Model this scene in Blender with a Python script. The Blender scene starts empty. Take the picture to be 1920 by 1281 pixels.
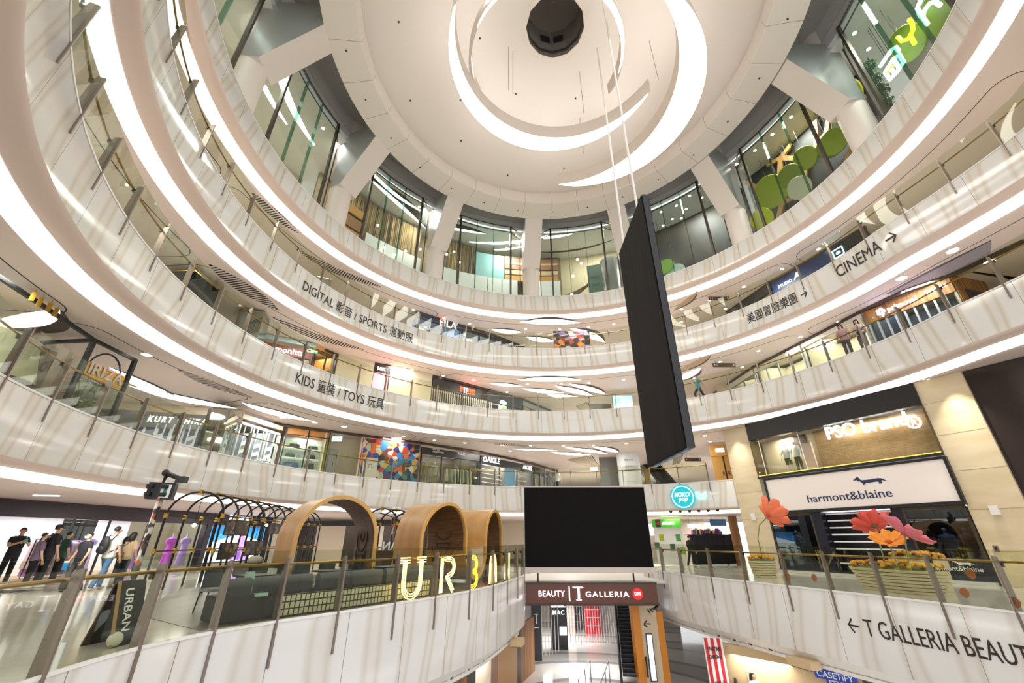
import bpy, math, random
from math import sin, cos, tan, pi, radians as R, degrees, atan2, hypot, sqrt, floor
from mathutils import Vector, Matrix

# ------------------------------------------------------------------ camera, ambient fill, exposure
SC = bpy.context.scene
COL = SC.collection
F_PX, PITCH = 780.0, math.atan(780.0 / 1640.5)
EYE = 6.2
cam_data = bpy.data.cameras.new('camera')
cam_data.sensor_width = 36.0
cam_data.lens = 36.0 * F_PX / 1920.0
cam_data.clip_start = 0.05
cam_data.clip_end = 300
cam = bpy.data.objects.new('camera', cam_data)
COL.objects.link(cam)
cam.location = (0, 0, EYE)
cam.rotation_euler = (pi / 2 + PITCH, 0, 0)
SC.camera = cam

world = bpy.data.worlds.new('ambient_fill')
SC.world = world
world.use_nodes = True
world.node_tree.nodes['Background'].inputs[0].default_value = (0.97, 0.98, 1.0, 1)
world.node_tree.nodes['Background'].inputs[1].default_value = 1.35  # even fill light, added; enters where the shell is left open behind the camera

vs = SC.view_settings
SC.display_settings.display_device = 'sRGB'
vs.view_transform = 'Standard'
vs.look = 'None'
vs.exposure = 0.3
vs.gamma = 1.0
vs.use_curve_mapping = False
cy = SC.cycles
cy.use_denoising = True
cy.max_bounces = 10
cy.diffuse_bounces = 4
cy.glossy_bounces = 4
cy.transmission_bounces = 6
cy.transparent_max_bounces = 40
cy.caustics_reflective = False
cy.caustics_refractive = False
cy.sample_clamp_indirect = 4.0
cy.use_adaptive_sampling = True
cy.adaptive_threshold = 0.02

# level floors (metres above the ground floor)
L0, L1, L2, L3, L4, L5 = 0.0, 4.7, 9.4, 14.1, 18.8, 23.5
CX, CY = 2.6, 13.75          # axis of the atrium
C2X, C2Y = 2.8, 14.75        # axis of the second gallery

def lamp(name, loc, power, size, color=(1, 0.965, 0.925), rot=(0, 0, 0), size_y=None, spread=pi):
    d = bpy.data.lights.new(name, 'AREA')
    d.energy = power
    d.color = color
    d.spread = spread
    if size_y:
        d.shape = 'RECTANGLE'; d.size = size; d.size_y = size_y
    else:
        d.shape = 'DISK'; d.size = size
    o = bpy.data.objects.new(name, d)
    o.location = loc
    o.rotation_euler = rot
    COL.objects.link(o)
    return o

# large lamps: the gallery ceilings' downlight fields and added fill lamps that brighten the dome
def polar(deg, r, cx=CX, cy=CY):
    return (cx + r * cos(R(deg)), cy + r * sin(R(deg)))
for lev, zc in ((1, L2 - 1.86), (2, L3 - 1.86), (3, L4 - 1.86), (4, L5 - 1.86)):
    for deg in range(-15, 225, 24):
        x, y = polar(deg, 16.1) if lev != 2 else polar(deg, 17.2, C2X, C2Y)
        if lev == 2 and deg < 45:
            continue
        if lev == 1:
            continue
        lamp('gallery_lamp', (x, y, zc), 125, 1.6)
for x, y in ((-13.5, 14), (-14, 21), (-14, 28), (-8, 31), (-3, 30), (4, 33), (11, 31), (15, 34)):
    lamp('gallery_lamp', (x, y, L2 - 1.9), 130, 1.6)
for deg in range(-12, 220, 28):
    x, y = polar(deg, 15.7)
    lamp('lobby_lamp', (x, y, 29.95), 330, 1.8, (1, 0.98, 0.95))
for deg in range(0, 360, 45):
    x, y = polar(deg, 5.0)
    lamp('dome_fill', (x, y, 28.9), 40, 1.2, (1, 0.96, 0.92), (pi, 0, 0))  # added fill lamps without fixtures, make up for weak bounce on the dome

# ------------------------------------------------------------------ helpers
def lin(c):
    if isinstance(c, str):
        c = c.lstrip('#')
        c = tuple(int(c[i:i + 2], 16) / 255 for i in (0, 2, 4))
    return tuple(v / 12.92 if v <= 0.04045 else ((v + 0.055) / 1.055) ** 2.4 for v in c)

MATS = {}
def mat(name, color=None, rough=0.5, metal=0.0, emit=0.0, ecol=None, spec=0.5, coat=0.0):
    if name in MATS:
        return MATS[name]
    m = bpy.data.materials.new(name)
    m.use_nodes = True
    b = m.node_tree.nodes['Principled BSDF']
    c = lin(color)
    b.inputs['Base Color'].default_value = (*c, 1)
    b.inputs['Roughness'].default_value = rough
    b.inputs['Metallic'].default_value = metal
    b.inputs['Specular IOR Level'].default_value = spec
    b.inputs['Coat Weight'].default_value = coat
    if emit:
        b.inputs['Emission Color'].default_value = (*lin(ecol or color), 1)
        b.inputs['Emission Strength'].default_value = emit
    MATS[name] = m
    return m

def noisy(name, c1, c2, scale=4.0, rough=0.5, stretch=(1, 1, 1), detail=4, bump=0.0, metal=0.0, spec=0.5, lo=0.35, hi=0.65):
    """two-tone noise material in object space"""
    if name in MATS:
        return MATS[name]
    m = mat(name, c1, rough, metal, spec=spec)
    nt = m.node_tree
    tc = nt.nodes.new('ShaderNodeTexCoord')
    mp = nt.nodes.new('ShaderNodeMapping')
    mp.inputs['Scale'].default_value = stretch
    nz = nt.nodes.new('ShaderNodeTexNoise')
    nz.inputs['Scale'].default_value = scale
    nz.inputs['Detail'].default_value = detail
    cr = nt.nodes.new('ShaderNodeValToRGB')
    cr.color_ramp.elements[0].position = lo
    cr.color_ramp.elements[1].position = hi
    cr.color_ramp.elements[0].color = (*lin(c1), 1)
    cr.color_ramp.elements[1].color = (*lin(c2), 1)
    nt.links.new(tc.outputs['Object'], mp.inputs['Vector'])
    nt.links.new(mp.outputs['Vector'], nz.inputs['Vector'])
    nt.links.new(nz.outputs['Fac'], cr.inputs['Fac'])
    b = nt.nodes['Principled BSDF']
    nt.links.new(cr.outputs['Color'], b.inputs['Base Color'])
    if bump:
        bp = nt.nodes.new('ShaderNodeBump')
        bp.inputs['Strength'].default_value = bump
        bp.inputs['Distance'].default_value = 0.02
        nt.links.new(nz.outputs['Fac'], bp.inputs['Height'])
        nt.links.new(bp.outputs['Normal'], b.inputs['Normal'])
    return m

def glass_mat(name, tint, fres=0.25, rough=0.0):
    if name in MATS:
        return MATS[name]
    m = bpy.data.materials.new(name)
    m.use_nodes = True
    nt = m.node_tree
    nt.nodes.remove(nt.nodes['Principled BSDF'])
    out = nt.nodes['Material Output']
    tr = nt.nodes.new('ShaderNodeBsdfTransparent')
    tr.inputs[0].default_value = (*lin(tint), 1)
    gl = nt.nodes.new('ShaderNodeBsdfGlossy')
    gl.inputs['Roughness'].default_value = rough
    gl.inputs[0].default_value = (0.9, 0.95, 0.93, 1)
    lw = nt.nodes.new('ShaderNodeLayerWeight')
    lw.inputs['Blend'].default_value = 0.5
    pw = nt.nodes.new('ShaderNodeMath'); pw.operation = 'POWER'; pw.inputs[1].default_value = 3.5
    mul = nt.nodes.new('ShaderNodeMath'); mul.operation = 'MULTIPLY_ADD'; mul.use_clamp = True
    mul.inputs[1].default_value = 0.5 * fres; mul.inputs[2].default_value = 0.025 * fres
    mx = nt.nodes.new('ShaderNodeMixShader')
    nt.links.new(lw.outputs['Facing'], pw.inputs[0])
    nt.links.new(pw.outputs[0], mul.inputs[0])
    nt.links.new(mul.outputs[0], mx.inputs[0])
    nt.links.new(tr.outputs[0], mx.inputs[1])
    nt.links.new(gl.outputs[0], mx.inputs[2])
    nt.links.new(mx.outputs[0], out.inputs['Surface'])
    MATS[name] = m
    return m

class MB:
    """collects vertices, faces and UVs, then links them as ONE mesh object"""
    def __init__(s):
        s.v, s.f, s.uv, s.mi = [], [], [], []
        s.cur = 0
    def add(s, vs, fs, uv=None):
        b = len(s.v)
        s.v.extend(tuple(p) for p in vs)
        for f in fs:
            s.f.append([b + i for i in f]); s.mi.append(s.cur)
            s.uv.append([uv[i] for i in f] if uv else None)
        return s
    def box(s, c, size, rz=0.0, mtx=None):
        x, y, z = (d / 2 for d in size)
        pts = [Vector((a * x, b * y, d * z)) for a in (-1, 1) for b in (-1, 1) for d in (-1, 1)]
        m = Matrix.Translation(Vector(c)) @ (mtx.to_4x4() if mtx else Matrix.Rotation(rz, 4, 'Z'))
        return s.add([m @ p for p in pts], [(0, 1, 3, 2), (4, 6, 7, 5), (0, 4, 5, 1), (2, 3, 7, 6), (0, 2, 6, 4), (1, 5, 7, 3)])
    def bbox(s, lo, hi):
        return s.box([(a + b) / 2 for a, b in zip(lo, hi)], [abs(b - a) for a, b in zip(lo, hi)])
    def tube(s, path, r, n=8, closed=False, caps=True):
        path = [Vector(p) for p in path]
        N = len(path)
        rr = r if isinstance(r, (list, tuple)) else [r] * N
        vs, fs = [], []
        up = Vector((0, 0, 1))
        prev = None
        for i, p in enumerate(path):
            a = path[(i - 1) % N] if (i > 0 or closed) else p
            b = path[(i + 1) % N] if (i < N - 1 or closed) else p
            t = (b - a)
            t = t.normalized() if t.length > 1e-9 else Vector((0, 0, 1))
            if prev is None:
                u = t.cross(up)
                if u.length < 1e-3:
                    u = t.cross(Vector((1, 0, 0)))
            else:
                u = prev - t * prev.dot(t)
                if u.length < 1e-6:
                    u = t.cross(up)
            u.normalize(); prev = u
            w = t.cross(u)
            for k in range(n):
                an = 2 * pi * k / n
                vs.append(p + (u * cos(an) + w * sin(an)) * rr[i])
        M = N if closed else N - 1
        for i in range(M):
            j = (i + 1) % N
            for k in range(n):
                l = (k + 1) % n
                fs.append((i * n + k, i * n + l, j * n + l, j * n + k))
        if caps and not closed:
            fs.append(tuple(range(n - 1, -1, -1)))
            fs.append(tuple((N - 1) * n + k for k in range(n)))
        return s.add(vs, fs)
    def lathe(s, c, prof, n=24, a0=0.0, a1=2 * pi, rz=0):
        full = abs(a1 - a0 - 2 * pi) < 1e-6
        m = n if full else n + 1
        vs, fs = [], []
        for (r, z) in prof:
            for k in range(m):
                an = a0 + (a1 - a0) * k / n
                vs.append((c[0] + r * cos(an), c[1] + r * sin(an), c[2] + z))
        for i in range(len(prof) - 1):
            for k in range(n):
                l = (k + 1) % m
                fs.append((i * m + k, i * m + l, (i + 1) * m + l, (i + 1) * m + k))
        return s.add(vs, fs)
    def prism(s, poly, z0, z1):
        """vertical prism over a plan polygon"""
        n = len(poly)
        vs = [(x, y, z0) for x, y in poly] + [(x, y, z1) for x, y in poly]
        fs = [tuple(range(n - 1, -1, -1)), tuple(range(n, 2 * n))]
        fs += [(i, (i + 1) % n, n + (i + 1) % n, n + i) for i in range(n)]
        return s.add(vs, fs)
    def plate(s, poly, fr, t):
        """extruded outline: poly in (a, b) of the frame fr, from depth 0 to t"""
        n = len(poly)
        vs = [fr(a, b, 0) for a, b in poly] + [fr(a, b, t) for a, b in poly]
        fs = [tuple(range(n - 1, -1, -1)), tuple(range(n, 2 * n))]
        fs += [(i, (i + 1) % n, n + (i + 1) % n, n + i) for i in range(n)]
        return s.add(vs, fs)
    def sphere(s, c, r, nu=16, nv=10, sc=(1, 1, 1), rz=0):
        vs, fs = [], []
        for i in range(nv + 1):
            th = pi * i / nv
            for k in range(nu):
                an = 2 * pi * k / nu
                x, y, z = r * sin(th) * cos(an) * sc[0], r * sin(th) * sin(an) * sc[1], r * cos(th) * sc[2]
                vs.append((c[0] + x * cos(rz) - y * sin(rz), c[1] + x * sin(rz) + y * cos(rz), c[2] + z))
        for i in range(nv):
            for k in range(nu):
                l = (k + 1) % nu
                fs.append((i * nu + k, (i + 1) * nu + k, (i + 1) * nu + l, i * nu + l))
        return s.add(vs, fs)
    def build(s, name, m, parent=None, smooth=False):
        me = bpy.data.meshes.new(name)
        me.from_pydata(s.v, [], s.f)
        for x in (m if isinstance(m, (list, tuple)) else [m]):
            me.materials.append(x)
        if any(s.mi):
            me.polygons.foreach_set('material_index', s.mi)
        if any(u for u in s.uv):
            ul = me.uv_layers.new(name='UVMap')
            flat = []
            for f, u in zip(s.f, s.uv):
                for k in range(len(f)):
                    flat.extend(u[k] if u else (0.0, 0.0))
            ul.data.foreach_set('uv', flat)
        import bmesh
        bm = bmesh.new(); bm.from_mesh(me)
        bmesh.ops.remove_doubles(bm, verts=bm.verts, dist=1e-5)
        if smooth != 'open':
            bmesh.ops.recalc_face_normals(bm, faces=bm.faces)
        bm.to_mesh(me); bm.free()
        if smooth:
            me.polygons.foreach_set('use_smooth', [True] * len(me.polygons))
            try:
                me.set_sharp_from_angle(angle=R(40))
            except Exception:
                pass
        o = bpy.data.objects.new(name, me)
        COL.objects.link(o)
        if parent:
            o.parent = parent
            o.matrix_parent_inverse = Matrix.Translation(-parent_loc(parent)) if parent.type == 'EMPTY' else Matrix()
        return o

def parent_loc(p):
    v = Vector(p.location)
    return v

def tag(o, label=None, cat=None, group=None, kind=None):
    if label: o['label'] = label
    if cat:
        o['category'] = cat
        o['kind'] = 'thing'
    if group: o['group'] = group
    if kind: o['kind'] = kind
    return o

def thing(name, loc, label, cat, group=None):
    """an Empty at the thing's base; parts are built in world coordinates and parented to it"""
    o = bpy.data.objects.new(name, None)
    o.empty_display_size = 0.1
    o.location = loc
    COL.objects.link(o)
    return tag(o, label, cat, group)

def struct(o):
    o['kind'] = 'structure'
    return o

def tree_copy(o, loc=None, rz=None):
    """copy of a thing and of its parts and sub-parts"""
    c = o.copy(); COL.objects.link(c)
    for ch in list(o.children):
        d = ch.copy(); COL.objects.link(d); d.parent = c
        d.matrix_parent_inverse = ch.matrix_parent_inverse.copy()
        for g in ch.children:
            e = g.copy(); COL.objects.link(e); e.parent = d
            e.matrix_parent_inverse = g.matrix_parent_inverse.copy()
    if loc is not None: c.location = loc
    if rz is not None: c.rotation_euler = (0, 0, rz)
    return c

# photograph pixel -> direction; used to measure where things stand
def ray(px, py):
    a, b, c = px - 960.0, F_PX, 640.5 - py
    co, si = cos(PITCH), sin(PITCH)
    return Vector((a, b * co - c * si, b * si + c * co))
def at_z(px, py, z):
    r = ray(px, py)
    return r * ((z - EYE) / r.z) + Vector((0, 0, EYE))
def at_y(px, py, y):
    r = ray(px, py)
    return r * (y / r.y) + Vector((0, 0, EYE))
def at_line(px, py, p, q):
    """meets the vertical plane through plan points p, q"""
    r = ray(px, py)
    nx, ny = -(q[1] - p[1]), q[0] - p[0]
    t = (nx * p[0] + ny * p[1]) / (nx * r.x + ny * r.y)
    return r * t + Vector((0, 0, EYE))
def at_cyl(px, py, cx, cy, rad):
    """meets the far side of a vertical cylinder"""
    r = ray(px, py)
    A = r.x ** 2 + r.y ** 2; B = -2 * (r.x * cx + r.y * cy); Cc = cx * cx + cy * cy - rad * rad
    t = (-B + sqrt(max(0, B * B - 4 * A * Cc))) / (2 * A)
    return r * t + Vector((0, 0, EYE))

def frame(o, ex, ez=(0, 0, 1)):
    """local frame: a along ex, b along ez, depth toward the viewer side (ex x ez)"""
    o, ex, ez = Vector(o), Vector(ex).normalized(), Vector(ez).normalized()
    n = ex.cross(ez)
    return lambda a, b, d=0.0: o + ex * a + ez * b + n * d

def text_pts(body, size=1.0, bold=0.0, extrude=0.0, spacing=1.0, align='LEFT', shear=0.0):
    cu = bpy.data.curves.new('txt', 'FONT')
    cu.body = body; cu.size = size; cu.extrude = extrude
    cu.offset = bold; cu.space_character = spacing; cu.align_x = align; cu.shear = shear
    cu.resolution_u = 3
    ob = bpy.data.objects.new('txt', cu)
    me = bpy.data.meshes.new_from_object(ob)
    vs = [tuple(v.co) for v in me.vertices]
    fs = [tuple(p.vertices) for p in me.polygons]
    bpy.data.objects.remove(ob); bpy.data.curves.remove(cu); bpy.data.meshes.remove(me)
    return vs, fs

def text_fit(body, width, bold=0.0, extrude=0.01, spacing=1.0, height=None, shear=0.0):
    """text scaled to the given width (and height), baseline at 0, starting at x = 0"""
    vs, fs = text_pts(body, 1.0, bold, 0.5, spacing, shear=shear)
    x0 = min(v[0] for v in vs); x1 = max(v[0] for v in vs)
    y0 = min(v[1] for v in vs); y1 = max(v[1] for v in vs)
    k = width / (x1 - x0)
    ky = height / (y1 - y0) if height else k
    return [((x - x0) * k, (y - (y0 if height else 0)) * ky, z * 2 * extrude) for x, y, z in vs], fs

def text_on(name, body, fr, width, m, parent=None, bold=0.0, extrude=0.01, spacing=1.0, height=None, d0=0.0, shear=0.0):
    vs, fs = text_fit(body, width, bold, extrude, spacing, height, shear)
    mb = MB(); mb.add([fr(a, b, d0 + extrude + d) for a, b, d in vs], fs)
    return mb.build(name, m, parent, smooth='open')

def smooth_path(pts, step=0.3, closed=False):
    """Catmull-Rom through plan points, resampled"""
    P = [Vector((p[0], p[1])) for p in pts]
    out = []
    n = len(P)
    for i in range(n - 1):
        p0 = P[max(i - 1, 0)]; p1 = P[i]; p2 = P[i + 1]; p3 = P[min(i + 2, n - 1)]
        m = max(2, int((p2 - p1).length / step * 2))
        for k in range(m):
            t = k / m
            out.append(0.5 * ((2 * p1) + (p2 - p0) * t + (2 * p0 - 5 * p1 + 4 * p2 - p3) * t * t + (3 * p1 - p0 - 3 * p2 + p3) * t ** 3))
    out.append(P[-1])
    res, acc = [out[0]], 0.0
    for a, b in zip(out, out[1:]):
        d = (b - a).length
        while acc + d >= step:
            a = a + (b - a) * ((step - acc) / d); d = (b - a).length; acc = 0.0
            res.append(a)
        acc += d
    if (res[-1] - out[-1]).length > 0.02: res.append(out[-1])
    return res

class Path:
    """plan curve with arc length; side n points into the gallery, away from the void"""
    def __init__(s, pts, side):
        s.p = [Vector((a[0], a[1])) for a in pts]
        s.s = [0.0]
        for a, b in zip(s.p, s.p[1:]):
            s.s.append(s.s[-1] + (b - a).length)
        s.n = []
        for i in range(len(s.p)):
            t = (s.p[min(i + 1, len(s.p) - 1)] - s.p[max(i - 1, 0)]).normalized()
            s.n.append(Vector((-t.y, t.x)) * side)
        s.L = s.s[-1]
    def at(s, u):
        u = min(max(u, 0.0), s.L)
        import bisect
        i = min(max(bisect.bisect_right(s.s, u) - 1, 0), len(s.p) - 2)
        t = (u - s.s[i]) / max(1e-9, s.s[i + 1] - s.s[i])
        return s.p[i].lerp(s.p[i + 1], t), s.n[i].lerp(s.n[i + 1], t).normalized()
    def pt(s, u, d, z):
        p, n = s.at(u)
        return Vector((p.x + n.x * d, p.y + n.y * d, z))
    def near(s, x, y):
        best = min(range(len(s.p)), key=lambda i: (s.p[i].x - x) ** 2 + (s.p[i].y - y) ** 2)
        q = Vector((x, y)); b = (1e9, 0)
        for i in (best - 1, best):
            if 0 <= i < len(s.p) - 1:
                a, c = s.p[i], s.p[i + 1]; e = c - a
                t = max(0, min(1, (q - a).dot(e) / max(1e-9, e.length_squared)))
                dd = (a + e * t - q).length
                if dd < b[0]: b = (dd, s.s[i] + t * e.length)
        return b[1]

def sweep(mb, path, prof, u0=None, u1=None, step=None, closed_prof=False):
    """profile [(distance into gallery, z)] swept along a Path; UV = (arc length, profile length)"""
    u0 = 0.0 if u0 is None else u0
    u1 = path.L if u1 is None else u1
    n = max(1, int(round((u1 - u0) / (step or 0.35))))
    m = len(prof)
    pl = [0.0]
    for a, b in zip(prof, prof[1:]):
        pl.append(pl[-1] + hypot(b[0] - a[0], b[1] - a[1]))
    vs, uv, fs = [], [], []
    for i in range(n + 1):
        u = u0 + (u1 - u0) * i / n
        p, nn = path.at(u)
        for k, (d, z) in enumerate(prof):
            vs.append((p.x + nn.x * d, p.y + nn.y * d, z)); uv.append((u, -pl[k]))
    K = m if closed_prof else m - 1
    for i in range(n):
        for k in range(K):
            l = (k + 1) % m
            fs.append((i * m + k, (i + 1) * m + k, (i + 1) * m + l, i * m + l))
    if closed_prof:
        fs.append(tuple(range(m))); fs.append(tuple(n * m + k for k in range(m - 1, -1, -1)))
    mb.add(vs, fs, uv)
    return mb

def arc_path(cx, cy, rfun, a0, a1, step=1.5, side=None):
    n = int(abs(a1 - a0) / step)
    pts = []
    for i in range(n + 1):
        a = a0 + (a1 - a0) * i / n
        r = rfun(a)
        pts.append((cx + r * cos(R(a)), cy + r * sin(R(a))))
    return Path(pts, side if side is not None else (-1 if a1 > a0 else 1))
# ------------------------------------------------------------------ materials of the building
def stone_mat(name, base, base2, vein, rough=0.12, seam=1.75, spec=0.5):
    m = mat(name, base, rough, spec=spec)
    nt = m.node_tree; N = nt.nodes; Lk = nt.links
    b = N['Principled BSDF']
    uvn = N.new('ShaderNodeUVMap'); uvn.uv_map = 'UVMap'
    mp = N.new('ShaderNodeMapping'); mp.inputs['Scale'].default_value = (1, 1.0, 1)
    Lk.new(uvn.outputs[0], mp.inputs[0])
    mp2 = N.new('ShaderNodeMapping'); mp2.inputs['Scale'].default_value = (0.55, 0.25, 1)
    Lk.new(uvn.outputs[0], mp2.inputs[0])
    wv = N.new('ShaderNodeTexWave'); wv.wave_type = 'BANDS'; wv.bands_direction = 'X'
    wv.inputs['Scale'].default_value = 0.27; wv.inputs['Distortion'].default_value = 5.5
    wv.inputs['Detail'].default_value = 0.6; wv.inputs['Detail Scale'].default_value = 0.75
    Lk.new(mp.outputs[0], wv.inputs[0])
    cr = N.new('ShaderNodeValToRGB')
    e = cr.color_ramp.elements
    e[0].position = 0.0; e[0].color = (0, 0, 0, 1); e[1].position = 0.45; e[1].color = (0, 0, 0, 1)
    k = e.new(0.82); k.color = (0.62, 0.62, 0.62, 1); k = e.new(0.98); k.color = (0.2, 0.2, 0.2, 1)
    Lk.new(wv.outputs['Fac'], cr.inputs[0])
    nz = N.new('ShaderNodeTexNoise'); nz.inputs['Scale'].default_value = 2.0
    Lk.new(mp2.outputs[0], nz.inputs[0])
    m1 = N.new('ShaderNodeMix'); m1.data_type = 'RGBA'
    m1.inputs[6].default_value = (*lin(base), 1); m1.inputs[7].default_value = (*lin(base2), 1)
    Lk.new(nz.outputs['Fac'], m1.inputs[0])
    m2 = N.new('ShaderNodeMix'); m2.data_type = 'RGBA'; m2.inputs[7].default_value = (*lin(vein), 1)
    Lk.new(cr.outputs[0], m2.inputs[0]); Lk.new(m1.outputs[2], m2.inputs[6])
    sx = N.new('ShaderNodeSeparateXYZ'); Lk.new(uvn.outputs[0], sx.inputs[0])
    md = N.new('ShaderNodeMath'); md.operation = 'PINGPONG'; md.inputs[1].default_value = seam / 2
    Lk.new(sx.outputs[0], md.inputs[0])
    lt = N.new('ShaderNodeMath'); lt.operation = 'LESS_THAN'; lt.inputs[1].default_value = 0.007
    Lk.new(md.outputs[0], lt.inputs[0])
    m3 = N.new('ShaderNodeMix'); m3.data_type = 'RGBA'; m3.inputs[7].default_value = (0.2, 0.17, 0.14, 1)
    Lk.new(lt.outputs[0], m3.inputs[0]); Lk.new(m2.outputs[2], m3.inputs[6])
    Lk.new(m3.outputs[2], b.inputs['Base Color'])
    return m

def panel_mat(name, color, seam, du=2.2, rough=0.45):
    """painted panels with fine joints across the UV's u"""
    m = mat(name, color, rough)
    nt = m.node_tree; N = nt.nodes; Lk = nt.links
    uvn = N.new('ShaderNodeUVMap'); uvn.uv_map = 'UVMap'
    sx = N.new('ShaderNodeSeparateXYZ'); Lk.new(uvn.outputs[0], sx.inputs[0])
    md = N.new('ShaderNodeMath'); md.operation = 'PINGPONG'; md.inputs[1].default_value = du / 2
    Lk.new(sx.outputs[0], md.inputs[0])
    lt = N.new('ShaderNodeMath'); lt.operation = 'LESS_THAN'; lt.inputs[1].default_value = 0.012
    Lk.new(md.outputs[0], lt.inputs[0])
    mx = N.new('ShaderNodeMix'); mx.data_type = 'RGBA'
    mx.inputs[6].default_value = (*lin(color), 1); mx.inputs[7].default_value = (*lin(seam), 1)
    Lk.new(lt.outputs[0], mx.inputs[0])
    Lk.new(mx.outputs[2], N['Principled BSDF'].inputs['Base Color'])
    return m

STONE = stone_mat('veined_stone', '#e3e2de', '#d9d7d1', '#c4b498')
STONE1 = stone_mat('cool_veined_stone', '#e4e3e2', '#dad8d6', '#c6bbad', 0.15)
SOFFIT = mat('warm_soffit_paint', '#e3d4ca', 0.6)
LIP = mat('soffit_lip_paint', '#dcc8bb', 0.5)
COVE = mat('cove_light', '#ffffff', 0.5, emit=1.25, ecol='#fffaf6')
DARKLINE = mat('dark_joint', '#2c2622', 0.6)
FLOORM = noisy('pale_floor_tile', '#d8d4cc', '#c9c3b9', 0.6, 0.12)
BRONZE = mat('bronze_metal', '#8d7f75', 0.35, 0.6)
BRONZE_D = mat('dark_bronze', '#4a4039', 0.4, 0.8)
GOLD = mat('brass_rail', '#9a7436', 0.28, 0.9)
RAILGLASS = glass_mat('balustrade_glass', '#f1f4ec', 1.0)
WHITEP = mat('white_paint', '#e9e6e2', 0.5)
CREAMW = mat('cream_wall', '#dccfb9', 0.5)
GREYST = mat('grey_steel_panel', '#a9abaa', 0.3, 0.35)
GREYLINTEL = mat('grey_lintel', '#cfcdcc', 0.45)
BLACK = mat('black_metal', '#1d1c1d', 0.4)
RINGP = panel_mat('ring_panel_paint', '#e6ddd4', '#9a8d81', 2.1)
DOME = mat('dome_paint', '#e0d7ce', 0.7)
FINP = mat('fin_paint', '#e0d4c8', 0.5)
FINLIGHT = mat('fin_light', '#ffffff', 0.5, emit=9.0, ecol='#fff5ea')

# ------------------------------------------------------------------ the gallery edges
def r5(a): return 14.35
def bump(a):
    return 0.0 if a > 5 else 1.45 * min(1.0, (5 - a) / 21.0) ** 1.25
def r4(a): return 13.95 + bump(a)
def r3(a): return 14.0 + bump(a + 4) * 0.9
def r2(a): return 15.2
A_END = 250
P5 = arc_path(CX, CY, r5, A_END, -45, 1.5, 1)
P4 = arc_path(CX, CY, r4, A_END, -45, 1.5, 1)
P3 = arc_path(CX, CY, r3, A_END, -45, 1.5, 1)
P2 = arc_path(C2X, C2Y, r2, A_END, 46.0, 1.5, 1)
# left balcony of the first level, then its end turning away behind the screen
P1 = Path(smooth_path([(-4.6, 1.5), (-5.2, 3.8), (-5.65, 6.2), (-5.65, 7.8), (-5.3, 8.9), (-4.7, 10.0), (-3.9, 11.1), (-3.0, 12.5), (-2.2, 13.8), (-1.4, 15.3),
                       (-0.7, 17.0), (-0.2, 18.7), (0.35, 20.9), (0.6, 22.3), (0.45, 23.6), (-0.3, 24.6), (-1.5, 25.2), (-4.0, 25.8)], 0.3), 1)
P1R = Path(smooth_path([(10.5, 29.0), (8.6, 28.6), (7.6, 27.4), (7.6, 25.6), (8.0, 22.9), (8.5, 20.8), (9.1, 19.0), (9.65, 17.2), (10.5, 14.6), (11.0, 12.8), (11.4, 11.0), (11.8, 8.5), (12, 5.0)], 0.3), 1)

def edge(path, z, n, h_stone=1.48, outer=7.5, stone=None, cove=True, floor_out=None):
    """stone-faced slab edge with its light cove, soffit and floor"""
    mb = MB(); sweep(mb, path, [(0.02, z - 0.0), (0.0, z - 0.03), (0.0, z - h_stone)], step=0.4)
    o = struct(mb.build('wall_gallery_edge', stone or STONE, smooth='open'))
    b = z - h_stone
    if cove:
        mb = MB(); sweep(mb, path, [(0.0, b), (0.03, b - 0.05), (0.1, b - 0.09), (0.52, b - 0.13), (0.57, b - 0.10), (0.57, b + 0.08)], step=0.4)
        struct(mb.build('trim_%d' % n, LIP, smooth=True))
        mb = MB(); sweep(mb, path, [(0.57, b + 0.08), (0.9, b + 0.05), (1.0, b - 0.03), (1.03, b - 0.30)], step=0.4)
        c = mb.build('cove_light_strip', COVE, smooth=True)
        struct(c)
        sof = b - 0.32
        prof = [(1.03, b - 0.30), (1.1, sof - 0.02), (1.26, sof), (outer, sof)]
    else:
        sof = b - 0.42
        mb = MB(); sweep(mb, path, [(0.0, b), (0.05, b - 0.03), (0.16, b - 0.16), (0.45, b - 0.38), (0.8, sof)], step=0.4)
        struct(mb.build('trim_%d' % n, WHITEP, smooth=True))
        prof = [(0.8, sof), (outer, sof)]
    mb = MB(); sweep(mb, path, prof, step=0.5)
    struct(mb.build('ceiling_gallery', SOFFIT, smooth=True))
    mb = MB(); sweep(mb, path, [(0.02, z), (floor_out or outer, z)], step=0.5)
    struct(mb.build('floor_gallery', FLOORM))
    mb = MB(); sweep(mb, path, [(0.02, z + 0.0), (0.0, z + 0.035), (-0.012, z + 0.03), (-0.012, z - 0.02), (0.0, z - 0.02)], step=0.4)
    struct(mb.build('trim_%d' % (n + 20), WHITEP))
    return sof

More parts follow.
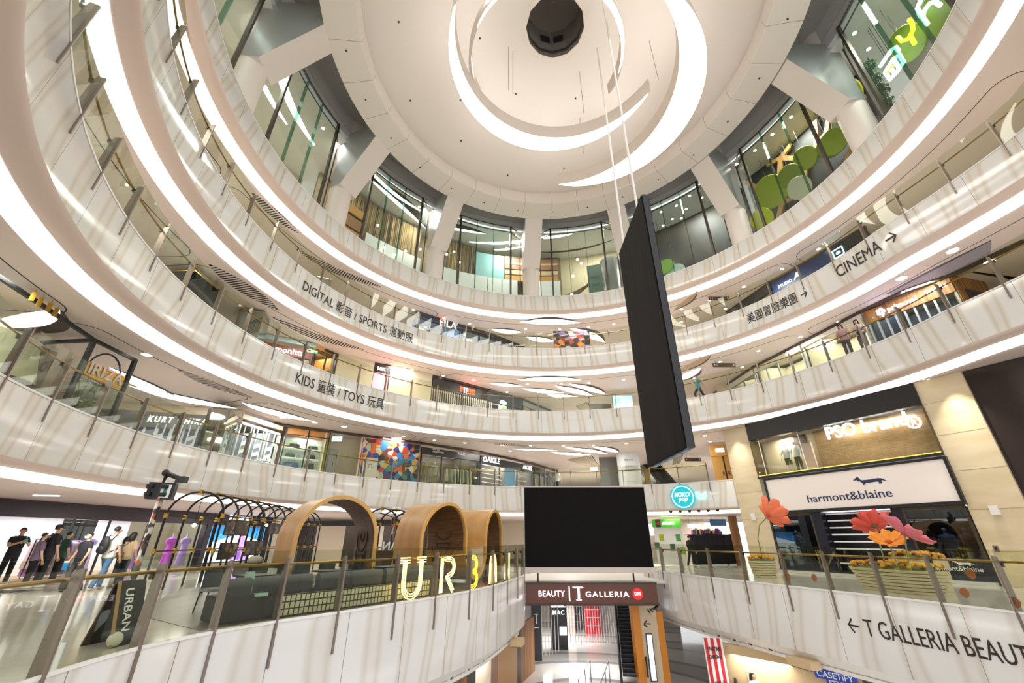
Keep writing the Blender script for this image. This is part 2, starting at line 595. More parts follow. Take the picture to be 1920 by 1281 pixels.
edge(P5, L5, 1, h_stone=1.24, outer=9.0, floor_out=12.0)
edge(P4, L4, 2, outer=10.0, floor_out=9.0)
edge(P3, L3, 3, outer=13.0, floor_out=9.0)
edge(P2, L2, 4, outer=17.0, floor_out=12.0)
edge(P1, L1, 5, h_stone=1.9, outer=0.85, stone=STONE1, cove=False, floor_out=0.4)
edge(P1R, L1, 6, h_stone=1.9, outer=0.85, stone=STONE1, cove=False, floor_out=0.4)
L1L_POLY = [tuple(P1.pt(P1.L * k / 60, 0.3, 0)[:2]) for k in range(61)] + [(-5, 46), (-34, 46), (-34, 1.5)]
L1R_POLY = [tuple(P1R.pt(P1R.L * k / 60, 0.3, 0)[:2]) for k in range(61)] + [(34, 5.0), (34, 46), (10.5, 46)]
for nm, poly in (('left', L1L_POLY), ('right', L1R_POLY)):
    mb = MB(); mb.prism(poly, L1 - 0.5, L1 - 0.004); struct(mb.build('floor_' + nm, FLOORM))
    mb = MB(); mb.prism(poly, L1 - 2.3, L1 - 2.2); struct(mb.build('ceiling_' + nm, WHITEP))

def balustrade(path, z, marks, label, u0=None, u1=None, group=None, base_drop=0.55, spacing=1.75):
    """posts at marks (arc lengths), glass between, brass handrail"""
    p0 = path.pt(marks[0], 0, z)
    t = thing('balustrade', p0, label, 'railing', group)
    u0 = marks[0] if u0 is None else u0; u1 = marks[-1] if u1 is None else u1
    mb = MB()
    n = int((u1 - u0) / 0.3)
    mb.tube([path.pt(u0 + (u1 - u0) * i / n, 0.17, z + 1.02) for i in range(n + 1)], 0.028, 8)
    mb.build('handrail', GOLD, t, smooth=True)
    for k, u in enumerate(marks):
        a = path.pt(u, 0, 0); b = path.pt(u, 1, 0); nrm = (b - a); tg = Vector((-nrm.y, nrm.x, 0))
        def q(d, w, zz): return tuple(a + nrm * d + tg * w + Vector((0, 0, zz)))
        mb = MB()
        pr = [(0.0, z + 0.0), (0.16, z), (0.13, z + 0.9), (0.1, z + 1.12), (0.0, z + 1.15)]
        vs = [q(d, -0.016, zz) for d, zz in pr] + [q(d, 0.016, zz) for d, zz in pr]
        m = len(pr)
        mb.add(vs, [tuple(range(m)), tuple(range(2 * m - 1, m - 1, -1))] + [(i, m + i, m + (i + 1) % m, (i + 1) % m) for i in range(m)])
        vs = [q(d, w, zz) for zz in (z - base_drop, z + 1.15) for d, w in ((-0.035, -0.022), (-0.035, 0.022), (0.0, 0.022), (0.0, -0.022))]
        mb.add(vs, [(0, 1, 2, 3), (4, 5, 6, 7), (0, 1, 5, 4), (1, 2, 6, 5), (2, 3, 7, 6), (3, 0, 4, 7)])
        po = mb.build('post', BRONZE, t)
        mb = MB(); c = a + nrm * 0.15 + Vector((0, 0, z + 0.96)); mb.box(c, (0.07, 0.07, 0.09), atan2(nrm.y, nrm.x))
        mb.build('bracket', BRONZE_D, po)
        if k + 1 < len(marks):
            w = marks[k + 1]
            mb = MB()
            m2 = max(1, int((w - u - 0.06) / 0.6))
            us = [u + 0.03 + (w - u - 0.06) * i / m2 for i in range(m2 + 1)]
            vs = []
            for x in us:
                vs += [path.pt(x, -0.004, z + 0.02), path.pt(x, 0.012, z + 0.02), path.pt(x, 0.012, z + 1.28), path.pt(x, -0.004, z + 1.28)]
            fs = [(0, 1, 2, 3), tuple(4 * m2 + i for i in (3, 2, 1, 0))]
            for i in range(m2):
                for e in range(4):
                    fs.append((4 * i + e, 4 * i + (e + 1) % 4, 4 * i + 4 + (e + 1) % 4, 4 * i + 4 + e))
            mb.add(vs, fs); mb.build('glass_panel', RAILGLASS, t)
    return t

def marks_from(path, x, y, u0, u1, sp=1.75):
    a = path.near(x, y)
    a -= floor((a - u0) / sp) * sp
    out = []
    while a <= u1:
        out.append(a); a += sp
    return out
balustrade(P4, L4, marks_from(P4, 1.8, 27.7, 0.3, P4.L - 0.3), 'glass balustrade with bronze posts on the fourth gallery, just below the lobby windows')
balustrade(P3, L3, marks_from(P3, 1.8, 27.8, 0.3, P3.L - 0.3), 'glass balustrade with bronze posts on the third gallery, above the kids and toys lettering')
balustrade(P2, L2, marks_from(P2, -2.9, 29.1, 0.3, P2.L - 0.5), 'glass balustrade with bronze posts on the second gallery, in front of the black fashion shop')
# first level left: posts at their measured places
m1 = [P1.near(*at_z(px, py, L1)[:2]) for px, py in ((95, 1270), (262, 1217), (403, 1187), (520, 1167), (634, 1150), (738, 1133), (818, 1121), (878, 1109), (922, 1099), (952, 1091))]
m1 = [0.5, m1[0] - 2.4] + m1 + [m1[-1] + 1.7, m1[-1] + 3.3]
balustrade(P1, L1, m1, 'glass balustrade with bronze posts in front of the cafe and its neon letters', base_drop=0.75)
m1r = [P1R.near(*at_z(px, py, L1)[:2]) for px, py in ((1235, 1072), (1274, 1077), (1326, 1084), (1391, 1091), (1468, 1100), (1552, 1109), (1647, 1120), (1755, 1133), (1900, 1150))]
m1r = [m1r[0] - 1.8] + m1r + [m1r[-1] + 2.2]
balustrade(P1R, L1, m1r, 'glass balustrade with bronze posts in front of the flower planters', base_drop=0.75)

# ------------------------------------------------------------------ ground floor
def swirl_floor():
    m = mat('polished_ground_floor', '#dedbd6', 0.08)
    nt = m.node_tree; N = nt.nodes; Lk = nt.links
    tc = N.new('ShaderNodeTexCoord')
    mp = N.new('ShaderNodeMapping'); mp.inputs['Location'].default_value = (-3.5, -22.0, 0)
    Lk.new(tc.outputs['Object'], mp.inputs[0])
    wv = N.new('ShaderNodeTexWave'); wv.wave_type = 'RINGS'; wv.rings_direction = 'Z'
    wv.inputs['Scale'].default_value = 0.062; wv.inputs['Distortion'].default_value = 1.2
    wv.inputs['Detail'].default_value = 0.0; wv.inputs['Detail Scale'].default_value = 0.4
    Lk.new(mp.outputs[0], wv.inputs[0])
    cr = N.new('ShaderNodeValToRGB'); cr.color_ramp.interpolation = 'CONSTANT'
    e = cr.color_ramp.elements
    e[0].position = 0; e[0].color = (*lin('#e2dfda'), 1); e[1].position = 0.55; e[1].color = (*lin('#9b9a9e'), 1)
    k = e.new(0.8); k.color = (*lin('#c8c4be'), 1)
    Lk.new(wv.outputs['Fac'], cr.inputs[0]); Lk.new(cr.outputs[0], N['Principled BSDF'].inputs['Base Color'])
    return m
mb = MB(); mb.bbox((-30, 0, -0.3), (34, 56, 0.0))
struct(mb.build('floor', swirl_floor()))

# ------------------------------------------------------------------ ceiling over the void
ZR = EYE + 23.05
ring = arc_path(2.52, 13.76, lambda a: 1.0, 0, 360, 3.0, 1)
def ring_sweep(prof, name, m, nseg=120, smooth=True):
    mb = MB(); vs, uv, fs = [], [], []
    k = len(prof)
    for i in range(nseg + 1):
        a = 2 * pi * i / nseg
        for j, (r, z) in enumerate(prof):
            vs.append((2.52 + r * cos(a), 13.76 + r * sin(a), z)); uv.append((11.0 * a, r))
    for i in range(nseg):
        for j in range(k - 1):
            fs.append((i * k + j, i * k + j + 1, (i + 1) * k + j + 1, (i + 1) * k + j))
    mb.add(vs, fs, uv)
    return struct(mb.build(name, m, smooth=smooth))
ring_sweep([(12.5, ZR + 3.0), (12.12, ZR + 1.0), (12.0, ZR), (10.36, ZR + 0.02)], 'ceiling_ring', RINGP, smooth=True)
ring_sweep([(10.36, ZR + 0.02), (10.28, ZR + 0.05), (10.2, ZR + 0.5), (10.3, ZR + 1.05)], 'ceiling_ring_lip', RINGP, smooth=True)
dome = [(10.3, ZR + 1.05), (10.0, ZR + 1.08)] + [(10.0 - 8.3 * t, ZR + 1.08 + 2.35 * sin(t * pi / 2)) for t in (0.1, 0.2, 0.3, 0.4, 0.5, 0.6, 0.7, 0.8, 0.9, 1.0)]
ring_sweep([(12.45, ZR + 3.0), (15.0, ZR + 3.02)], 'ceiling_gap', mat('gap_grey', '#a9a5a2', 0.7))
ring_sweep(dome, 'ceiling_dome', DOME, smooth=True)
# twelve-sided shaft in the middle
ZO = ZR + 3.43
mb = MB()
n = 12
rr = [(1.95, ZO - 0.02), (1.72, ZO - 0.03), (1.66, ZO + 0.0), (1.66, ZO + 2.6)]
def ngon(prof, n, c, ph=0.0):
    vs = [(c[0] + r * cos(2 * pi * k / n + ph), c[1] + r * sin(2 * pi * k / n + ph), z) for r, z in prof for k in range(n)]
    fs = [(i * n + k, i * n + (k + 1) % n, (i + 1) * n + (k + 1) % n, (i + 1) * n + k) for i in range(len(prof) - 1) for k in range(n)]
    return vs, fs
mb.add(*ngon(rr[:3], 12, (2.47, 13.8)))
struct(mb.build('trim_60', FINP))
mb = MB(); mb.add(*ngon(rr[2:] + [(0.01, ZO + 2.6)], 12, (2.47, 13.8)))
struct(mb.build('ceiling_shaft', mat('shaft_paint', '#7d756d', 0.7)))
mb = MB(); mb.add(*ngon([(1.64, ZO + 0.35), (1.58, ZO + 0.35), (1.58, ZO + 0.55), (1.64, ZO + 0.55)], 12, (2.47, 13.8)))
struct(mb.build('trim_61', mat('shaft_band', '#3c3733', 0.6)))
for k in (2, 3):
    an = 2 * pi * (k + 0.5) / 12; ap = 1.66 * cos(pi / 12) - 0.03
    c = Vector((2.47 + ap * cos(an), 13.8 + ap * sin(an), ZO + 1.7))
    mb = MB(); mb.box(c, (0.04, 0.6, 0.6), an)
    o = mb.build('window_%d' % (40 + k), BLACK); struct(o)

# ceiling fins: luminous crescents
def crescent(c_out, r_out, c_in, r_in, a0, a1, zb, h, label, wmin=0.14):
    """a0..a1: angles about the mean centre, in degrees"""
    cm = ((c_out[0] + c_in[0]) / 2, (c_out[1] + c_in[1]) / 2)
    def hit(c, r, an):
        dx, dy = cos(an), sin(an); ox, oy = cm[0] - c[0], cm[1] - c[1]
        b = ox * dx + oy * dy
        return -b + sqrt(max(0, b * b - (ox * ox + oy * oy - r * r)))
    n = max(24, int(abs(a1 - a0) / 2.5))
    inn, out, lit = [], [], []
    for i in range(n + 1):
        an = R(a0 + (a1 - a0) * i / n)
        ri, ro = hit(c_in, r_in, an), hit(c_out, r_out, an)
        d = ro - ri
        f = min(1.0, i / 4, (n - i) / 4)
        ro2 = max(ro, ri + wmin * (0.4 + 0.6 * f))
        e = (cos(an), sin(an))
        inn.append((cm[0] + ri * e[0], cm[1] + ri * e[1])); out.append((cm[0] + ro2 * e[0], cm[1] + ro2 * e[1]))
        lit.append((max(0.0, d - 0.02), (cm[0] + (ri + 0.02) * e[0], cm[1] + (ri + 0.02) * e[1]), (cm[0] + max(ro, ri + 0.03) * e[0], cm[1] + max(ro, ri + 0.03) * e[1])))
    t = thing('ceiling_fin', (inn[n // 2][0], inn[n // 2][1], zb), label, 'ceiling light')
    mb = MB(); vs, fs = [], []
    for (a, b) in zip(inn, out):
        vs += [(*a, zb), (*b, zb), (*b, zb + h), (*a, zb + h)]
    for i in range(n):
        for e in range(4):
            fs.append((4 * i + e, 4 * i + (e + 1) % 4, 4 * i + 4 + (e + 1) % 4, 4 * i + 4 + e))
    fs += [(0, 1, 2, 3), tuple(4 * n + k for k in (3, 2, 1, 0))]
    mb.add(vs, fs); mb.build('fin_body', FINP, t, smooth=True)
    mb = MB(); vs, fs = [], []
    idx = [i for i in range(n + 1) if lit[i][0] > 0.015]
    for i in idx:
        vs += [(*lit[i][1], zb - 0.012), (*lit[i][2], zb - 0.012)]
    for j in range(len(idx) - 1):
        fs.append((2 * j, 2 * j + 1, 2 * j + 3, 2 * j + 2))
    mb.add(vs, fs); mb.build('diffuser', FINLIGHT, t)
    return t
def ang(c, p): return degrees(atan2(p[1] - c[1], p[0] - c[0]))
ZF = EYE + 21.5
crescent((2.24, 12.65), 5.33, (2.6, 11.77), 5.3, 22, 214, ZF, 0.95, 'middle crescent ceiling fin, curling round below the dark shaft')
crescent((4.27, 14.93), 5.87, (2.46, 14.54), 6.15, -95, 92, ZF, 0.95, 'largest crescent ceiling fin, its blunt tip nearest the lobby windows')
crescent((1.86, 13.3), 3.88, (1.76, 13.63), 3.9, -206, 24, ZF + 1.0, 0.8, 'smallest crescent ceiling fin, closest round the dark shaft')
# ------------------------------------------------------------------ fifth level: lobby behind tall bay windows
LOBGLASS = glass_mat('lobby_glass', '#f0f6f2', 1.0)
FINGLASS = glass_mat('fin_glass', '#a9cdbf', 1.0)
MULL = mat('lobby_mullion', '#5d544d', 0.4, 0.7)
WHITEPANEL = mat('white_lobby_panel', '#e6e6e2', 0.3)
COLW = mat('column_paint', '#e3d9cf', 0.5)
PCOL = [94 + 30.6 * k for k in (-4, -3, -2, -1, 0, 1, 2, 3, 4)]
ZT = EYE + 24.2
def pol(a, r, z): return (CX + r * cos(R(a)), CY + r * sin(R(a)), z)
def arc_wall(mb, a0, a1, r, z0, z1, th=0.15, step=2.0):
    n = max(1, int(abs(a1 - a0) / step)); vs, fs = [], []
    for i in range(n + 1):
        a = a0 + (a1 - a0) * i / n
        vs += [pol(a, r, z0), pol(a, r, z1), pol(a, r + th, z1), pol(a, r + th, z0)]
    for i in range(n):
        for e in range(4):
            fs.append((4 * i + e, 4 * i + (e + 1) % 4, 4 * i + 4 + (e + 1) % 4, 4 * i + 4 + e))
    fs += [(0, 1, 2, 3), tuple(4 * n + k for k in (3, 2, 1, 0))]
    return mb.add(vs, fs)
for k, a in enumerate(PCOL):
    mb = MB(); c = pol(a, 14.98, L5)
    mb.lathe(c, [(0.66, 0), (0.66, ZT + 2.5 - L5)], 32)
    struct(mb.build('wall_column', COLW, smooth=True))
    er = Vector((cos(R(a)), sin(R(a)), 0)); et = Vector((-er.y, er.x, 0)); w = 0.68
    prof = [(14.36, L5 + 2.7), (12.02, ZR + 0.02), (12.02, ZR + 1.5), (15.2, ZR + 1.5), (15.2, L5 + 2.7)]
    ax = Vector((CX, CY, 0))
    vs = [ax + er * r + et * s * w + Vector((0, 0, z)) for s in (-1, 1) for r, z in prof]
    mb = MB(); m = len(prof)
    mb.cur = 1; mb.add(vs, [tuple(range(m)), tuple(range(2 * m - 1, m - 1, -1))])
    mb.cur = 0; mb.add(vs, [(i, (i + 1) % m, m + (i + 1) % m, m + i) for i in range(m)])
    struct(mb.build('wall_bracket', [COLW, GREYST]))
mb = MB(); arc_wall(mb, -44, 230, 14.62, ZT + 0.02, ZT + 3.0, 0.3)
struct(mb.build('wall_lintel', GREYLINTEL))
mb = MB(); arc_wall(mb, -44, 230, 14.55, ZT + 0.62, ZT + 0.68, 0.08)
struct(mb.build('trim_62', mat('lintel_strip', '#b5b3b1', 0.4)))
LOBCEIL = mat('lobby_ceiling', '#e9e6e1', 0.5)
mb = MB(); vs, fs = [], []
for i in range(92):
    a = -46 + 278 * i / 91; vs += [pol(a, 14.66, ZT - 0.35), pol(a, 24.0, ZT - 0.35)]
    if i: fs.append((2 * i - 2, 2 * i - 1, 2 * i + 1, 2 * i))
mb.add(vs, fs); struct(mb.build('ceiling_lobby', LOBCEIL))
for i in range(len(PCOL) - 1):
    a0, a1 = PCOL[i], PCOL[i + 1]; mid = (a0 + a1) / 2
    wn = thing('window_%d' % (i + 1), pol(mid, 14.5, L5), None, None); struct(wn)
    angs = [mid + d for d in (8.55, 2.85, -2.85, -8.55)]
    ends = [(mid + 12.1, 15.25), (mid - 12.1, 15.25)]
    pts = [(ends[0][0], ends[0][1])] + [(a, 14.5) for a in angs] + [(ends[1][0], ends[1][1])]
    for j in range(5):
        p, q = Vector(pol(*pts[j], 0)), Vector(pol(*pts[j + 1], 0))
        d = (q - p).normalized(); nrm = Vector((-d.y, d.x, 0)) * 0.012
        mb = MB(); vs = []
        for z in (L5 + 0.04, ZT):
            for s, b in ((p, -1), (q, -1), (q, 1), (p, 1)):
                vs.append(s + nrm * b + Vector((0, 0, z)))
        mb.add(vs, [(0, 1, 2, 3), (4, 5, 6, 7), (0, 1, 5, 4), (1, 2, 6, 5), (2, 3, 7, 6), (3, 0, 4, 7)])
        mb.build('pane', LOBGLASS, wn)
        for nm, zz, hh in (('top_rail', ZT - 0.02, 0.05), ('transom', ZT - 0.62, 0.04), ('sill', L5 + 0.03, 0.05)):
            mb = MB(); c = (p + q) / 2; mb.box((c.x, c.y, zz), ((q - p).length, 0.06, hh), atan2(d.y, d.x)); mb.build(nm, MULL, wn)
    for j, (a, r) in enumerate(pts):
        mb = MB(); c = pol(a, r, (L5 + ZT) / 2)
        if j in (1, 4):
            mb.box(c, (0.16, 0.13, ZT - L5), R(a)); mb.build('mullion', MULL, wn)
        elif j in (2, 3):
            c = pol(a, r + 0.12, (L5 + ZT) / 2); mb.box(c, (0.2, 0.025, ZT - L5), R(a)); mb.build('glass_fin', FINGLASS, wn)
        else:
            mb.box(c, (0.07, 0.07, ZT - L5), R(a)); mb.build('mullion', MULL, wn)

# walls of the rooms behind the windows
def segwall(a0, a1, r, z0, z1, m, name='wall_lobby', th=0.15):
    mb = MB(); arc_wall(mb, a0, a1, r, L5 + z0, L5 + z1, th); return struct(mb.build(name, m))
LOBW = mat('lobby_cream_wall', '#d8c6a4', 0.55)
TEAL = mat('teal_panel', '#86b4b2', 0.4)
DARKROOM = noisy('dark_mural', '#2c2a2c', '#4c443c', 0.7, 0.5, (1, 1, 0.5))
ZC = ZT - 0.36 - L5
segwall(-45, 2, 19.2, 0, ZC, mat('lobby_grey_wall', '#b9b3aa', 0.5))
segwall(2, 31, 16.95, 0, ZC, mat('lobby_dark_wall', '#33302e', 0.6))
segwall(33, 62.5, 17.4, 0, ZC, DARKROOM)
segwall(62.5, 84, 18.4, 0, ZC, LOBW)
segwall(84, 128, 18.2, 0, ZC, mat('lobby_back_wall', '#8c7a5e', 0.6))
segwall(128, 154, 18.2, 0, ZC, mat('lobby_brown_wall', '#77674e', 0.6))
segwall(154, 230, 20.0, 0, ZC, LOBW)
# striped curtains, one per stretch
def curtain(a0, a1, r, z0, z1, label):
    t = MB(); n = int((a1 - a0) / 0.14); vs, fs = [], []
    for i in range(n + 1):
        a = a0 + (a1 - a0) * i / n; rr = r + 0.06 * sin(i * 1.9)
        vs += [pol(a, rr, L5 + z0), pol(a, rr, L5 + z1)]
        if i: fs.append((2 * i - 2, 2 * i - 1, 2 * i + 1, 2 * i))
    t.add(vs, fs)
    o = t.build('curtain', noisy('striped_curtain', '#6e5f4c', '#b39a70', 5.0, 0.8, (1, 1, 0.02), 1.0, lo=0.42, hi=0.58))
    md = o.modifiers.new('thick', 'SOLIDIFY'); md.thickness = 0.02
    return tag(o, label, 'curtain')
curtain(126.4, 150, 17.3, 2.6, 6.3, 'gold and brown striped curtain behind the bay window with the dark lens in its ceiling')
curtain(110.5, 122.5, 17.3, 2.6, 6.3, 'gold and brown striped curtain beside the teal panel')
mb = MB(); arc_wall(mb, 101, 109.6, 17.15, L5 + 3.2, L5 + 5.75, 0.1)
tag(mb.build('teal_panel', TEAL), 'pale teal panel above white panels behind a lobby window', 'panel')
# white low panels
for j, (a0, a1) in enumerate(((126, 131), (131.2, 136.4), (136.6, 141.8), (110, 114.5), (114.7, 119.2), (119.4, 123.6), (97.2, 101.7), (101.9, 105.9), (106.1, 109.8), (84.6, 91.5))):
    mb = MB(); arc_wall(mb, a0, a1, 16.95, L5 + 0.3, L5 + 3.15, 0.1)
    tag(mb.build('low_panel', WHITEPANEL), 'plain white low panel standing inside the lobby windows', 'panel', 'white low panels in the lobby')
mb = MB(); arc_wall(mb, 84.6, 110, 16.85, L5 + 0.02, L5 + 1.0, 0.08)
tag(mb.build('counter_base', mat('lobby_green', '#7fae4a', 0.5)), 'bright green low base under the white lobby panels', 'panel')
# stacked wood bands: a curved feature wall
def wood_feature(a0, a1, r, zs, label):
    t = thing('wood_feature', pol((a0 + a1) / 2, r, L5 + zs[0][0]), label, 'feature wall')
    for j, (z0, z1, m, dr) in enumerate(zs):
        mb = MB(); arc_wall(mb, a0, a1, r - dr, L5 + z0, L5 + z1, 0.25); mb.build('wood_band', m, t)
W1 = noisy('wood_band_brown', '#8a5a37', '#9d6b43', 3, 0.5, (1, 1, 0.2)); W2 = mat('wood_band_gold', '#c08a45', 0.45); W3 = mat('wood_band_pale', '#c9a983', 0.5); W4 = mat('wood_band_dark', '#43301f', 0.5)
bands = [(3.2, 3.75, W2, 0.1), (3.75, 3.9, W4, 0), (3.9, 4.35, W3, 0.05), (4.35, 4.45, W4, 0), (4.45, 4.95, W1, 0.06), (4.95, 5.15, W3, 0.08), (5.15, 5.65, W1, 0.0), (5.65, 5.85, W4, 0)]
wood_feature(85, 100.8, 17.2, bands, 'curved wall of brown and gold wood bands half hidden by the middle lobby column')
wood_feature(143, 153, 16.9, [(1.8, 2.5, W2, 0.05), (2.5, 2.65, W4, 0), (2.65, 3.6, W1, 0.06), (3.6, 3.8, W4, 0), (3.8, 4.5, W2, 0.1)], 'golden brown curved wall of wood bands left of the striped curtain')
# grey drum and leaning signboard
mb = MB(); mb.lathe(pol(69.5, 16.9, L5), [(0.95, 0), (0.95, 4.3), (0.9, 4.32), (0.0, 4.32)], 32)
tag(mb.build('display_drum', mat('brushed_drum', '#9c9a98', 0.3, 0.6), smooth=True), 'tall grey metal drum behind the lobby window nearest the hanging screen', 'column')
t = thing('signboard', pol(74.2, 15.8, L5), 'green grey upright signboard beside the grey metal drum', 'sign')
mb = MB(); mb.box(pol(74.2, 15.8, L5 + 1.8), (0.08, 1.2, 3.6), R(74.2)); mb.build('board', mat('board_green', '#74857a', 0.5), t)
for zz in (2.4, 1.7): 
    mb = MB(); mb.box(pol(74.2, 15.74, L5 + zz), (0.02, 0.7, 0.22), R(74.2)); mb.build('printed_mark', mat('board_mark', '#4f6a72', 0.5), t)
# curved stair rail
mb = MB()
pts = [pol(84 - 9 * i / 14, 16.2 + 0.5 * sin(i / 14 * pi), L5 + 0.2 + 2.1 * (i / 14) ** 0.7) for i in range(15)]
vs, fs = [], []
for i, p in enumerate(pts):
    p = Vector(p); hh = 0.75 - 0.04 * i
    vs += [p, p + Vector((0, 0, hh)), p + Vector((0, 0.1, hh)), p + Vector((0, 0.1, 0))]
    if i:
        for e in range(4): fs.append((4 * i - 4 + e, 4 * i - 4 + (e + 1) % 4, 4 * i + (e + 1) % 4, 4 * i + e))
fs += [(0, 1, 2, 3), tuple(56 + k for k in (3, 2, 1, 0))]
mb.add(vs, fs); tag(mb.build('stair_rail', mat('stair_rail_brown', '#6b5138', 0.5)), 'dark brown curved rail sweeping up behind the lobby window', 'railing')
# globe lamps in the cream room
GLOBE = mat('globe_light', '#ffffff', 0.4, emit=9, ecol='#fff2da')
for a, r, z in ((79.0, 16.6, 5.0), (77.9, 16.6, 4.55), (74.6, 16.8, 4.0), (80.7, 16.6, 3.3), (77.3, 16.9, 2.4), (81.5, 16.2, 1.2)):
    t = thing('globe_lamp', pol(a, r, L5 + z), None, None)
    mb = MB(); mb.sphere(pol(a, r, L5 + z), 0.11, 14, 8); mb.build('globe', GLOBE, t, smooth=True)
    mb = MB(); mb.tube([pol(a, r, L5 + z + 0.1), pol(a, r, ZT - 0.36)], 0.006, 5); mb.build('cord', BLACK, t)
    tag(t, 'small glowing globe lamp hanging in the cream lobby room', 'lamp', 'globe lamps in the cream lobby room')
for a, r, z in ((137, 16.6, 2.4), (134, 16.6, 2.2), (131, 16.6, 3.0), (140, 16.5, 3.9), (119, 16.6, 4.2), (121, 16.6, 3.9), (117, 16.5, 4.6), (115, 16.6, 3.8), (128.2, 16.4, 2.9), (127.2, 16.4, 3.6)):
    t = thing('pendant_bulb', pol(a, r, L5 + z), None, None)
    mb = MB(); mb.sphere(pol(a, r, L5 + z), 0.09, 12, 8); mb.build('globe', GLOBE, t, smooth=True)
    mb = MB(); mb.tube([pol(a, r, L5 + z + 0.08), pol(a, r, ZT - 0.36)], 0.006, 5); mb.build('cord', BLACK, t)
    tag(t, 'tiny glowing pendant bulb in front of a striped lobby curtain', 'lamp', 'pendant bulbs by the striped curtains')
# ceiling coves of the lobby: lens-shaped recesses
LOBCOVE = mat('lobby_cove', '#ffffff', 0.5, emit=3.0, ecol='#f4faff')
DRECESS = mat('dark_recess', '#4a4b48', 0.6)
def lens_poly(A, B, up, dn, n=18):
    A, B = Vector(A), Vector(B); d = B - A; nn = Vector((-d.y, d.x)).normalized()
    top = [A + d * t + nn * up * (4 * t * (1 - t)) for t in [i / n for i in range(n + 1)]]
    bot = [A + d * t + nn * dn * (4 * t * (1 - t)) for t in [i / n for i in range(n + 1)]]
    return [(p.x, p.y) for p in top] + [(p.x, p.y) for p in reversed(bot[1:-1])]
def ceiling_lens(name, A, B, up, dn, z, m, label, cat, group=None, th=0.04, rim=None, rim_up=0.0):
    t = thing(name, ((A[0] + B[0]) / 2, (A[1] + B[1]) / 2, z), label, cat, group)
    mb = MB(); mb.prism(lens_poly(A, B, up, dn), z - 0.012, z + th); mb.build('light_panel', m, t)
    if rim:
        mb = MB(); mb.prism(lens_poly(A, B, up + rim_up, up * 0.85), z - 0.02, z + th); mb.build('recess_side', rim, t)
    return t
zl = ZT - 0.35
def pa(a, r): return pol(a, r, 0)[:2]
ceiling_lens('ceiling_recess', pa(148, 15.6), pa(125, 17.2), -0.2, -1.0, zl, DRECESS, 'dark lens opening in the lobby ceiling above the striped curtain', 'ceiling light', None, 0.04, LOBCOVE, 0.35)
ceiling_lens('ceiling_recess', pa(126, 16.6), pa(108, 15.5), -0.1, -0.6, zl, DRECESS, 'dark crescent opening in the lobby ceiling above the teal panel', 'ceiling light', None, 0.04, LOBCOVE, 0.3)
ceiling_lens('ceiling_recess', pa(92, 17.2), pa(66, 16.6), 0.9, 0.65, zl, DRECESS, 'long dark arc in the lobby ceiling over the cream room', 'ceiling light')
def cove_arc(a0, a1, r0, r1, w, label):
    mb = MB(); vs, fs = [], []; n = 24
    for i in range(n + 1):
        t = i / n; a = a0 + (a1 - a0) * t; r = r0 + (r1 - r0) * t; ww = w * (0.25 + 0.75 * sin(pi * t))
        for dr, dz in ((0, -0.02), (ww, -0.02), (ww, -0.004), (0, -0.004)): vs.append(pol(a, r + dr, zl + dz))
        if i:
            for e in range(4): fs.append((4 * i - 4 + e, 4 * i - 4 + (e + 1) % 4, 4 * i + (e + 1) % 4, 4 * i + e))
    fs += [(0, 1, 2, 3), tuple(4 * n + k for k in (3, 2, 1, 0))]
    mb.add(vs, fs); tag(mb.build('cove_light', LOBCOVE), label, 'ceiling light')
cove_arc(112, 88, 17.0, 14.9, 0.35, 'white light slot curving across the lobby ceiling behind the middle column')
cove_arc(104, 95, 17.4, 16.4, 0.25, 'short white light slot in the lobby ceiling left of the middle column')
cove_arc(94, 80, 15.2, 14.9, 0.3, 'white light slot in the lobby ceiling right of the middle column')
cove_arc(150, 129, 14.9, 15.5, 0.3, 'white light slot above the dark lens of the lobby ceiling')
cove_arc(184, 160, 15.0, 16.8, 0.45, 'wide white light slot in the lobby ceiling at the left bay window')
cove_arc(182, 166, 16.6, 17.4, 0.3, 'narrow white light slot behind the wide one at the left bay window')
cove_arc(214, 190, 15.0, 16.0, 0.6, 'broad white light slot at the leftmost bay window')
# downlights of the room behind the hanging screen
DLENS = mat('downlight_lens', '#ffffff', 0.4, emit=8, ecol='#fff4e4')
def dot_lights(spots, z, r, label, group, ring=True):
    for x, y in spots:
        t = thing('downlight', (x, y, z), label, 'ceiling light', group)
        mb = MB(); mb.lathe((x, y, z), [(r * 1.25, 0.0), (r * 1.25, -0.012), (r, -0.014), (r, 0.0)], 16); mb.build('trim_ring', WHITEP, t)
        mb = MB(); mb.lathe((x, y, z), [(r, -0.008), (0.001, -0.008)], 16); mb.build('lens', DLENS, t)
sp = [pa(a, r) for a, r in ((58, 15.2), (55.5, 15.9), (52, 15.3), (50.5, 16.7), (47.5, 15.4), (46, 16.3), (43, 15.1), (41, 16.0), (38.5, 15.2), (37, 16.4), (53.5, 17.0), (48.5, 17.1))]
dot_lights(sp, zl, 0.1, 'round downlight in the lobby ceiling above the dark mural', 'downlights above the dark mural')
dot_lights([pa(a, r) for a, r in ((29, 15.1), (24, 15.2), (19, 15.2), (14, 15.3))], zl, 0.1, 'round downlight in the lobby ceiling above the green discs', 'downlights above the green discs')
dot_lights([pa(a, r) for a, r in ((-4, 15.3), (-1, 16.6), (-11, 16.0), (123, 15.2), (100.5, 16.9), (97.5, 16.2), (70, 15.0), (163, 15.4), (141, 15.1), (131, 15.2))], zl, 0.1, 'lone round downlight in the white lobby ceiling', 'lone downlights of the lobby')
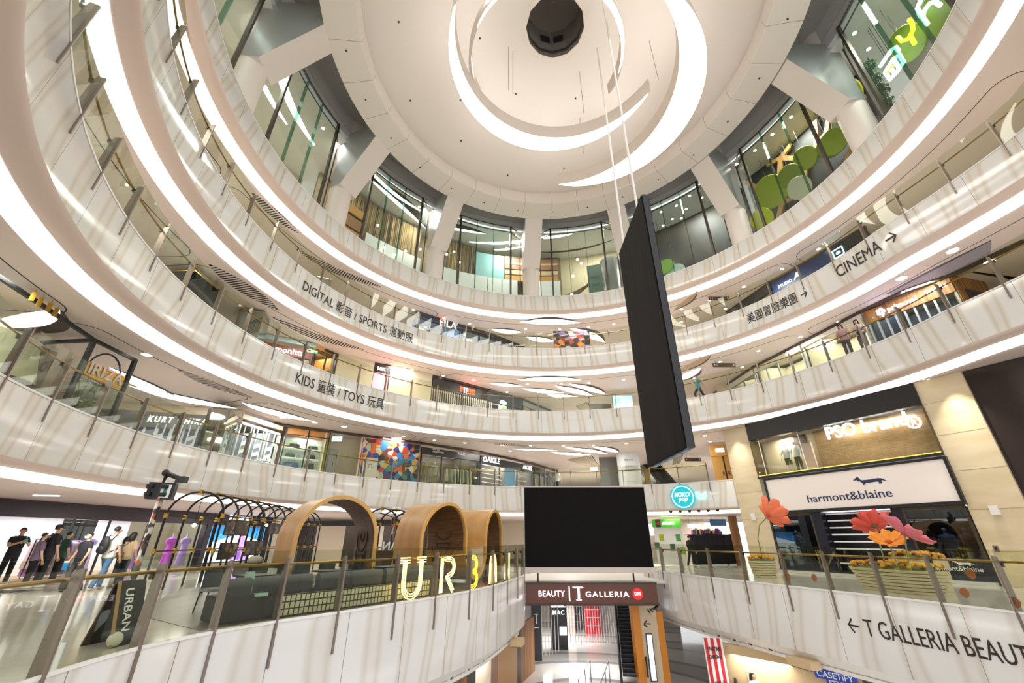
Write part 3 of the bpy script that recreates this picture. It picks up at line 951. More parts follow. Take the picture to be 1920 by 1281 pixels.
# wood lattice and coloured discs
WLAT = noisy('lattice_wood', '#c89a5e', '#b98a50', 4, 0.5, (1, 1, 0.3))
random.seed(5)
t = thing('wood_lattice', pol(17, 17.6, L5), 'pale wood lattice of crossing struts behind the green discs', 'lattice')
def strut(a0, z0, a1, z1, r=16.72):
    p, q = Vector(pol(a0, r, L5 + z0)), Vector(pol(a1, r, L5 + z1)); d = q - p
    er = Vector((cos(R((a0 + a1) / 2)), sin(R((a0 + a1) / 2)), 0)); ex = d.normalized(); ey = er.cross(ex).normalized()
    m3 = Matrix((ex, ey, er)).transposed()
    mb = MB(); mb.box((p + q) / 2, (d.length + 0.1, 0.3, 0.16), 0, m3); mb.build('strut', WLAT, t)
for s in ((29, .5, 25, 2.6), (25, 2.6, 28, 4.6), (28, 4.6, 30.5, 6.0), (25, 2.6, 20, 2.4), (20, 2.4, 17.5, 4.4), (17.5, 4.4, 22, 5.9), (22, 5.9, 25, 6.2), (22, 5.9, 19, 6.2), (20, 2.4, 18, 0.4),
          (17.5, 4.4, 12, 4.8), (12, 4.8, 9, 6.2), (12, 4.8, 8, 3.0), (8, 3.0, 12.5, 1.6), (12.5, 1.6, 18, .4), (12.5, 1.6, 10, .2), (8, 3.0, 4, 4.6), (8, 3.0, 3.5, 1.2), (28, 4.6, 23.5, 4.6), (23.5, 4.6, 22, 5.9), (23.5, 4.6, 25, 2.6), (29, .5, 23.5, .6), (23.5, .6, 20, 2.4), (23.5, .6, 26, 0.25), (14.5, 4.6, 13, 6.2), (4, 4.6, 5, 6.2)):
    strut(*s)
DG = mat('lime_disc', '#a9b727', 0.4); DG2 = mat('green_disc', '#8a9a26', 0.4); DW = mat('pale_disc', '#d5d2b8', 0.45); DY = mat('yellow_disc', '#c8d012', 0.4)
def disc(a, z, rad, m, label, r=16.2, tilt=0.5):
    er = Vector((cos(R(a)), sin(R(a)), 0)); n = (er * -1 + Vector((0, 0, -tilt))).normalized()
    ex = n.cross(Vector((0, 0, 1))).normalized(); ey = n.cross(ex)
    c = Vector(pol(a, r, L5 + z)); N = 36
    vs = []
    for k, (rr, dd) in enumerate(((rad, -0.05), (rad, 0.0), (rad * 0.97, 0.03))):
        vs += [c + (ex * cos(2 * pi * i / N) + ey * sin(2 * pi * i / N)) * rr + n * dd for i in range(N)]
    fs = [tuple(range(N))[::-1], tuple(range(2 * N, 3 * N))]
    for k in range(2):
        fs += [(k * N + i, k * N + (i + 1) % N, (k + 1) * N + (i + 1) % N, (k + 1) * N + i) for i in range(N)]
    t = thing('hanging_disc', c, label, 'disc')
    mb = MB(); mb.add(vs, fs); mb.build('disc_face', m, t)
    mb = MB(); mb.tube([c - n * 0.04, (c.x, c.y, ZT - 0.36)], 0.012, 6); mb.build('suspension_wire', BLACK, t)
disc(25.6, 3.6, 1.1, DG, 'largest lime green disc hanging before the wood lattice')
disc(29.2, 2.1, 0.72, DY, 'lime disc low at the left end of the green disc row')
disc(20.6, 3.6, 0.78, DG2, 'olive green disc right beside the largest lime disc')
disc(19.8, 2.4, 0.72, DW, 'pale round disc under the olive green disc')
disc(16.6, 4.0, 0.72, DG, 'lime disc in the middle of the green disc row')
disc(11.9, 3.6, 0.72, DG2, 'olive disc behind a thick window post of the lattice room', 16.4)
disc(10.6, 3.4, 0.74, DG, 'lime disc overlapping the olive disc by the thick window post')
disc(6.4, 3.7, 0.95, DW, 'large pale disc below the yellow disc')
disc(5.4, 5.2, 0.95, DY, 'bright yellow green disc at the right end of the lattice room')
disc(54.5, 1.9, 0.75, mat('leaf_green_disc', '#86b04a', 0.4), 'tilted leaf green disc low in the dark mural room', 16.0, -0.2)
disc(52.0, 1.1, 0.75, mat('ice_disc', '#b9cbc6', 0.4), 'tilted pale blue disc below the leaf green disc', 15.9, -0.2)

# glowing letter shapes, hedge and discs in the right hand lobby room
CY_L = mat('letter_ice_light', '#e6f6ff', 0.4, emit=3, ecol='#cfeaff'); YL_L = mat('letter_lime_light', '#e8ff2a', 0.4, emit=2.2, ecol='#dcf51a')
def glyph(pxs, m, label, group=None, r=15.9, rad=.085):
    P = [at_cyl(1540 + x / 5.823, y / 5.823, CX, CY, r) for st in pxs for x, y in st[:1]]
    t = thing('glowing_letter', P[0], label, 'sign', group)
    for st in pxs:
        pts = [at_cyl(1540 + x / 5.823, y / 5.823, CX, CY, r) for x, y in st]
        mb = MB(); mb.tube(pts, rad, 8); mb.build('letter_stroke', m, t, smooth=True)
    c = max((at_cyl(1540 + x / 5.823, y / 5.823, CX, CY, r) for st in pxs for x, y in st), key=lambda v: v.z)
    mb = MB(); mb.tube([c, (c.x, c.y, ZT - .36)], .012, 5); mb.build('suspension_wire', BLACK, t)
glyph([[(640, 730), (700, 640), (775, 535), (815, 515), (845, 560)]], CY_L, 'ice white bent letter stroke left of the boxed letter in the right lobby room')
glyph([[(695, 790), (750, 868), (830, 780), (900, 680), (850, 595), (790, 640), (695, 790)], [(740, 720), (800, 800)], [(790, 650), (850, 740)]], CY_L, 'ice white boxed letter with lime bar in the right lobby room')
glyph([[(720, 800), (780, 715)]], YL_L, 'short lime bar inside the boxed glowing letter', None, 15.86, .06)
glyph([[(835, 400), (880, 450), (950, 425), (1000, 330), (995, 265), (960, 210)], [(980, 405), (1020, 480)]], YL_L, 'lime green glowing hooked letter in the right lobby room')
glyph([[(1300, 60), (1240, 15), (1180, 40), (1120, 120), (1110, 195), (1160, 268)]], CY_L, 'ice white curved letter at the top edge of the right lobby room')
glyph([[(1085, 2), (1050, 90), (1070, 150), (1092, 182)]], CY_L, 'second ice white curved stroke beside the curved letter')
mb = MB(); random.seed(12)
q0, q1 = at_cyl(1540 + 500 / 5.823, 690 / 5.823, CX, CY, 15.6), at_cyl(1540 + 730 / 5.823, 1200 / 5.823, CX, CY, 15.6)
a0_, a1_ = degrees(atan2(q0.y - CY, q0.x - CX)), degrees(atan2(q1.y - CY, q1.x - CX))
t = thing('hedge', pol(a1_, 15.6, L5), 'upright green hedge strip behind the right lobby window', 'hedge')
for k in range(700):
    z = random.uniform(L5 + .2, q0.z); a = a1_ + (a0_ - a1_) * (z - L5) / (q0.z - L5) + random.uniform(-1.3, 1.3); p = Vector(pol(a, 15.6 + random.uniform(-.12, .12), z)); d = Vector((random.uniform(-1, 1), random.uniform(-1, 1), random.uniform(-1, 1))) * .13; e = Vector((random.uniform(-1, 1), random.uniform(-1, 1), random.uniform(-1, 1))) * .06
    mb.add([p - d, p + e, p + d, p - e], [(0, 1, 2, 3)])
mb.build('leaves', noisy('hedge_green', '#2f5a2c', '#477a3a', 8, .6), t)
mb = MB(); mb.tube([pol(a1_, 15.62, L5), pol(a0_, 15.62, q0.z)], .04, 6); mb.build('stem', mat('hedge_stem', '#4a3a28', .7), t)
q = at_cyl(1540 + 930 / 5.823, 480 / 5.823, CX, CY, 16.4); disc(degrees(atan2(q.y - CY, q.x - CX)), q.z - L5, .85, DG2, 'olive green disc behind the lime letter in the right lobby room', 16.4)
q = at_cyl(1540 + 1310 / 5.823, 140 / 5.823, CX, CY, 16.4); disc(degrees(atan2(q.y - CY, q.x - CX)), q.z - L5, .95, DG2, 'large olive disc behind the ice white curved letter', 16.4)
# ------------------------------------------------------------------ galleries: soffits, walls, shops
ZS = {2: L3 - 1.80, 3: L4 - 1.80, 4: L5 - 1.56, 1: L2 - 1.80}      # soffit heights over each level
BACKW = mat('gallery_cream_wall', '#d9c9ac', 0.55)
TRIMD = mat('shop_trim_bronze', '#57493f', 0.35, 0.5)
def far_slab(lo, hi, name, m):
    mb = MB(); mb.bbox(lo, hi); return struct(mb.build(name, m))
for lv, zf in ((2, L2), (3, L3), (4, L4)):
    zs = ZS[lv]
    far_slab((-16, 30.5, zs + 0.02), (27, 58, zs + 0.3), 'ceiling_corridor', SOFFIT)
    far_slab((-16, 30.5, zf - 0.4), (27, 58, zf - 0.015), 'floor_corridor', FLOORM)
    far_slab((-16, 57, zf), (27, 57.4, zs + 0.1), 'wall_far', BACKW)
    mb = MB(); arc_wall(mb, -48, 52, 21.5, zf, zs + 0.05, 0.3); struct(mb.build('wall_right', BACKW))
    mb = MB(); arc_wall(mb, 128, 254, 25.5 if lv == 2 else 21.2, zf, zs + 0.05, 0.3); struct(mb.build('wall_left', BACKW))
    for x in (-8, 0, 8, 16):
        for y in (38, 46):
            lamp('corridor_lamp', (x, y, zs - 0.06), 230, 1.8)

def wall_run(pts, z0, z1, m, name, th=0.2):
    """upright wall along plan points"""
    mb = MB()
    for a, b in zip(pts, pts[1:]):
        a, b = Vector((a[0], a[1], 0)), Vector((b[0], b[1], 0)); d = b - a
        mb.box(((a.x + b.x) / 2, (a.y + b.y) / 2, (z0 + z1) / 2), (d.length, th, z1 - z0), atan2(d.y, d.x))
    return mb.build(name, m)
def pl(*px, z):
    return [at_z(a, b, z)[:2] for a, b in px]

class Front:
    """upright plane over plan segment p -> q (left to right as seen from the void); a along, b up, d toward the void"""
    def __init__(s, p, q, z0):
        s.p = Vector((p[0], p[1], z0)); e = Vector((q[0] - p[0], q[1] - p[1], 0)); s.L = e.length; s.e = e.normalized()
        s.n = Vector((s.e.y, -s.e.x, 0)); s.ang = atan2(s.e.y, s.e.x)
    def __call__(s, a, b, d=0.0):
        return s.p + s.e * a + Vector((0, 0, b)) + s.n * d
    def px(s, x, y):
        """photograph pixel -> (a, b) on this plane"""
        v = at_line(x, y, s.p, s.p + s.e) - s.p
        return v.dot(s.e), v.z
    def box(s, mb, a0, a1, b0, b1, d0, d1):
        c = s((a0 + a1) / 2, (b0 + b1) / 2, (d0 + d1) / 2)
        return mb.box(c, (a1 - a0, abs(d1 - d0), b1 - b0), s.ang)
    def part(s, name, m, parent, a0, a1, b0, b1, d0=-0.05, d1=0.05):
        mb = MB(); s.box(mb, a0, a1, b0, b1, d0, d1); return mb.build(name, m, parent)

SHOPGLASS = glass_mat('shop_glass', '#eef2f0', 1.0)
SIGNW = mat('sign_white_light', '#ffffff', 0.4, emit=1.5, ecol='#f4f6ff')
def shopfront(p, q, zf, zc, label, header=0.6, hm=None, fm=None, glass=True, back=3.0, room=None, panes=4, sill=0.08, lampw=60, lampc=(1, 0.97, 0.93), hd=0.08):
    f = Front(p, q, zf); H = zc - zf
    t = thing('shopfront', f(f.L / 2, 0), label, 'shopfront')
    fm = fm or BRONZE_D
    if header: f.part('header', hm or BLACK, t, .06, f.L - .06, H - header, H - 0.17, -0.15, hd)
    for k in range(panes + 1):
        a = .1 + (f.L - .2) * k / panes
        f.part('mullion', fm, t, a - 0.04, a + 0.04, 0, H - header, -0.05, 0.03)
    f.part('sill', fm, t, .06, f.L - .06, 0, sill, -0.06, 0.04)
    if glass:
        for k in range(panes):
            f.part('pane', SHOPGLASS, t, .1 + (f.L - .2) * k / panes + 0.04, .1 + (f.L - .2) * (k + 1) / panes - 0.04, sill, H - header, -0.015, 0.0)
    if room:
        ib = .12 + .22 * back
        f.part('back_wall', room, t, ib, f.L - ib, 0, H - 0.18, -back - 0.08, -back)
        for e0, e1 in ((.12, ib), (f.L - .12, f.L - ib)):
            vs = [f(e0, zz, -.17) for zz in (0, H - .18)] + [f(e1, zz, -back) for zz in (0, H - .18)]; sh = f.e * (.05 if e1 > e0 else -.05)
            vs += [v + sh for v in vs]; mb = MB(); mb.add(vs, [(0, 1, 3, 2), (4, 6, 7, 5), (0, 4, 5, 1), (2, 3, 7, 6), (1, 5, 7, 3), (0, 2, 6, 4)]); mb.build('side_wall', room, t)
    if lampw:
        c = f(f.L / 2, H - 0.12, -back * 0.5)
        lamp('shop_lamp', c, lampw, max(0.6, f.L * 0.7), lampc, (0, 0, f.ang), back * 0.6)
    return t, f, H
def hoist(label, f, a0, a1, b0, b1, n, m, vertical=False, d=0.06, parent=None, th=0.05):
    """roller shutter of bars"""
    t = thing('shutter', f((a0 + a1) / 2, b0), label, 'shutter') if parent is None else parent
    for k in range(n):
        if vertical:
            a = a0 + (a1 - a0) * k / (n - 1); f.part('bar', m, t, a - th / 2, a + th / 2, b0, b1, d, d + 0.03)
        else:
            b = b0 + (b1 - b0) * k / (n - 1); f.part('bar', m, t, a0, a1, b - th / 2, b + th / 2, d, d + 0.03)
    return t

# dark joints in the soffits: rounded panel outlines
def joint_line(pts, z, w=0.035):
    mb = MB(); vs, fs = [], []
    P = [Vector((a, b)) for a, b in pts]
    for i, p in enumerate(P):
        t = (P[min(i + 1, len(P) - 1)] - P[max(i - 1, 0)]).normalized(); nn = Vector((-t.y, t.x)) * w / 2
        for s, zz in ((1, z - 0.006), (-1, z - 0.006), (-1, z + 0.01), (1, z + 0.01)):
            q = p + nn * s; vs.append((q.x, q.y, zz))
        if i:
            for e in range(4): fs.append((4 * i - 4 + e, 4 * i - 4 + (e + 1) % 4, 4 * i + (e + 1) % 4, 4 * i + e))
    mb.add(vs, fs); return struct(mb.build('trim_joint', DARKLINE))
def soffit_panel(rf, a0, a1, z, off=1.9, deep=7.0, rc=0.7):
    """outline open toward the shops: radial line, rounded corner, arc, rounded corner, radial line"""
    pts = []
    def pp(a, r): return (CX + r * cos(R(a)), CY + r * sin(R(a)))
    rm = rf((a0 + a1) / 2) + off
    da = degrees(rc / rm)
    for r in (rm + deep, rm + deep * 0.6, rm + deep * 0.3, rm + rc): pts.append(pp(a0, r))
    for k in range(1, 6):
        t = k / 6 * pi / 2; pts.append(pp(a0 + (a1 - a0) / abs(a1 - a0) * da * (1 - cos(t)), rm + rc * (1 - sin(t))))
    n = max(4, int(abs(a1 - a0) / 2)); s = 1 if a1 > a0 else -1
    for k in range(n + 1):
        a = a0 + s * da + (a1 - a0 - 2 * s * da) * k / n; pts.append(pp(a, rf(a) + off))
    for k in range(1, 6):
        t = k / 6 * pi / 2; pts.append(pp(a1 - s * da * (1 - sin(t)), rm + rc * (1 - cos(t))))
    for r in (rm + rc, rm + deep * 0.3, rm + deep * 0.6, rm + deep): pts.append(pp(a1, r))
    joint_line(pts, z)
for lv, rf, cuts in ((4, r5, ((64, 118.5), (120, 175), (177, 228), (28, 61.5), (-14, 26))), (3, r4, ((66, 116.5), (118, 176), (178, 228), (30, 64.5), (-20, 28))), (2, r3, ((66, 121), (123, 158), (160, 188), (190, 228), (30, 64.5)))):
    for a0, a1 in cuts: soffit_panel(rf, a0, a1, ZS[lv])

# leaf-shaped light recesses in the soffits
LEAVES = []
LEAF = mat('leaf_light', '#ffffff', 0.5, emit=2.0, ecol='#fffaf2')
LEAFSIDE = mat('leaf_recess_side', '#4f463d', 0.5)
def leaf(pa_, pb_, up, dn, lv, label, rim=0.35, m=None):
    z = ZS[lv]; A, B = at_z(*pa_, z), at_z(*pb_, z)
    k = 0.72
    LEAVES.append((lv, lens_poly(A[:2], B[:2], up * k - 0.3, dn * k + 0.3)))
    return ceiling_lens('leaf_light', A[:2], B[:2], up * k, dn * k, z, m or LEAF, label, 'ceiling light', None, -0.004, LEAFSIDE, rim * 0.4)
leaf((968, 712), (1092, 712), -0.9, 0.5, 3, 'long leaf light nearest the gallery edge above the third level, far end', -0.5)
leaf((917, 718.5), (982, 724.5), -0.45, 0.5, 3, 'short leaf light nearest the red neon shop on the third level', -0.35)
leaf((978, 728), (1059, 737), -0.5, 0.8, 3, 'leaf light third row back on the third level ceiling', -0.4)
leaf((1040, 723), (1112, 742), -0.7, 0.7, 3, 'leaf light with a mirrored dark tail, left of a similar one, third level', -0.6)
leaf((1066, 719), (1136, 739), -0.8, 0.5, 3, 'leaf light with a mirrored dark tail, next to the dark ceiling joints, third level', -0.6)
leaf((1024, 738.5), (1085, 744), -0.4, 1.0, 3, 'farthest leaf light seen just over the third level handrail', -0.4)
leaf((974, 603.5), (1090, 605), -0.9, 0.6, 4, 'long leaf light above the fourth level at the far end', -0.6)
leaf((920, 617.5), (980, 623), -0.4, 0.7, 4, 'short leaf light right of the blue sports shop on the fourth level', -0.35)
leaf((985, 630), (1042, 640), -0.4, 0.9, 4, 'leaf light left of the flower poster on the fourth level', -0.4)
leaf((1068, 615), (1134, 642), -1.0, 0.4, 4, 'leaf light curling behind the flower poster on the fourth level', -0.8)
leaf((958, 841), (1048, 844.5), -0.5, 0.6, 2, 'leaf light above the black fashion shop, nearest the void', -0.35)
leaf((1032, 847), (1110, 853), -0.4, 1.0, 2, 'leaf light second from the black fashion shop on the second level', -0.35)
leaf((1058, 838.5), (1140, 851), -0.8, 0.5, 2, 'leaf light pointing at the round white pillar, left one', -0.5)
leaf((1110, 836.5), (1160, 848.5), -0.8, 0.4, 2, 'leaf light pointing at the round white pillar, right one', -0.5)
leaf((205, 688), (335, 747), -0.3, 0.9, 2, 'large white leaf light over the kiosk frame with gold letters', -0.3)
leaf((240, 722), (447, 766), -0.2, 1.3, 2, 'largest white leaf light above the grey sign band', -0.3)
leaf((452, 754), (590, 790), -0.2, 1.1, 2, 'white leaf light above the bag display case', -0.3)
leaf((-30, 610), (113, 580), 0.9, -0.2, 2, 'round white light recess with gold tags hanging below it', 0.9)
BROWNREC = mat('brown_recess', '#b39a7c', 0.5)
leaf((1264, 700), (1334, 663), 0.9, -0.2, 3, 'brown leaf recess in the third level ceiling right of the hanging screen', 0.2, BROWNREC)
leaf((1266, 716), (1314, 690), 0.8, -0.5, 3, 'leaf light with brown tail right of the hanging screen', 0.6)
leaf((1262, 582), (1308, 545), 0.7, -0.1, 4, 'brown leaf recess in the fourth level ceiling right of the hanging screen', 0.2, BROWNREC)

# slotted air vents
VENTD = mat('vent_dark', '#26221f', 0.7)
def vent(pts_px, w, lv, label, n):
    w *= 1.25; n = int(n * .8)
    z = ZS[lv]; P = [at_z(*p, z) for p in pts_px]
    sp = smooth_path([(p.x, p.y) for p in P], 0.15)
    path = Path(sp, 1); t = thing('air_vent', (sp[0].x, sp[0].y, z), label, 'air vent')
    def ww(u): return w * max(0.04, sin(pi * u / path.L)) ** 0.7
    mb = MB(); m = len(sp) - 1; top = [path.pt(u, ww(u) / 2, z) for u in path.s]; bot = [path.pt(u, -ww(u) / 2, z) for u in path.s]
    vs, fs = [], []
    for i, (a, b) in enumerate(zip(top, bot)):
        vs += [(a.x, a.y, z - 0.01), (b.x, b.y, z - 0.01), (b.x, b.y, z - 0.004), (a.x, a.y, z - 0.004)]
        if i:
            for e in range(4): fs.append((4 * i - 4 + e, 4 * i - 4 + (e + 1) % 4, 4 * i + (e + 1) % 4, 4 * i + e))
    mb.add(vs, fs); mb.build('vent_recess', VENTD, t)
    mb = MB()
    for k in range(1, n):
        u = path.L * k / n; p, nn = path.at(u); mb.box((p.x, p.y, z - 0.011), (ww(u) + 0.02, path.L / n * 0.45, 0.004), atan2(nn.y, nn.x))
    mb.build('vent_grille', SOFFIT, t)
vent(((473, 362), (520, 405), (560, 437)), 0.55, 4, 'slotted curved vent nearest the left bay window, fourth level ceiling', 26)
vent(((556, 468), (630, 508), (714, 538)), 0.55, 4, 'slotted curved vent above the digital and sports lettering', 44)
vent(((393, 496), (450, 535), (520, 580)), 0.75, 3, 'slotted curved vent beside the dark mirrored booth, third level ceiling', 32)
vent(((512, 595), (590, 630), (682, 656)), 0.65, 3, 'slotted curved vent above the red shop sign, third level ceiling', 46)
vent(((336, 694), (400, 722), (472, 746)), 0.55, 2, 'slotted curved vent above the grey sign band, second level ceiling', 38)
vent(((926, 832.5), (965, 834.5), (1005, 839)), 0.5, 2, 'slotted curved vent above the black fashion shop', 26)

# downlights of the galleries
def inside(p, poly):
    c = False
    for (x0, y0), (x1, y1) in zip(poly, poly[1:] + poly[:1]):
        if (y0 > p[1]) != (y1 > p[1]) and p[0] < (x1 - x0) * (p[1] - y0) / (y1 - y0) + x0: c = not c
    return c
def ring_lights(lv, rf, angs, r_off, label, group, r=0.11):
    z = ZS[lv]
    ok = []
    for a in angs:
        p = (CX + (rf(a) + r_off) * cos(R(a)), CY + (rf(a) + r_off) * sin(R(a)))
        if not any(l == lv and inside(p, q) for l, q in LEAVES): ok.append(p)
    dot_lights(ok, z, r, label, group)
random.seed(3)
for lv, rf, nm in ((4, r5, 'fourth'), (3, r4, 'third'), (2, r3, 'second')):
    ring_lights(lv, rf, [a + random.uniform(-1, 1) for a in range(14, 128, 8)], 2.7, 'round white downlight in the %s level gallery ceiling' % nm, 'downlights of the %s level' % nm)
    ring_lights(lv, rf, [a + random.uniform(-1.5, 1.5) for a in range(22, 122, 11)], 4.8, 'round white downlight deeper in the %s level gallery ceiling' % nm, 'deeper downlights of the %s level' % nm)
dot_lights([at_z(x, y, ZS[2])[:2] for x, y in ((1736, 712), (1548, 770), (1462, 788), (1375, 806), (1640, 741))], ZS[2], 0.13, 'round downlight in the ceiling just above the beige shop facade', 'downlights over the beige shop facade')
dot_lights([at_z(x, y, ZS[3])[:2] for x, y in ((1690, 522), (1786, 470), (1855, 490))], ZS[3], 0.2, 'large downlight in the right ceiling of the third level', 'large downlights over the timber shop')
dot_lights([at_z(x, y, ZS[2])[:2] for x, y in ((275, 665), (530, 783), (645, 800), (590, 792))], ZS[2], 0.16, 'lone round downlight in the left ceiling of the second level', 'left downlights of the second level')

# ---- lettering on the slab edges
INK = mat('sign_ink', '#2b2523', 0.5)
def edge_text(body, path, z, pl_px, pr_px, h, name, label, bold=0.0, d=-0.02):
    """upright lettering that follows the slab edge; pl_px, pr_px: where the first and last letters stand in the photograph"""
    def u_of(p):
        best = None
        for k in range(int(path.L / 0.05)):
            q = path.pt(k * 0.05, 0, z + h / 2); v = q - Vector((0, 0, EYE)); r = ray(*p)
            if v.dot(r) <= 0: continue
            c = atan2(v.x, v.y) - atan2(r.x, r.y)
            if best is None or abs(c) < abs(best[0]):
                if (q - C_MID).dot(v) > -2: best = (c, k * 0.05)
        return best[1]
    ua, ub = u_of(pl_px), u_of(pr_px)
    s = 1 if ub > ua else -1
    vs, fs = text_fit(body, abs(ub - ua), bold, 0.006, 1.0)
    hh = max(v[1] for v in vs)
    vs = [path.pt(ua + s * a, d - dd, z + b * (h / hh)) for a, b, dd in vs]
    mb = MB(); mb.add(vs, fs)
    return tag(mb.build(name, INK, smooth='open'), label, 'sign')
C_MID = Vector((CX, CY, EYE))
edge_text('DIGITAL 影音 / SPORTS 運動服', P4, L4 - 1.08, (566, 545), (776, 622), 0.62, 'wall_lettering', 'black DIGITAL and SPORTS lettering with Chinese characters on the stone edge')
edge_text('KIDS 童裝 / TOYS 玩具', P3, L3 - 1.08, (553, 718), (721, 752), 0.62, 'wall_lettering', 'black KIDS and TOYS lettering with Chinese characters on the stone edge')
edge_text('美國冒險樂園 →', P4, L4 - 1.02, (1398, 590), (1516, 553), 0.6, 'wall_lettering', 'black Chinese lettering and arrow on the stone edge, before CINEMA')
edge_text('CINEMA →', P4, L4 - 0.95, (1566, 505), (1690, 455), 0.6, 'wall_lettering', 'black CINEMA lettering and arrow on the upper right stone edge')
def u_right(px, z):
    v = ray(*px); best = min(range(int(P1R.L / 0.05)), key=lambda k: abs(atan2(P1R.pt(k * 0.05, 0, z).x, P1R.pt(k * 0.05, 0, z).y) - atan2(v.x, v.y)) + (0 if P1R.pt(k * 0.05, 0, z).y < 24 else 9))
    return best * 0.05
ua = u_right((1592, 1180), L1 - 0.7)
vs, fs = text_fit('← T GALLERIA BEAUTY', 4.45, 0.0, 0.006, 1.0)
hh = max(v[1] for v in vs)
mb = MB(); mb.add([P1R.pt(ua + a, -0.008 - dd, L1 - 1.06 + b * 0.42 / hh) for a, b, dd in vs], fs)
tag(mb.build('wall_lettering', INK, smooth='open'), 'large black left arrow and lettering on the lower right stone edge', 'sign')
# ------------------------------------------------------------------ people and mannequins
SKIN = mat('skin_tone', '#c99f80', 0.5)
HAIR = mat('black_hair', '#1b1615', 0.5)
def skinned(name, joints, edges, m, parent, root=0, lev=1):
    """joints: (x, y, z, rx, ry); grows one continuous surface round the skeleton"""
    me = bpy.data.meshes.new(name)
    me.from_pydata([j[:3] for j in joints], edges, [])
    me.materials.append(m)
    o = bpy.data.objects.new(name, me); COL.objects.link(o)
    md = o.modifiers.new('skin', 'SKIN'); md.use_smooth_shade = True
    if not me.skin_vertices:
        import bmesh
        bm = bmesh.new(); bm.from_mesh(me); bm.verts.layers.skin.verify(); bm.to_mesh(me); bm.free()
    for i, (sv, j) in enumerate(zip(me.skin_vertices[0].data, joints)):
        sv.radius = (j[3], j[4]); sv.use_root = (i == root)
    sb = o.modifiers.new('sub', 'SUBSURF'); sb.levels = lev; sb.render_levels = lev
    o.parent = parent
    o.matrix_parent_inverse = Matrix.Translation(-parent_loc(parent))
    return o
def tf_fn(loc, rz, h, wd=1.0):
    k = h / 1.72; c, s = cos(rz) * wd, sin(rz) * wd
    return (lambda p: (loc[0] + (p[0] * c - p[1] * s) * k, loc[1] + (p[0] * s + p[1] * c) * k, loc[2] + p[2] * k)), k
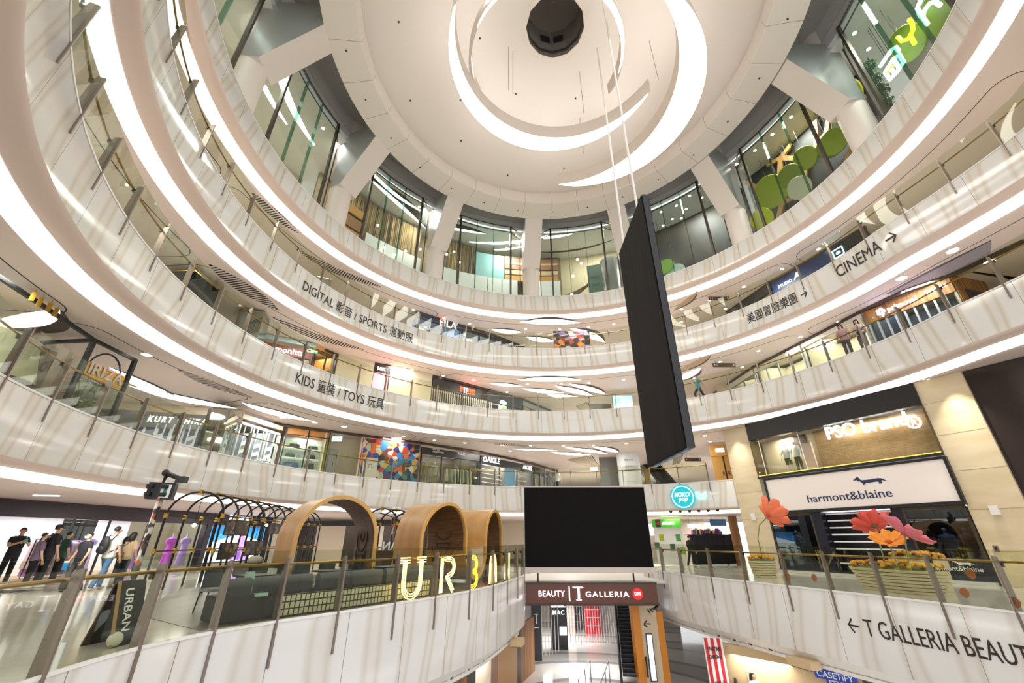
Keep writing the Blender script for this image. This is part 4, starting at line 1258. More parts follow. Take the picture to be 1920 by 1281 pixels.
def person(loc, rz, label, shirt='#222222', pants='#20222a', h=1.72, sleeve=0.5, long_pants=True, skirt=None, hair='short', cap=None, mask=False, shoes='#e8e4de',
           armL=((0.24, 0.03, 1.12), (0.25, 0.12, 0.86)), armR=((-0.24, 0.03, 1.12), (-0.25, 0.12, 0.86)), legL=(0.0, 0.0), legR=(0.0, 0.0), kind='person', skin=None, headless=False, slim=1.0, pattern=None, look=0.0, name=None):
    """faces +y before turning by rz; arms: elbow and wrist; legs: forward swing of knee and ankle"""
    skin = skin or SKIN
    T, k = tf_fn(loc, rz, h, 1.13)
    t = thing(name or kind, loc, label, kind if kind != 'person' else 'person')
    def J(p, r, ry=None): return (*T(p), r * k, (ry if ry is not None else r) * k)
    sl = slim
    js = [J((0, 0, 0.93), .12 * sl, .1), J((0, 0, 1.08), .11 * sl, .09), J((0, 0.0, 1.26), .13 * sl, .1), J((0, -.01, 1.40), .1, .085), J((0, -.005, 1.485), .048)]
    es = [(0, 1), (1, 2), (2, 3), (3, 4)]
    if not headless:
        js += [J((0, .012, 1.555), .062, .07), J((0, .018, 1.625), .078, .092), J((0, .01, 1.685), .062, .075)]; es += [(4, 5), (5, 6), (6, 7)]
    for sx, (el, wr) in ((1, armL), (-1, armR)):
        b = len(js); el, wr = Vector(el), Vector(wr)
        js += [J((sx * .165, 0, 1.40), .058), J(el, .042), J(wr, .028)]
        d = (wr - el).normalized(); side = Vector((sx, 0, 0)); side = (side - d * side.dot(d)).normalized(); fwd = d.cross(side)
        palm = wr + d * .05; js.append(J(palm, .034, .02)); es += [(3, b), (b, b + 1), (b + 1, b + 2), (b + 2, b + 3)]
        for q, (off, ln) in enumerate(((.028, .07), (.010, .08), (-.009, .076), (-.027, .062))):
            c = len(js); base = wr + d * .095 + fwd * off
            js += [J(base, .0095), J(base + d * ln * .55, .009), J(base + d * ln * .95 - side * .02, .0075)]
            es += [(b + 3, c), (c, c + 1), (c + 1, c + 2)]
        c = len(js); js += [J(wr + d * .045 + fwd * .042, .0105), J(wr + d * .085 + fwd * .062 - side * .012, .009)]; es += [(b + 3, c), (c, c + 1)]
    lj = []
    for sx, (kn, an) in ((1, legL), (-1, legR)):
        b = len(js); js += [J((sx * .088, 0, .86), .088), J((sx * .095, kn, .49), .056), J((sx * .098, an, .1), .038), J((sx * .1, an + .08, .045), .035)]
        es += [(0, b), (b, b + 1), (b + 1, b + 2), (b + 2, b + 3)]; lj.append((sx, kn, an))
    skinned('body', js, es, skin, t)
    # clothes
    cl = mat('cloth_' + shirt.strip('#'), shirt, 0.8) if pattern is None else pattern
    def loft(mb, rings, n=18):
        vs = [T((rx * cos(2 * pi * i / n), oy + ry * sin(2 * pi * i / n), zz)) for zz, rx, ry, oy in rings for i in range(n)]
        fs = [(r_ * n + i, r_ * n + (i + 1) % n, r_ * n + n + (i + 1) % n, r_ * n + n + i) for r_ in range(len(rings) - 1) for i in range(n)]
        mb.add(vs, fs)
    mb = MB()
    loft(mb, [(.84, .162 * sl, .125, 0), (.92, .168 * sl, .128, 0), (1.08, .155 * sl, .12, 0), (1.26, .172 * sl, .125, 0), (1.36, .178, .115, -.005), (1.415, .165, .098, -.01), (1.45, .115, .085, -.012), (1.475, .066, .066, -.008), (1.47, .052, .055, -.006)])
    for sx, (el, wr) in ((1, armL), (-1, armR)):
        el, wr = Vector(el), Vector(wr); sh = Vector((sx * .165, -.005, 1.395))
        path = [sh - Vector((sx * .07, 0, -.02)), sh, sh.lerp(el, min(1, max(sleeve, .3)))]; rad = [.06, .072, .064]
        if sleeve > 1.0: path.append(el.lerp(wr, sleeve - 1.0)); rad[-1] = .058; rad.append(.046)
        mb.tube([T(p) for p in path], [r_ * k for r_ in rad], 12)
    mb.build('top', cl, t, smooth=True)
    pm = mat('cloth_' + pants.strip('#'), pants, 0.85)
    if skirt:
        mb = MB(); n = 20; vs, fs = [], []
        for zz, rr in ((1.0, .135), (.9, .165), (.6, .2), (skirt, .26)):
            vs += [T((rr * cos(2 * pi * i / n), rr * .8 * sin(2 * pi * i / n), zz)) for i in range(n)]
        for r_ in range(3): fs += [(r_ * n + i, r_ * n + (i + 1) % n, r_ * n + n + (i + 1) % n, r_ * n + n + i) for i in range(n)]
        mb.add(vs, fs); mb.build('skirt', pm, t, smooth=True)
    else:
        mb = MB(); loft(mb, [(1.02, .14 * sl, .108, 0), (.94, .158 * sl, .118, 0), (.84, .165 * sl, .118, 0), (.78, .13 * sl, .09, 0)])
        for sx, kn, an in lj:
            path = [(sx * .07, 0, .9), (sx * .085, kn * .25, .78), (sx * .095, kn, .5)]; rad = [.1, .092, .074]
            if long_pants: path += [(sx * .098, (kn + an) / 2, .3), (sx * .1, an, .075)]; rad += [.066, .06]
            mb.tube([T(p) for p in path], [r_ * k for r_ in rad], 12)
        mb.build('trousers', pm, t, smooth=True)
    sm = mat('shoe_' + shoes.strip('#'), shoes, 0.6)
    for sx, kn, an in lj:
        mb = MB(); c = T((sx * .1, an + .05, .04)); mb.sphere(c, 1.0 * k, 14, 8, (.052, .135, .045), rz); mb.build('shoe', sm, t, smooth=True)
    if not headless and kind == 'person':
        c = T((0, -.004, 1.648))
        if hair == 'short':
            mb = MB(); mb.sphere(c, k, 20, 12, (.088, .1, .088), rz + look); ob = mb.build('hair', HAIR, t, smooth=True)
            # keep the cap of hair off the face
            me = ob.data; keep = []
            ca = Vector((-sin(rz + look), cos(rz + look), 0))
            import bmesh
            bm = bmesh.new(); bm.from_mesh(me)
            kill = [f for f in bm.faces if (f.calc_center_median() - Vector(c)).dot(ca) > .02 * k and f.calc_center_median().z < c[2] + .035 * k or f.calc_center_median().z < c[2] - .05 * k]
            bmesh.ops.delete(bm, geom=kill, context='FACES'); bm.to_mesh(me); bm.free()
        elif hair == 'long':
            mb = MB(); n = 18; vs, fs = [], []
            for zz, rx, ry, oy in ((1.745, .03, .03, 0), (1.725, .075, .08, 0), (1.66, .1, .108, -.012), (1.58, .102, .1, -.03), (1.48, .115, .09, -.045), (1.42, .1, .07, -.05)):
                for i in range(n + 1):
                    an = R(-215) + R(250) * i / n if zz < 1.7 else 2 * pi * i / n
                    vs.append(T((rx * cos(an), oy + ry * sin(an), zz)))
            m = n + 1
            for r_ in range(5): fs += [(r_ * m + i, r_ * m + i + 1, r_ * m + m + i + 1, r_ * m + m + i) for i in range(n)]
            fs.append(tuple(range(m)))
            mb.add(vs, fs); ob = mb.build('hair', HAIR, t, smooth=True)
            md = ob.modifiers.new('thick', 'SOLIDIFY'); md.thickness = .012
        if cap:
            cm = mat('cap_' + cap.strip('#'), cap, 0.7)
            mb = MB(); mb.lathe(T((0, 0.0, 1.655)), [(.1 * k, 0), (.104 * k, .03 * k), (.09 * k, .075 * k), (.04 * k, .098 * k), (.001, .1 * k)], 20)
            mb.box(T((0, .12, 1.665)), (.14 * k, .12 * k, .012 * k), rz); mb.build('cap', cm, t, smooth=True)
        # face
        for sx in (1, -1):
            mb = MB(); mb.sphere(T((sx * .031, .098, 1.632)), .011 * k, 8, 6); mb.build('eye', mat('eye_dark', '#231c18', 0.3), t)
            mb = MB(); mb.sphere(T((sx * .079, .01, 1.62)), 1.0 * k, 8, 6, (.012, .022, .032), rz); mb.build('ear', skin, t, smooth=True)
        mb = MB(); mb.sphere(T((0, .112, 1.603)), 1.0 * k, 8, 6, (.013, .018, .024), rz); mb.build('nose', skin, t, smooth=True)
        mb = MB(); mb.sphere(T((0, .092, 1.566)), 1.0 * k, 8, 6, (.025, .012, .007), rz); mb.build('mouth', mat('lips', '#a4685a', 0.5), t, smooth=True)
        if mask:
            mb = MB(); mb.sphere(T((0, .045, 1.575)), 1.0 * k, 14, 10, (.066, .078, .05), rz); mb.build('face_mask', mat('mask_blue', '#cfe0ea', 0.7), t, smooth=True)
    return t, T, k
def backpack(T, k, rz, label, color):
    t = thing('backpack', T((0, -.2, 1.15)), label, 'bag')
    m = mat('bag_' + color.strip('#'), color, 0.6)
    mb = MB(); mb.sphere(T((0, -.215, 1.2)), k, 16, 10, (.17, .1, .26), rz); mb.build('pack_body', m, t, smooth=True)
    mb = MB(); mb.sphere(T((0, -.28, 1.08)), k, 14, 8, (.13, .06, .12), rz); mb.build('front_pocket', m, t, smooth=True)
    for sx in (1, -1):
        mb = MB(); mb.tube([T((sx * .1, -.16, 1.33)), T((sx * .105, -.05, 1.49)), T((sx * .11, .08, 1.42)), T((sx * .12, .14, 1.26)), T((sx * .15, .06, 1.1)), T((sx * .13, -.14, 1.0))], .016 * k, 6); mb.build('strap', m, t, smooth=True)
    return t
MANN = mat('mannequin_white', '#e6e2da', 0.35)
def mannequin(loc, rz, label, shirt, pants, h=1.8, **kw):
    return person(loc, rz, label, shirt, pants, h, kind='mannequin', skin=MANN, shoes='#d8d4cc', **kw)
# ------------------------------------------------------------------ fourth level shops
CREAM2 = mat('shop_cream', '#e3d5bb', 0.55)
NAVY = mat('navy_front', '#22386e', 0.35)
BLUEW = mat('blue_shop_wall', '#35579c', 0.4)
DGREY = mat('dark_grey_front', '#35363a', 0.4)
def trim_line(px, lv, name='trim_shop', drop=0.0):
    z = ZS[lv]; pts = [at_z(a, b, z)[:2] for a, b in px]
    o = wall_run(pts, z - 0.16, z - 0.006, TRIMD, name, 0.16); struct(o); return pts
F4 = trim_line(((780, 583), (867, 610), (920, 625), (983, 650)), 4)
t, f, H = shopfront(F4[0], F4[1], L4, ZS[4], 'blue sports shop with red and white sign on the fourth level', 0.5, NAVY, NAVY, True, 2.5, BLUEW, 3, lampw=90, lampc=(0.85, 0.92, 1))
fr = lambda a, b, d=0: f(a, b, d)
text_on('sign_lettering', 'FILA', lambda a, b, d=0: f(2.0 + a, H - 0.62 + b, 0.10 + d), 1.5, SIGNW, t, 0.008)
mb = MB(); f.box(mb, 2.0, 2.25, H - 0.2, H - 0.05, 0.10, 0.14); mb.build('red_mark', mat('sign_red_light', '#ff2a1e', 0.4, emit=4), t)
t, f, H = shopfront(F4[1], F4[3], L4, ZS[4], 'dark blue glazed shop right of the sports shop on the fourth level', 0.35, DGREY, NAVY, True, 2.5, BLUEW, 4, lampw=60, lampc=(0.8, 0.9, 1))
# poster of flowers
FLOWER = None
def splotch_mat(name, cols, scale, emit=0.0, dark='#15110f', rnd=1.0, lo=0.3, use='F1'):
    """irregular patches of several colours"""
    m = mat(name, dark, 0.5)
    nt = m.node_tree; N = nt.nodes; Lk = nt.links
    tc = N.new('ShaderNodeTexCoord'); vo = N.new('ShaderNodeTexVoronoi'); vo.inputs['Scale'].default_value = scale; vo.inputs['Randomness'].default_value = rnd
    nz = N.new('ShaderNodeTexNoise'); nz.inputs['Scale'].default_value = scale * 1.5
    ad = N.new('ShaderNodeMixRGB'); ad.blend_type = 'ADD'; ad.inputs[0].default_value = 0.12
    Lk.new(tc.outputs['Object'], ad.inputs[1]); Lk.new(nz.outputs['Color'], ad.inputs[2]); Lk.new(ad.outputs[0], vo.inputs[0])
    sp = N.new('ShaderNodeSeparateColor'); Lk.new(vo.outputs['Color'], sp.inputs[0])
    cr = N.new('ShaderNodeValToRGB'); cr.color_ramp.interpolation = 'CONSTANT'
    e = cr.color_ramp.elements
    while len(e) < len(cols): e.new(0.5)
    for i, c in enumerate(cols):
        e[i].position = i / len(cols); e[i].color = (*lin(c), 1)
    Lk.new(sp.outputs[0], cr.inputs[0])
    b = N['Principled BSDF']; Lk.new(cr.outputs[0], b.inputs['Base Color'])
    if emit:
        Lk.new(cr.outputs[0], b.inputs['Emission Color']); b.inputs['Emission Strength'].default_value = emit
    return m
def poster(name, p, q, z0, z1, m, label, frame_m=None, d=0.0, th=0.06, cat='poster', base=False):
    f = Front(p, q, z0); t = thing(name, f(f.L / 2, 0), label, cat)
    f.part('board', frame_m or BLACK, t, 0, f.L, 0, z1 - z0, d - th, d)
    f.part('picture', m, t, 0.03, f.L - 0.03, 0.03, z1 - z0 - 0.03, d, d + 0.01)
    if base: f.part('stand', BLACK, t, f.L * 0.3, f.L * 0.7, -base, 0.01, d - th, d - 0.01)
    return t, f
yq = 29.6
a = at_y(1039, 655, yq); b = at_y(1108, 655, yq)
tb = at_y(1039, 621, yq).z
poster('flower_poster', (a.x, yq), (b.x, yq), L4 + 0.02, tb, splotch_mat('flower_picture', ['#2a1512', '#3a1d14', '#a8401f', '#d98a3a', '#241418', '#7d6aa0', '#b9a4c8', '#33211d', '#8c2f3a', '#1d1613'], 2.6, 0.25),
       'dark poster crowded with orange and purple flowers at the far end of the fourth level')
# right side of the fourth level
F4R = trim_line(((1362, 585), (1444, 528), (1552, 466), (1622, 423)), 4)
t, f, H = shopfront(F4R[0], F4R[1], L4, ZS[4], 'dark long shopfront left of the blue lit sign on the fourth level', 0.7, DGREY, DGREY, True, 2.0, mat('warm_shop', '#c3a374', 0.5), 4, lampw=40)
t, f, H = shopfront(F4R[1], F4R[2], L4, ZS[4], 'navy shopfront with blue lit lettering ending in a slanted A, fourth level', 1.5, NAVY, DGREY, True, 2.0, mat('dark_shop', '#33343c', 0.5), 3, lampw=30)
a0, b0 = f.px(1462, 541); a1, b1 = f.px(1487, 526)
text_on('sign_lettering', 'STUDIO', lambda a, b, d=0: f(a0 + a, H - 0.85 + b, 0.1 + d), a1 - a0, SIGNW, t, 0.01)
text_on('sign_lettering', 'A', lambda a, b, d=0: f(a1 + 0.12 + a, H - 0.85 + b, 0.1 + d), 0.42, SIGNW, t, 0.01, shear=0.2)
t, f, H = shopfront(F4R[2], F4R[3], L4, ZS[4], 'dark shopfront with square blue lit emblem on the fourth level', 1.3, BLACK, DGREY, True, 2.0, mat('dark_shop', '#33343c', 0.5), 2, lampw=20)
a0, b0 = f.px(1571, 467)
CYANL = mat('cyan_light', '#bfeaff', 0.4, emit=5, ecol='#8fd8ff')
for (u0, u1, v0, v1) in ((0, .6, 0, .05), (0, .6, .5, .55), (0, .05, 0, .55), (.55, .6, 0, .55)):
    mb = MB(); f.box(mb, a0 - .3 + u0, a0 - .3 + u1, H - .95 + v0, H - .95 + v1, .1, .13); mb.build('emblem_frame', CYANL, t)
mb = MB(); mb.sphere(f(a0, H - .68, .11), 1.0, 12, 8, (.14, .03, .1), f.ang); mb.build('emblem', SIGNW, t)
def hang_sign(label, c, w, h, m, rz=0.0, top=None, marks=None, bodyc=None):
    t = thing('hanging_sign', c, label, 'sign')
    mb = MB(); mb.box(c, (w, 0.06, h), rz); mb.build('sign_board', m, t)
    for s in (-1, 1):
        x = c[0] + s * w * 0.35 * cos(rz); y = c[1] + s * w * 0.35 * sin(rz)
        mb = MB(); mb.tube([(x, y, c[2] + h / 2), (x, y, top)], 0.008, 6); mb.build('hanger', BRONZE_D, t)
    if marks:
        f = Front((c[0] - w / 2 * cos(rz), c[1] - w / 2 * sin(rz)), (c[0] + w / 2 * cos(rz), c[1] + w / 2 * sin(rz)), c[2] - h / 2)
        for (txt, u0, uw, v0, vh, mm) in marks:
            text_on('sign_lettering', txt, lambda a, b, d=0: f(u0 * w + a, v0 * h + b, 0.031 + d), uw * w, mm, t, 0.01, 0.004, height=vh * h)
    return t
WAYM = mat('wayfinding_bronze', '#5a4b40', 0.4, 0.5)
EXITM = mat('exit_sign_light', '#d8f0ee', 0.4, emit=1.6, ecol='#cfeeee')
GREENT = mat('exit_green', '#1e8a6c', 0.5)
INKW = mat('sign_white', '#f4f4f2', 0.5)
def way(px0, px1, lv, yy, label):
    z = ZS[lv]; yy = at_z(*px0, z - .3).y; a = at_y(*px0, yy); b = at_y(*px1, yy); zc = (a.z + b.z) / 2
    hang_sign(label, (a.x / 2 + b.x / 2, yy, zc), b.x - a.x, 0.28, WAYM, 0, z, [('↑ i', 0.05, 0.14, 0.25, 0.5, INKW), ('2', 0.88, 0.07, 0.25, 0.5, INKW)])
way((1336, 684), (1379, 686), 3, 27.5, 'bronze wayfinding sign hanging above the third level, right of the hanging screen')
way((1328, 558), (1368, 562), 4, 26.0, 'bronze wayfinding sign hanging above the fourth level, right of the hanging screen')
way((1284, 861), (1314, 863), 2, 33.0, 'bronze wayfinding sign hanging near the beige double doors')
def exit_sign(px, lv, yy, label, w=0.62, h=0.3):
    z = ZS[lv]; yy = min(yy, at_z(*px, z - .3).y); c = at_y(*px, yy)
    hang_sign(label, (c.x, yy, min(c.z, z - 0.35)), w, h, EXITM, 0, z, [('EXIT', 0.12, 0.45, 0.2, 0.6, GREENT), ('←', 0.64, 0.25, 0.25, 0.5, GREENT)])
exit_sign((632, 823), 2, 26.5, 'pale exit sign hanging in front of the cream recess')
exit_sign((743, 824), 2, 29.5, 'pale exit sign hanging between the mural and the black shop')
exit_sign((656, 690), 3, 26.0, 'pale exit sign hanging left of the pink doorway')
exit_sign((758, 712), 3, 28.6, 'pale exit sign hanging right of the pink doorway')
exit_sign((1114, 880), 2, 38.0, 'pale exit sign hanging left of the round white pillar')

# ------------------------------------------------------------------ third level shops
F3 = trim_line(((610, 655), (635, 665), (702, 680), (740, 687), (772, 694), (810, 703), (860, 715), (916, 730), (979, 747), (1038, 772)), 3)
# red shop with white lettering
MR = mat('maroon_sign', '#7a2024', 0.4)
p = at_z(483, 634, ZS[3] - 0.3); q = at_z(591, 655, ZS[3] - 0.3)
t, f, H = shopfront(p[:2], q[:2], L3, ZS[3] - 0.3, 'red fronted shop with rounded white lettering on the third level', 0.75, MR, TRIMD, True, 2.5, mat('brown_shop', '#8f6a45', 0.5), 4, lampw=70)
f.part('canopy', mat('pale_blue_canopy', '#b9d3dc', 0.4), t, 0, f.L, H, H + 0.26, -0.1, 0.25)
text_on('sign_lettering', 'momonittu', lambda a, b, d=0: f(0.35 + a, H - 0.62 + b, 0.09 + d), f.L * 0.72, SIGNW, t, 0.012)
text_on('sign_lettering', 'Café', lambda a, b, d=0: f(f.L * 0.86 + a, H - 0.3 + b, 0.09 + d), 0.6, mat('green_light', '#7fe0a0', 0.4, emit=3), t, 0.01, shear=0.3)
t, f, H = shopfront(q[:2], F3[1], L3, ZS[3] - 0.1, 'dark shop window with orange lit shelves beside the red shop', 0.3, DGREY, BLACK, True, 1.6, mat('orange_shop', '#b07a3a', 0.5), 2, lampw=60, lampc=(1, .85, .6))
for k in range(3):
    mb = MB(); f.box(mb, f.L * .6, f.L - .1, .7 + .55 * k, .74 + .55 * k, -.5, -.2); mb.build('shelf', mat('amber_shelf', '#e0a040', 0.5, emit=.8), t)
# cream recess and pink doorway
struct(wall_run([F3[1], F3[2]], L3, ZS[3], CREAM2, 'wall_recess'))
for (x0, x1, nm, lbl) in ((645, 651, 'locker', 'white panel door with a small black slot in the cream recess'), ):
    f = Front(F3[1], F3[2], L3); a0 = f.px(x0, 690)[0]; t = thing('panel_door', f(a0, 0, .12), lbl, 'door')
    f.part('leaf', mat('locker_white', '#dcd5c6', 0.4), t, a0 - .2, a0 + 0.6, 0, 1.6, .11, .16); f.part('slot', BLACK, t, a0 + .1, a0 + .4, 1.1, 1.16, .16, .175)
f = Front(F3[2], F3[3], L3)
t = thing('lit_doorway', f(f.L / 2, 0), 'glowing pink doorway with dark sign above on the third level', 'door')
f.part('header', BLACK, t, 0, f.L * .8, 2.25, 2.75, -.1, .06)
f.part('lit_panel', mat('pink_light', '#ff8fa8', 0.4, emit=1.6, ecol='#ff9cb4'), t, .05, f.L * .8 - .05, 0, 2.25, -.1, .0)
for a in (0, f.L * .8 - .05): f.part('jamb', BLACK, t, a, a + .05, 0, 2.25, -.1, .06)
text_on('sign_lettering', 'MIK', lambda a, b, d=0: f(.25 + a, 2.4 + b, .065 + d), .55, SIGNW, t, .02)
struct(wall_run([f(f.L * .8, 0)[:2], F3[4], F3[5]], L3, ZS[3], CREAM2, 'wall_recess'))
for k, x in enumerate((740, 749)):
    c = at_z(x, 715, L3 + 1.4)
# dark shop with white shutters and neon sign
t, f, H = shopfront(F3[5], F3[8], L3, ZS[3] - 0.02, 'dark fronted shop with white bar shutter and red neon sign on the third level', 0.95, mat('charcoal_front', '#343337', 0.45), BLACK, False, 2.5, mat('dim_shop', '#6a5d50', 0.6), 2, lampw=50)
hoist('white barred shutter of the dark shop with the red neon sign', f, 0.1, f.L * .62, .05, H - .98, 30, mat('white_bar', '#dcd6cc', 0.45), True, .06)
NEONR = mat('neon_red', '#ff4a38', 0.4, emit=6, ecol='#ff3a24')
a0 = f.px(862, 722)[0]; a1 = f.px(890, 728)[0]
for k, (w_, mm) in enumerate(((.32, NEONR), (.2, SIGNW), (.3, NEONR), (.16, NEONR))):
    u = a0 + (a1 - a0) * (k / 4)
    for j in range(2):
        f.part('neon_stroke', mm, t, u, u + (a1 - a0) * .2, H - .75 + j * .3, H - .68 + j * .3, .09, .12)
        f.part('neon_stroke', mm, t, u + j * (a1 - a0) * .15, u + j * (a1 - a0) * .15 + .07, H - .78, H - .34, .09, .12)
a0 = f.px(934, 760)[0]; a1 = f.px(949, 760)[0]
ts = thing('lit_poster', f(a0, .6, .1), 'small glowing food poster with round lamp above, next to the white bars', 'poster')
f.part('poster_panel', splotch_mat('food_poster', ['#bfe0ea', '#d8ecf0', '#7fb06a', '#e0b24a', '#d8ecf0', '#f2f6f4'], 2.2, 1.2), ts, a0, a1, .3, H - 1.05, .05, .12)
mb = MB(); mb.sphere(f((a0 + a1) / 2, H - .82, .15), 1, 14, 8, (.36, .05, .16), f.ang); mb.build('lamp_disc', mat('violet_light', '#e8e0ff', .4, emit=5, ecol='#d8ccff'), ts, smooth=True)
t, f, H = shopfront(F3[8], F3[9], L3, ZS[3] - 0.02, 'grey shopfront tapering to the far end of the third level', 0.6, GREYST, DGREY, True, 2.0, CREAM2, 4, lampw=30)
# far end of the third level: screen and dark wall with slatted ceiling piece
a, b = at_y(1150, 766, 31.6), at_y(1189, 766, 31.6)
poster('video_screen', (a.x, 31.6), (b.x, 31.6), L3 + .6, at_y(1150, 741, 31.6).z, splotch_mat('screen_pastel', ['#9fd8c8', '#b8c8f0', '#e6a8d0', '#a8d0f0', '#c8b8ec', '#f0a0b8'], 0.9, 1.2), 'pastel glowing screen beyond the third level handrail, left of the hanging screen', None, 0, .08, 'screen', 0.6)
a, b = at_y(1107, 760, 33.5), at_y(1146, 760, 33.5)
f = Front((a.x, 33.5), (b.x, 33.5), L3); t = thing('dark_wall_panel', f(f.L / 2, 0), 'dark grey angled wall panel left of the pastel screen', 'panel'); f.part('panel', mat('far_grey', '#77756c', .5), t, 0, f.L, 0, at_y(1110, 757, 33.5).z - L3, -.1, 0)
def slat_ceiling(label, px, lv, n, m, m2):
    z = ZS[lv] - 0.004; P = [at_z(*p, z) for p in px]
    t = thing('slatted_ceiling', P[0], label, 'ceiling panel')
    mb = MB(); mb.prism([p[:2] for p in P], z - .012, z - .002); mb.build('backing', m, t)
    A, B, C_, D = P[0], P[1], P[2], P[3]
    mb = MB()
    for k in range(1, n):
        u = k / n; p, q = A.lerp(B, u), D.lerp(C_, u); d = q - p
        c = (p + q) / 2; mb.box((c.x, c.y, z - .018), (d.length, (B - A).length / n * .45, .008), atan2(d.y, d.x))
    mb.build('slat', m2, t)
slat_ceiling('slatted ceiling piece hanging over the far third level corridor', ((1080, 762), (1103, 753), (1107, 768), (1090, 771)), 3, 12, VENTD, mat('pale_slat', '#d9c7a8', .5))
# right side of the third level: timber shop
F3R = trim_line(((1339, 736), (1412, 687), (1500, 642), (1614, 582), (1697, 543), (1780, 514), (1920, 449)), 3)
WOODV = noisy('vertical_timber', '#a8743f', '#74481f', 8, .5, (1, 1, .04), 2)
t, f, H = shopfront(F3R[3], F3R[5], L3, ZS[3] - .02, 'timber shop with glowing blue white sign and flower mark on the third level', .85, WOODV, GREYST, True, 2.5, mat('dark_blue_shop', '#2c3350', .5), 9, lampw=50, lampc=(.8, .85, 1))
BLUEL = mat('blue_white_light', '#f0f2ff', .4, emit=6, ecol='#c9ceff')
a0, b0 = f.px(1664, 577); a1, b1 = f.px(1718, 553)
text_on('sign_lettering', 'primoval', lambda a, b, d=0: f(a0 + a, H - .62 + b, .09 + d), max(1.2, a1 - a0), BLUEL, t, .008)
text_on('sign_lettering', 'Organic', lambda a, b, d=0: f(a1 + .3 + a, H - .5 + b, .09 + d), .8, BLUEL, t, .005)
am = f.px(1652, 582)[0]
for k in range(5):
    mb = MB(); mb.sphere(f(am + .13 * cos(k * 1.257), H - .5 + .13 * sin(k * 1.257), .11), .075, 10, 6); mb.build('flower_mark', BLUEL, t)
mb = MB(); mb.tube([f(am, H - .55, .1), f(am + .02, H - .8, .1)], .03, 6); mb.build('flower_mark', BLUEL, t)
lamp('sign_glow', f(f.L * .4, H - .3, .9), 45, 1.6, (.45, .5, 1.0), (0, 0, f.ang), .5)
f = Front(F3R[5], (F3R[5][0] + 2.2, F3R[5][1] + 0.6), L3)
t = thing('timber_kiosk', f(1.1, 0), 'timber clad corner with a dark framed window beside the timber shop', 'shopfront')
f.part('cladding', WOODV, t, 0, f.L, 0, H, -.2, 0); f.part('window_frame', DGREY, t, .5, 1.7, .6, 2.2, 0, .05); f.part('window_pane', mat('dark_pane', '#1c2228', .1), t, .6, 1.6, .7, 2.1, .05, .06)
t, f, H = shopfront(F3R[0], F3R[1], L3, ZS[3] - .02, 'shop with pale header and pink sign behind the running figure', .5, mat('pale_front', '#d9d4cc', .4), GREYST, True, 2, mat('maroon_shop', '#8e3b40', .5), 4, lampw=50)
f.part('pink_sign', mat('pink_sign_light', '#f2a0d8', .4, emit=1.6), t, .3, f.L * .45, .9, 1.6, .03, .08)
t, f, H = shopfront(F3R[1], F3R[2], L3, ZS[3] - .02, 'shop with turquoise gelato window on the third level', .5, mat('pale_front', '#d9d4cc', .4), GREYST, True, 2, CREAM2, 4, lampw=70)
f.part('turquoise_sign', mat('turquoise_panel', '#6fb4bf', .4), t, .2, f.L * .8, .05, 1.0, .03, .08)
text_on('sign_lettering', 'gelato', lambda a, b, d=0: f(.6 + a, .35 + b, .085 + d), 1.4, INKW, t, .02, shear=.3)
text_on('sign_lettering', 'COSTA', lambda a, b, d=0: f(f.L * .72 + a, H - .4 + b, .09 + d), 1.0, SIGNW, t, .008)
t, f, H = shopfront(F3R[2], F3R[3], L3, ZS[3] - .02, 'bright cream shop with open counter behind two women', .4, mat('pale_front', '#d9d4cc', .4), GREYST, True, 2.2, CREAM2, 3, lampw=90)
# slotted lens over the timber shop
LAVSLAT = mat('lavender_slat', '#b9b2b8', .5)
z = ZS[3]
A, B = at_z(1660, 552, z), at_z(1858, 450, z)
t = thing('slatted_ceiling', A, 'large striped lens panel in the ceiling before the timber shop', 'ceiling panel')
pts = lens_poly(A[:2], B[:2], 1.9, -.1)
mb = MB(); mb.prism(pts, z - .014, z - .004); mb.build('backing', mat('vent_grey', '#5a5558', .6), t)
mb = MB(); d = (B - A); e = Vector((d.x, d.y, 0)).normalized(); nn = Vector((-e.y, e.x, 0))
for k in range(1, 22):
    v = 1.9 * k / 22; w = d.length * sqrt(max(0, 1 - v / 1.9))
    c = (A + B) / 2 + nn * v; mb.box((c.x, c.y, z - .018), (w, .045, .006), atan2(e.y, e.x))
mb.build('slat', LAVSLAT, t)
# people on the third level
c = at_z(1316, 743, L3)
person((c.x + .35, c.y + 1.0, L3), R(100), 'person in turquoise top and dark shorts hurrying along the third level', '#2aa6b8', '#24262c', 1.7, .6, legL=(.22, .15), legR=(-.12, -.35), armL=((.2, .22, 1.15), (.12, .42, 1.2)), armR=((-.22, -.18, 1.15), (-.24, -.28, .92)), shoes='#d8d8d8')
c = at_z(1592, 662, L3)
person((c.x + .35, c.y + .35, L3), R(120), 'person with black hair and pink blouse, left of two by the third level railing', '#c99aa8', '#5a4a58', 1.66, .9, hair='long')
person((c.x + .75, c.y - .15, L3), R(135), 'person in pale pink blouse with dark bag, right of two by the third level railing', '#d8b8c0', '#6a5a68', 1.66, .9, hair='long')
tt = thing('handbag', (c.x + .95, c.y - .55, L3 + .95), 'black handbag carried by the right of two women on the third level', 'bag')
mb = MB(); mb.sphere((c.x + .55, c.y - .42, L3 + .85), 1, 12, 8, (.2, .12, .15)); mb.build('bag_body', BLACK, tt, smooth=True)
mb = MB(); mb.tube([(c.x + .42, c.y - .4, L3 + .95), (c.x + .55, c.y - .3, L3 + 1.3), (c.x + .68, c.y - .4, L3 + .95)], .012, 6); mb.build('strap', BLACK, tt)
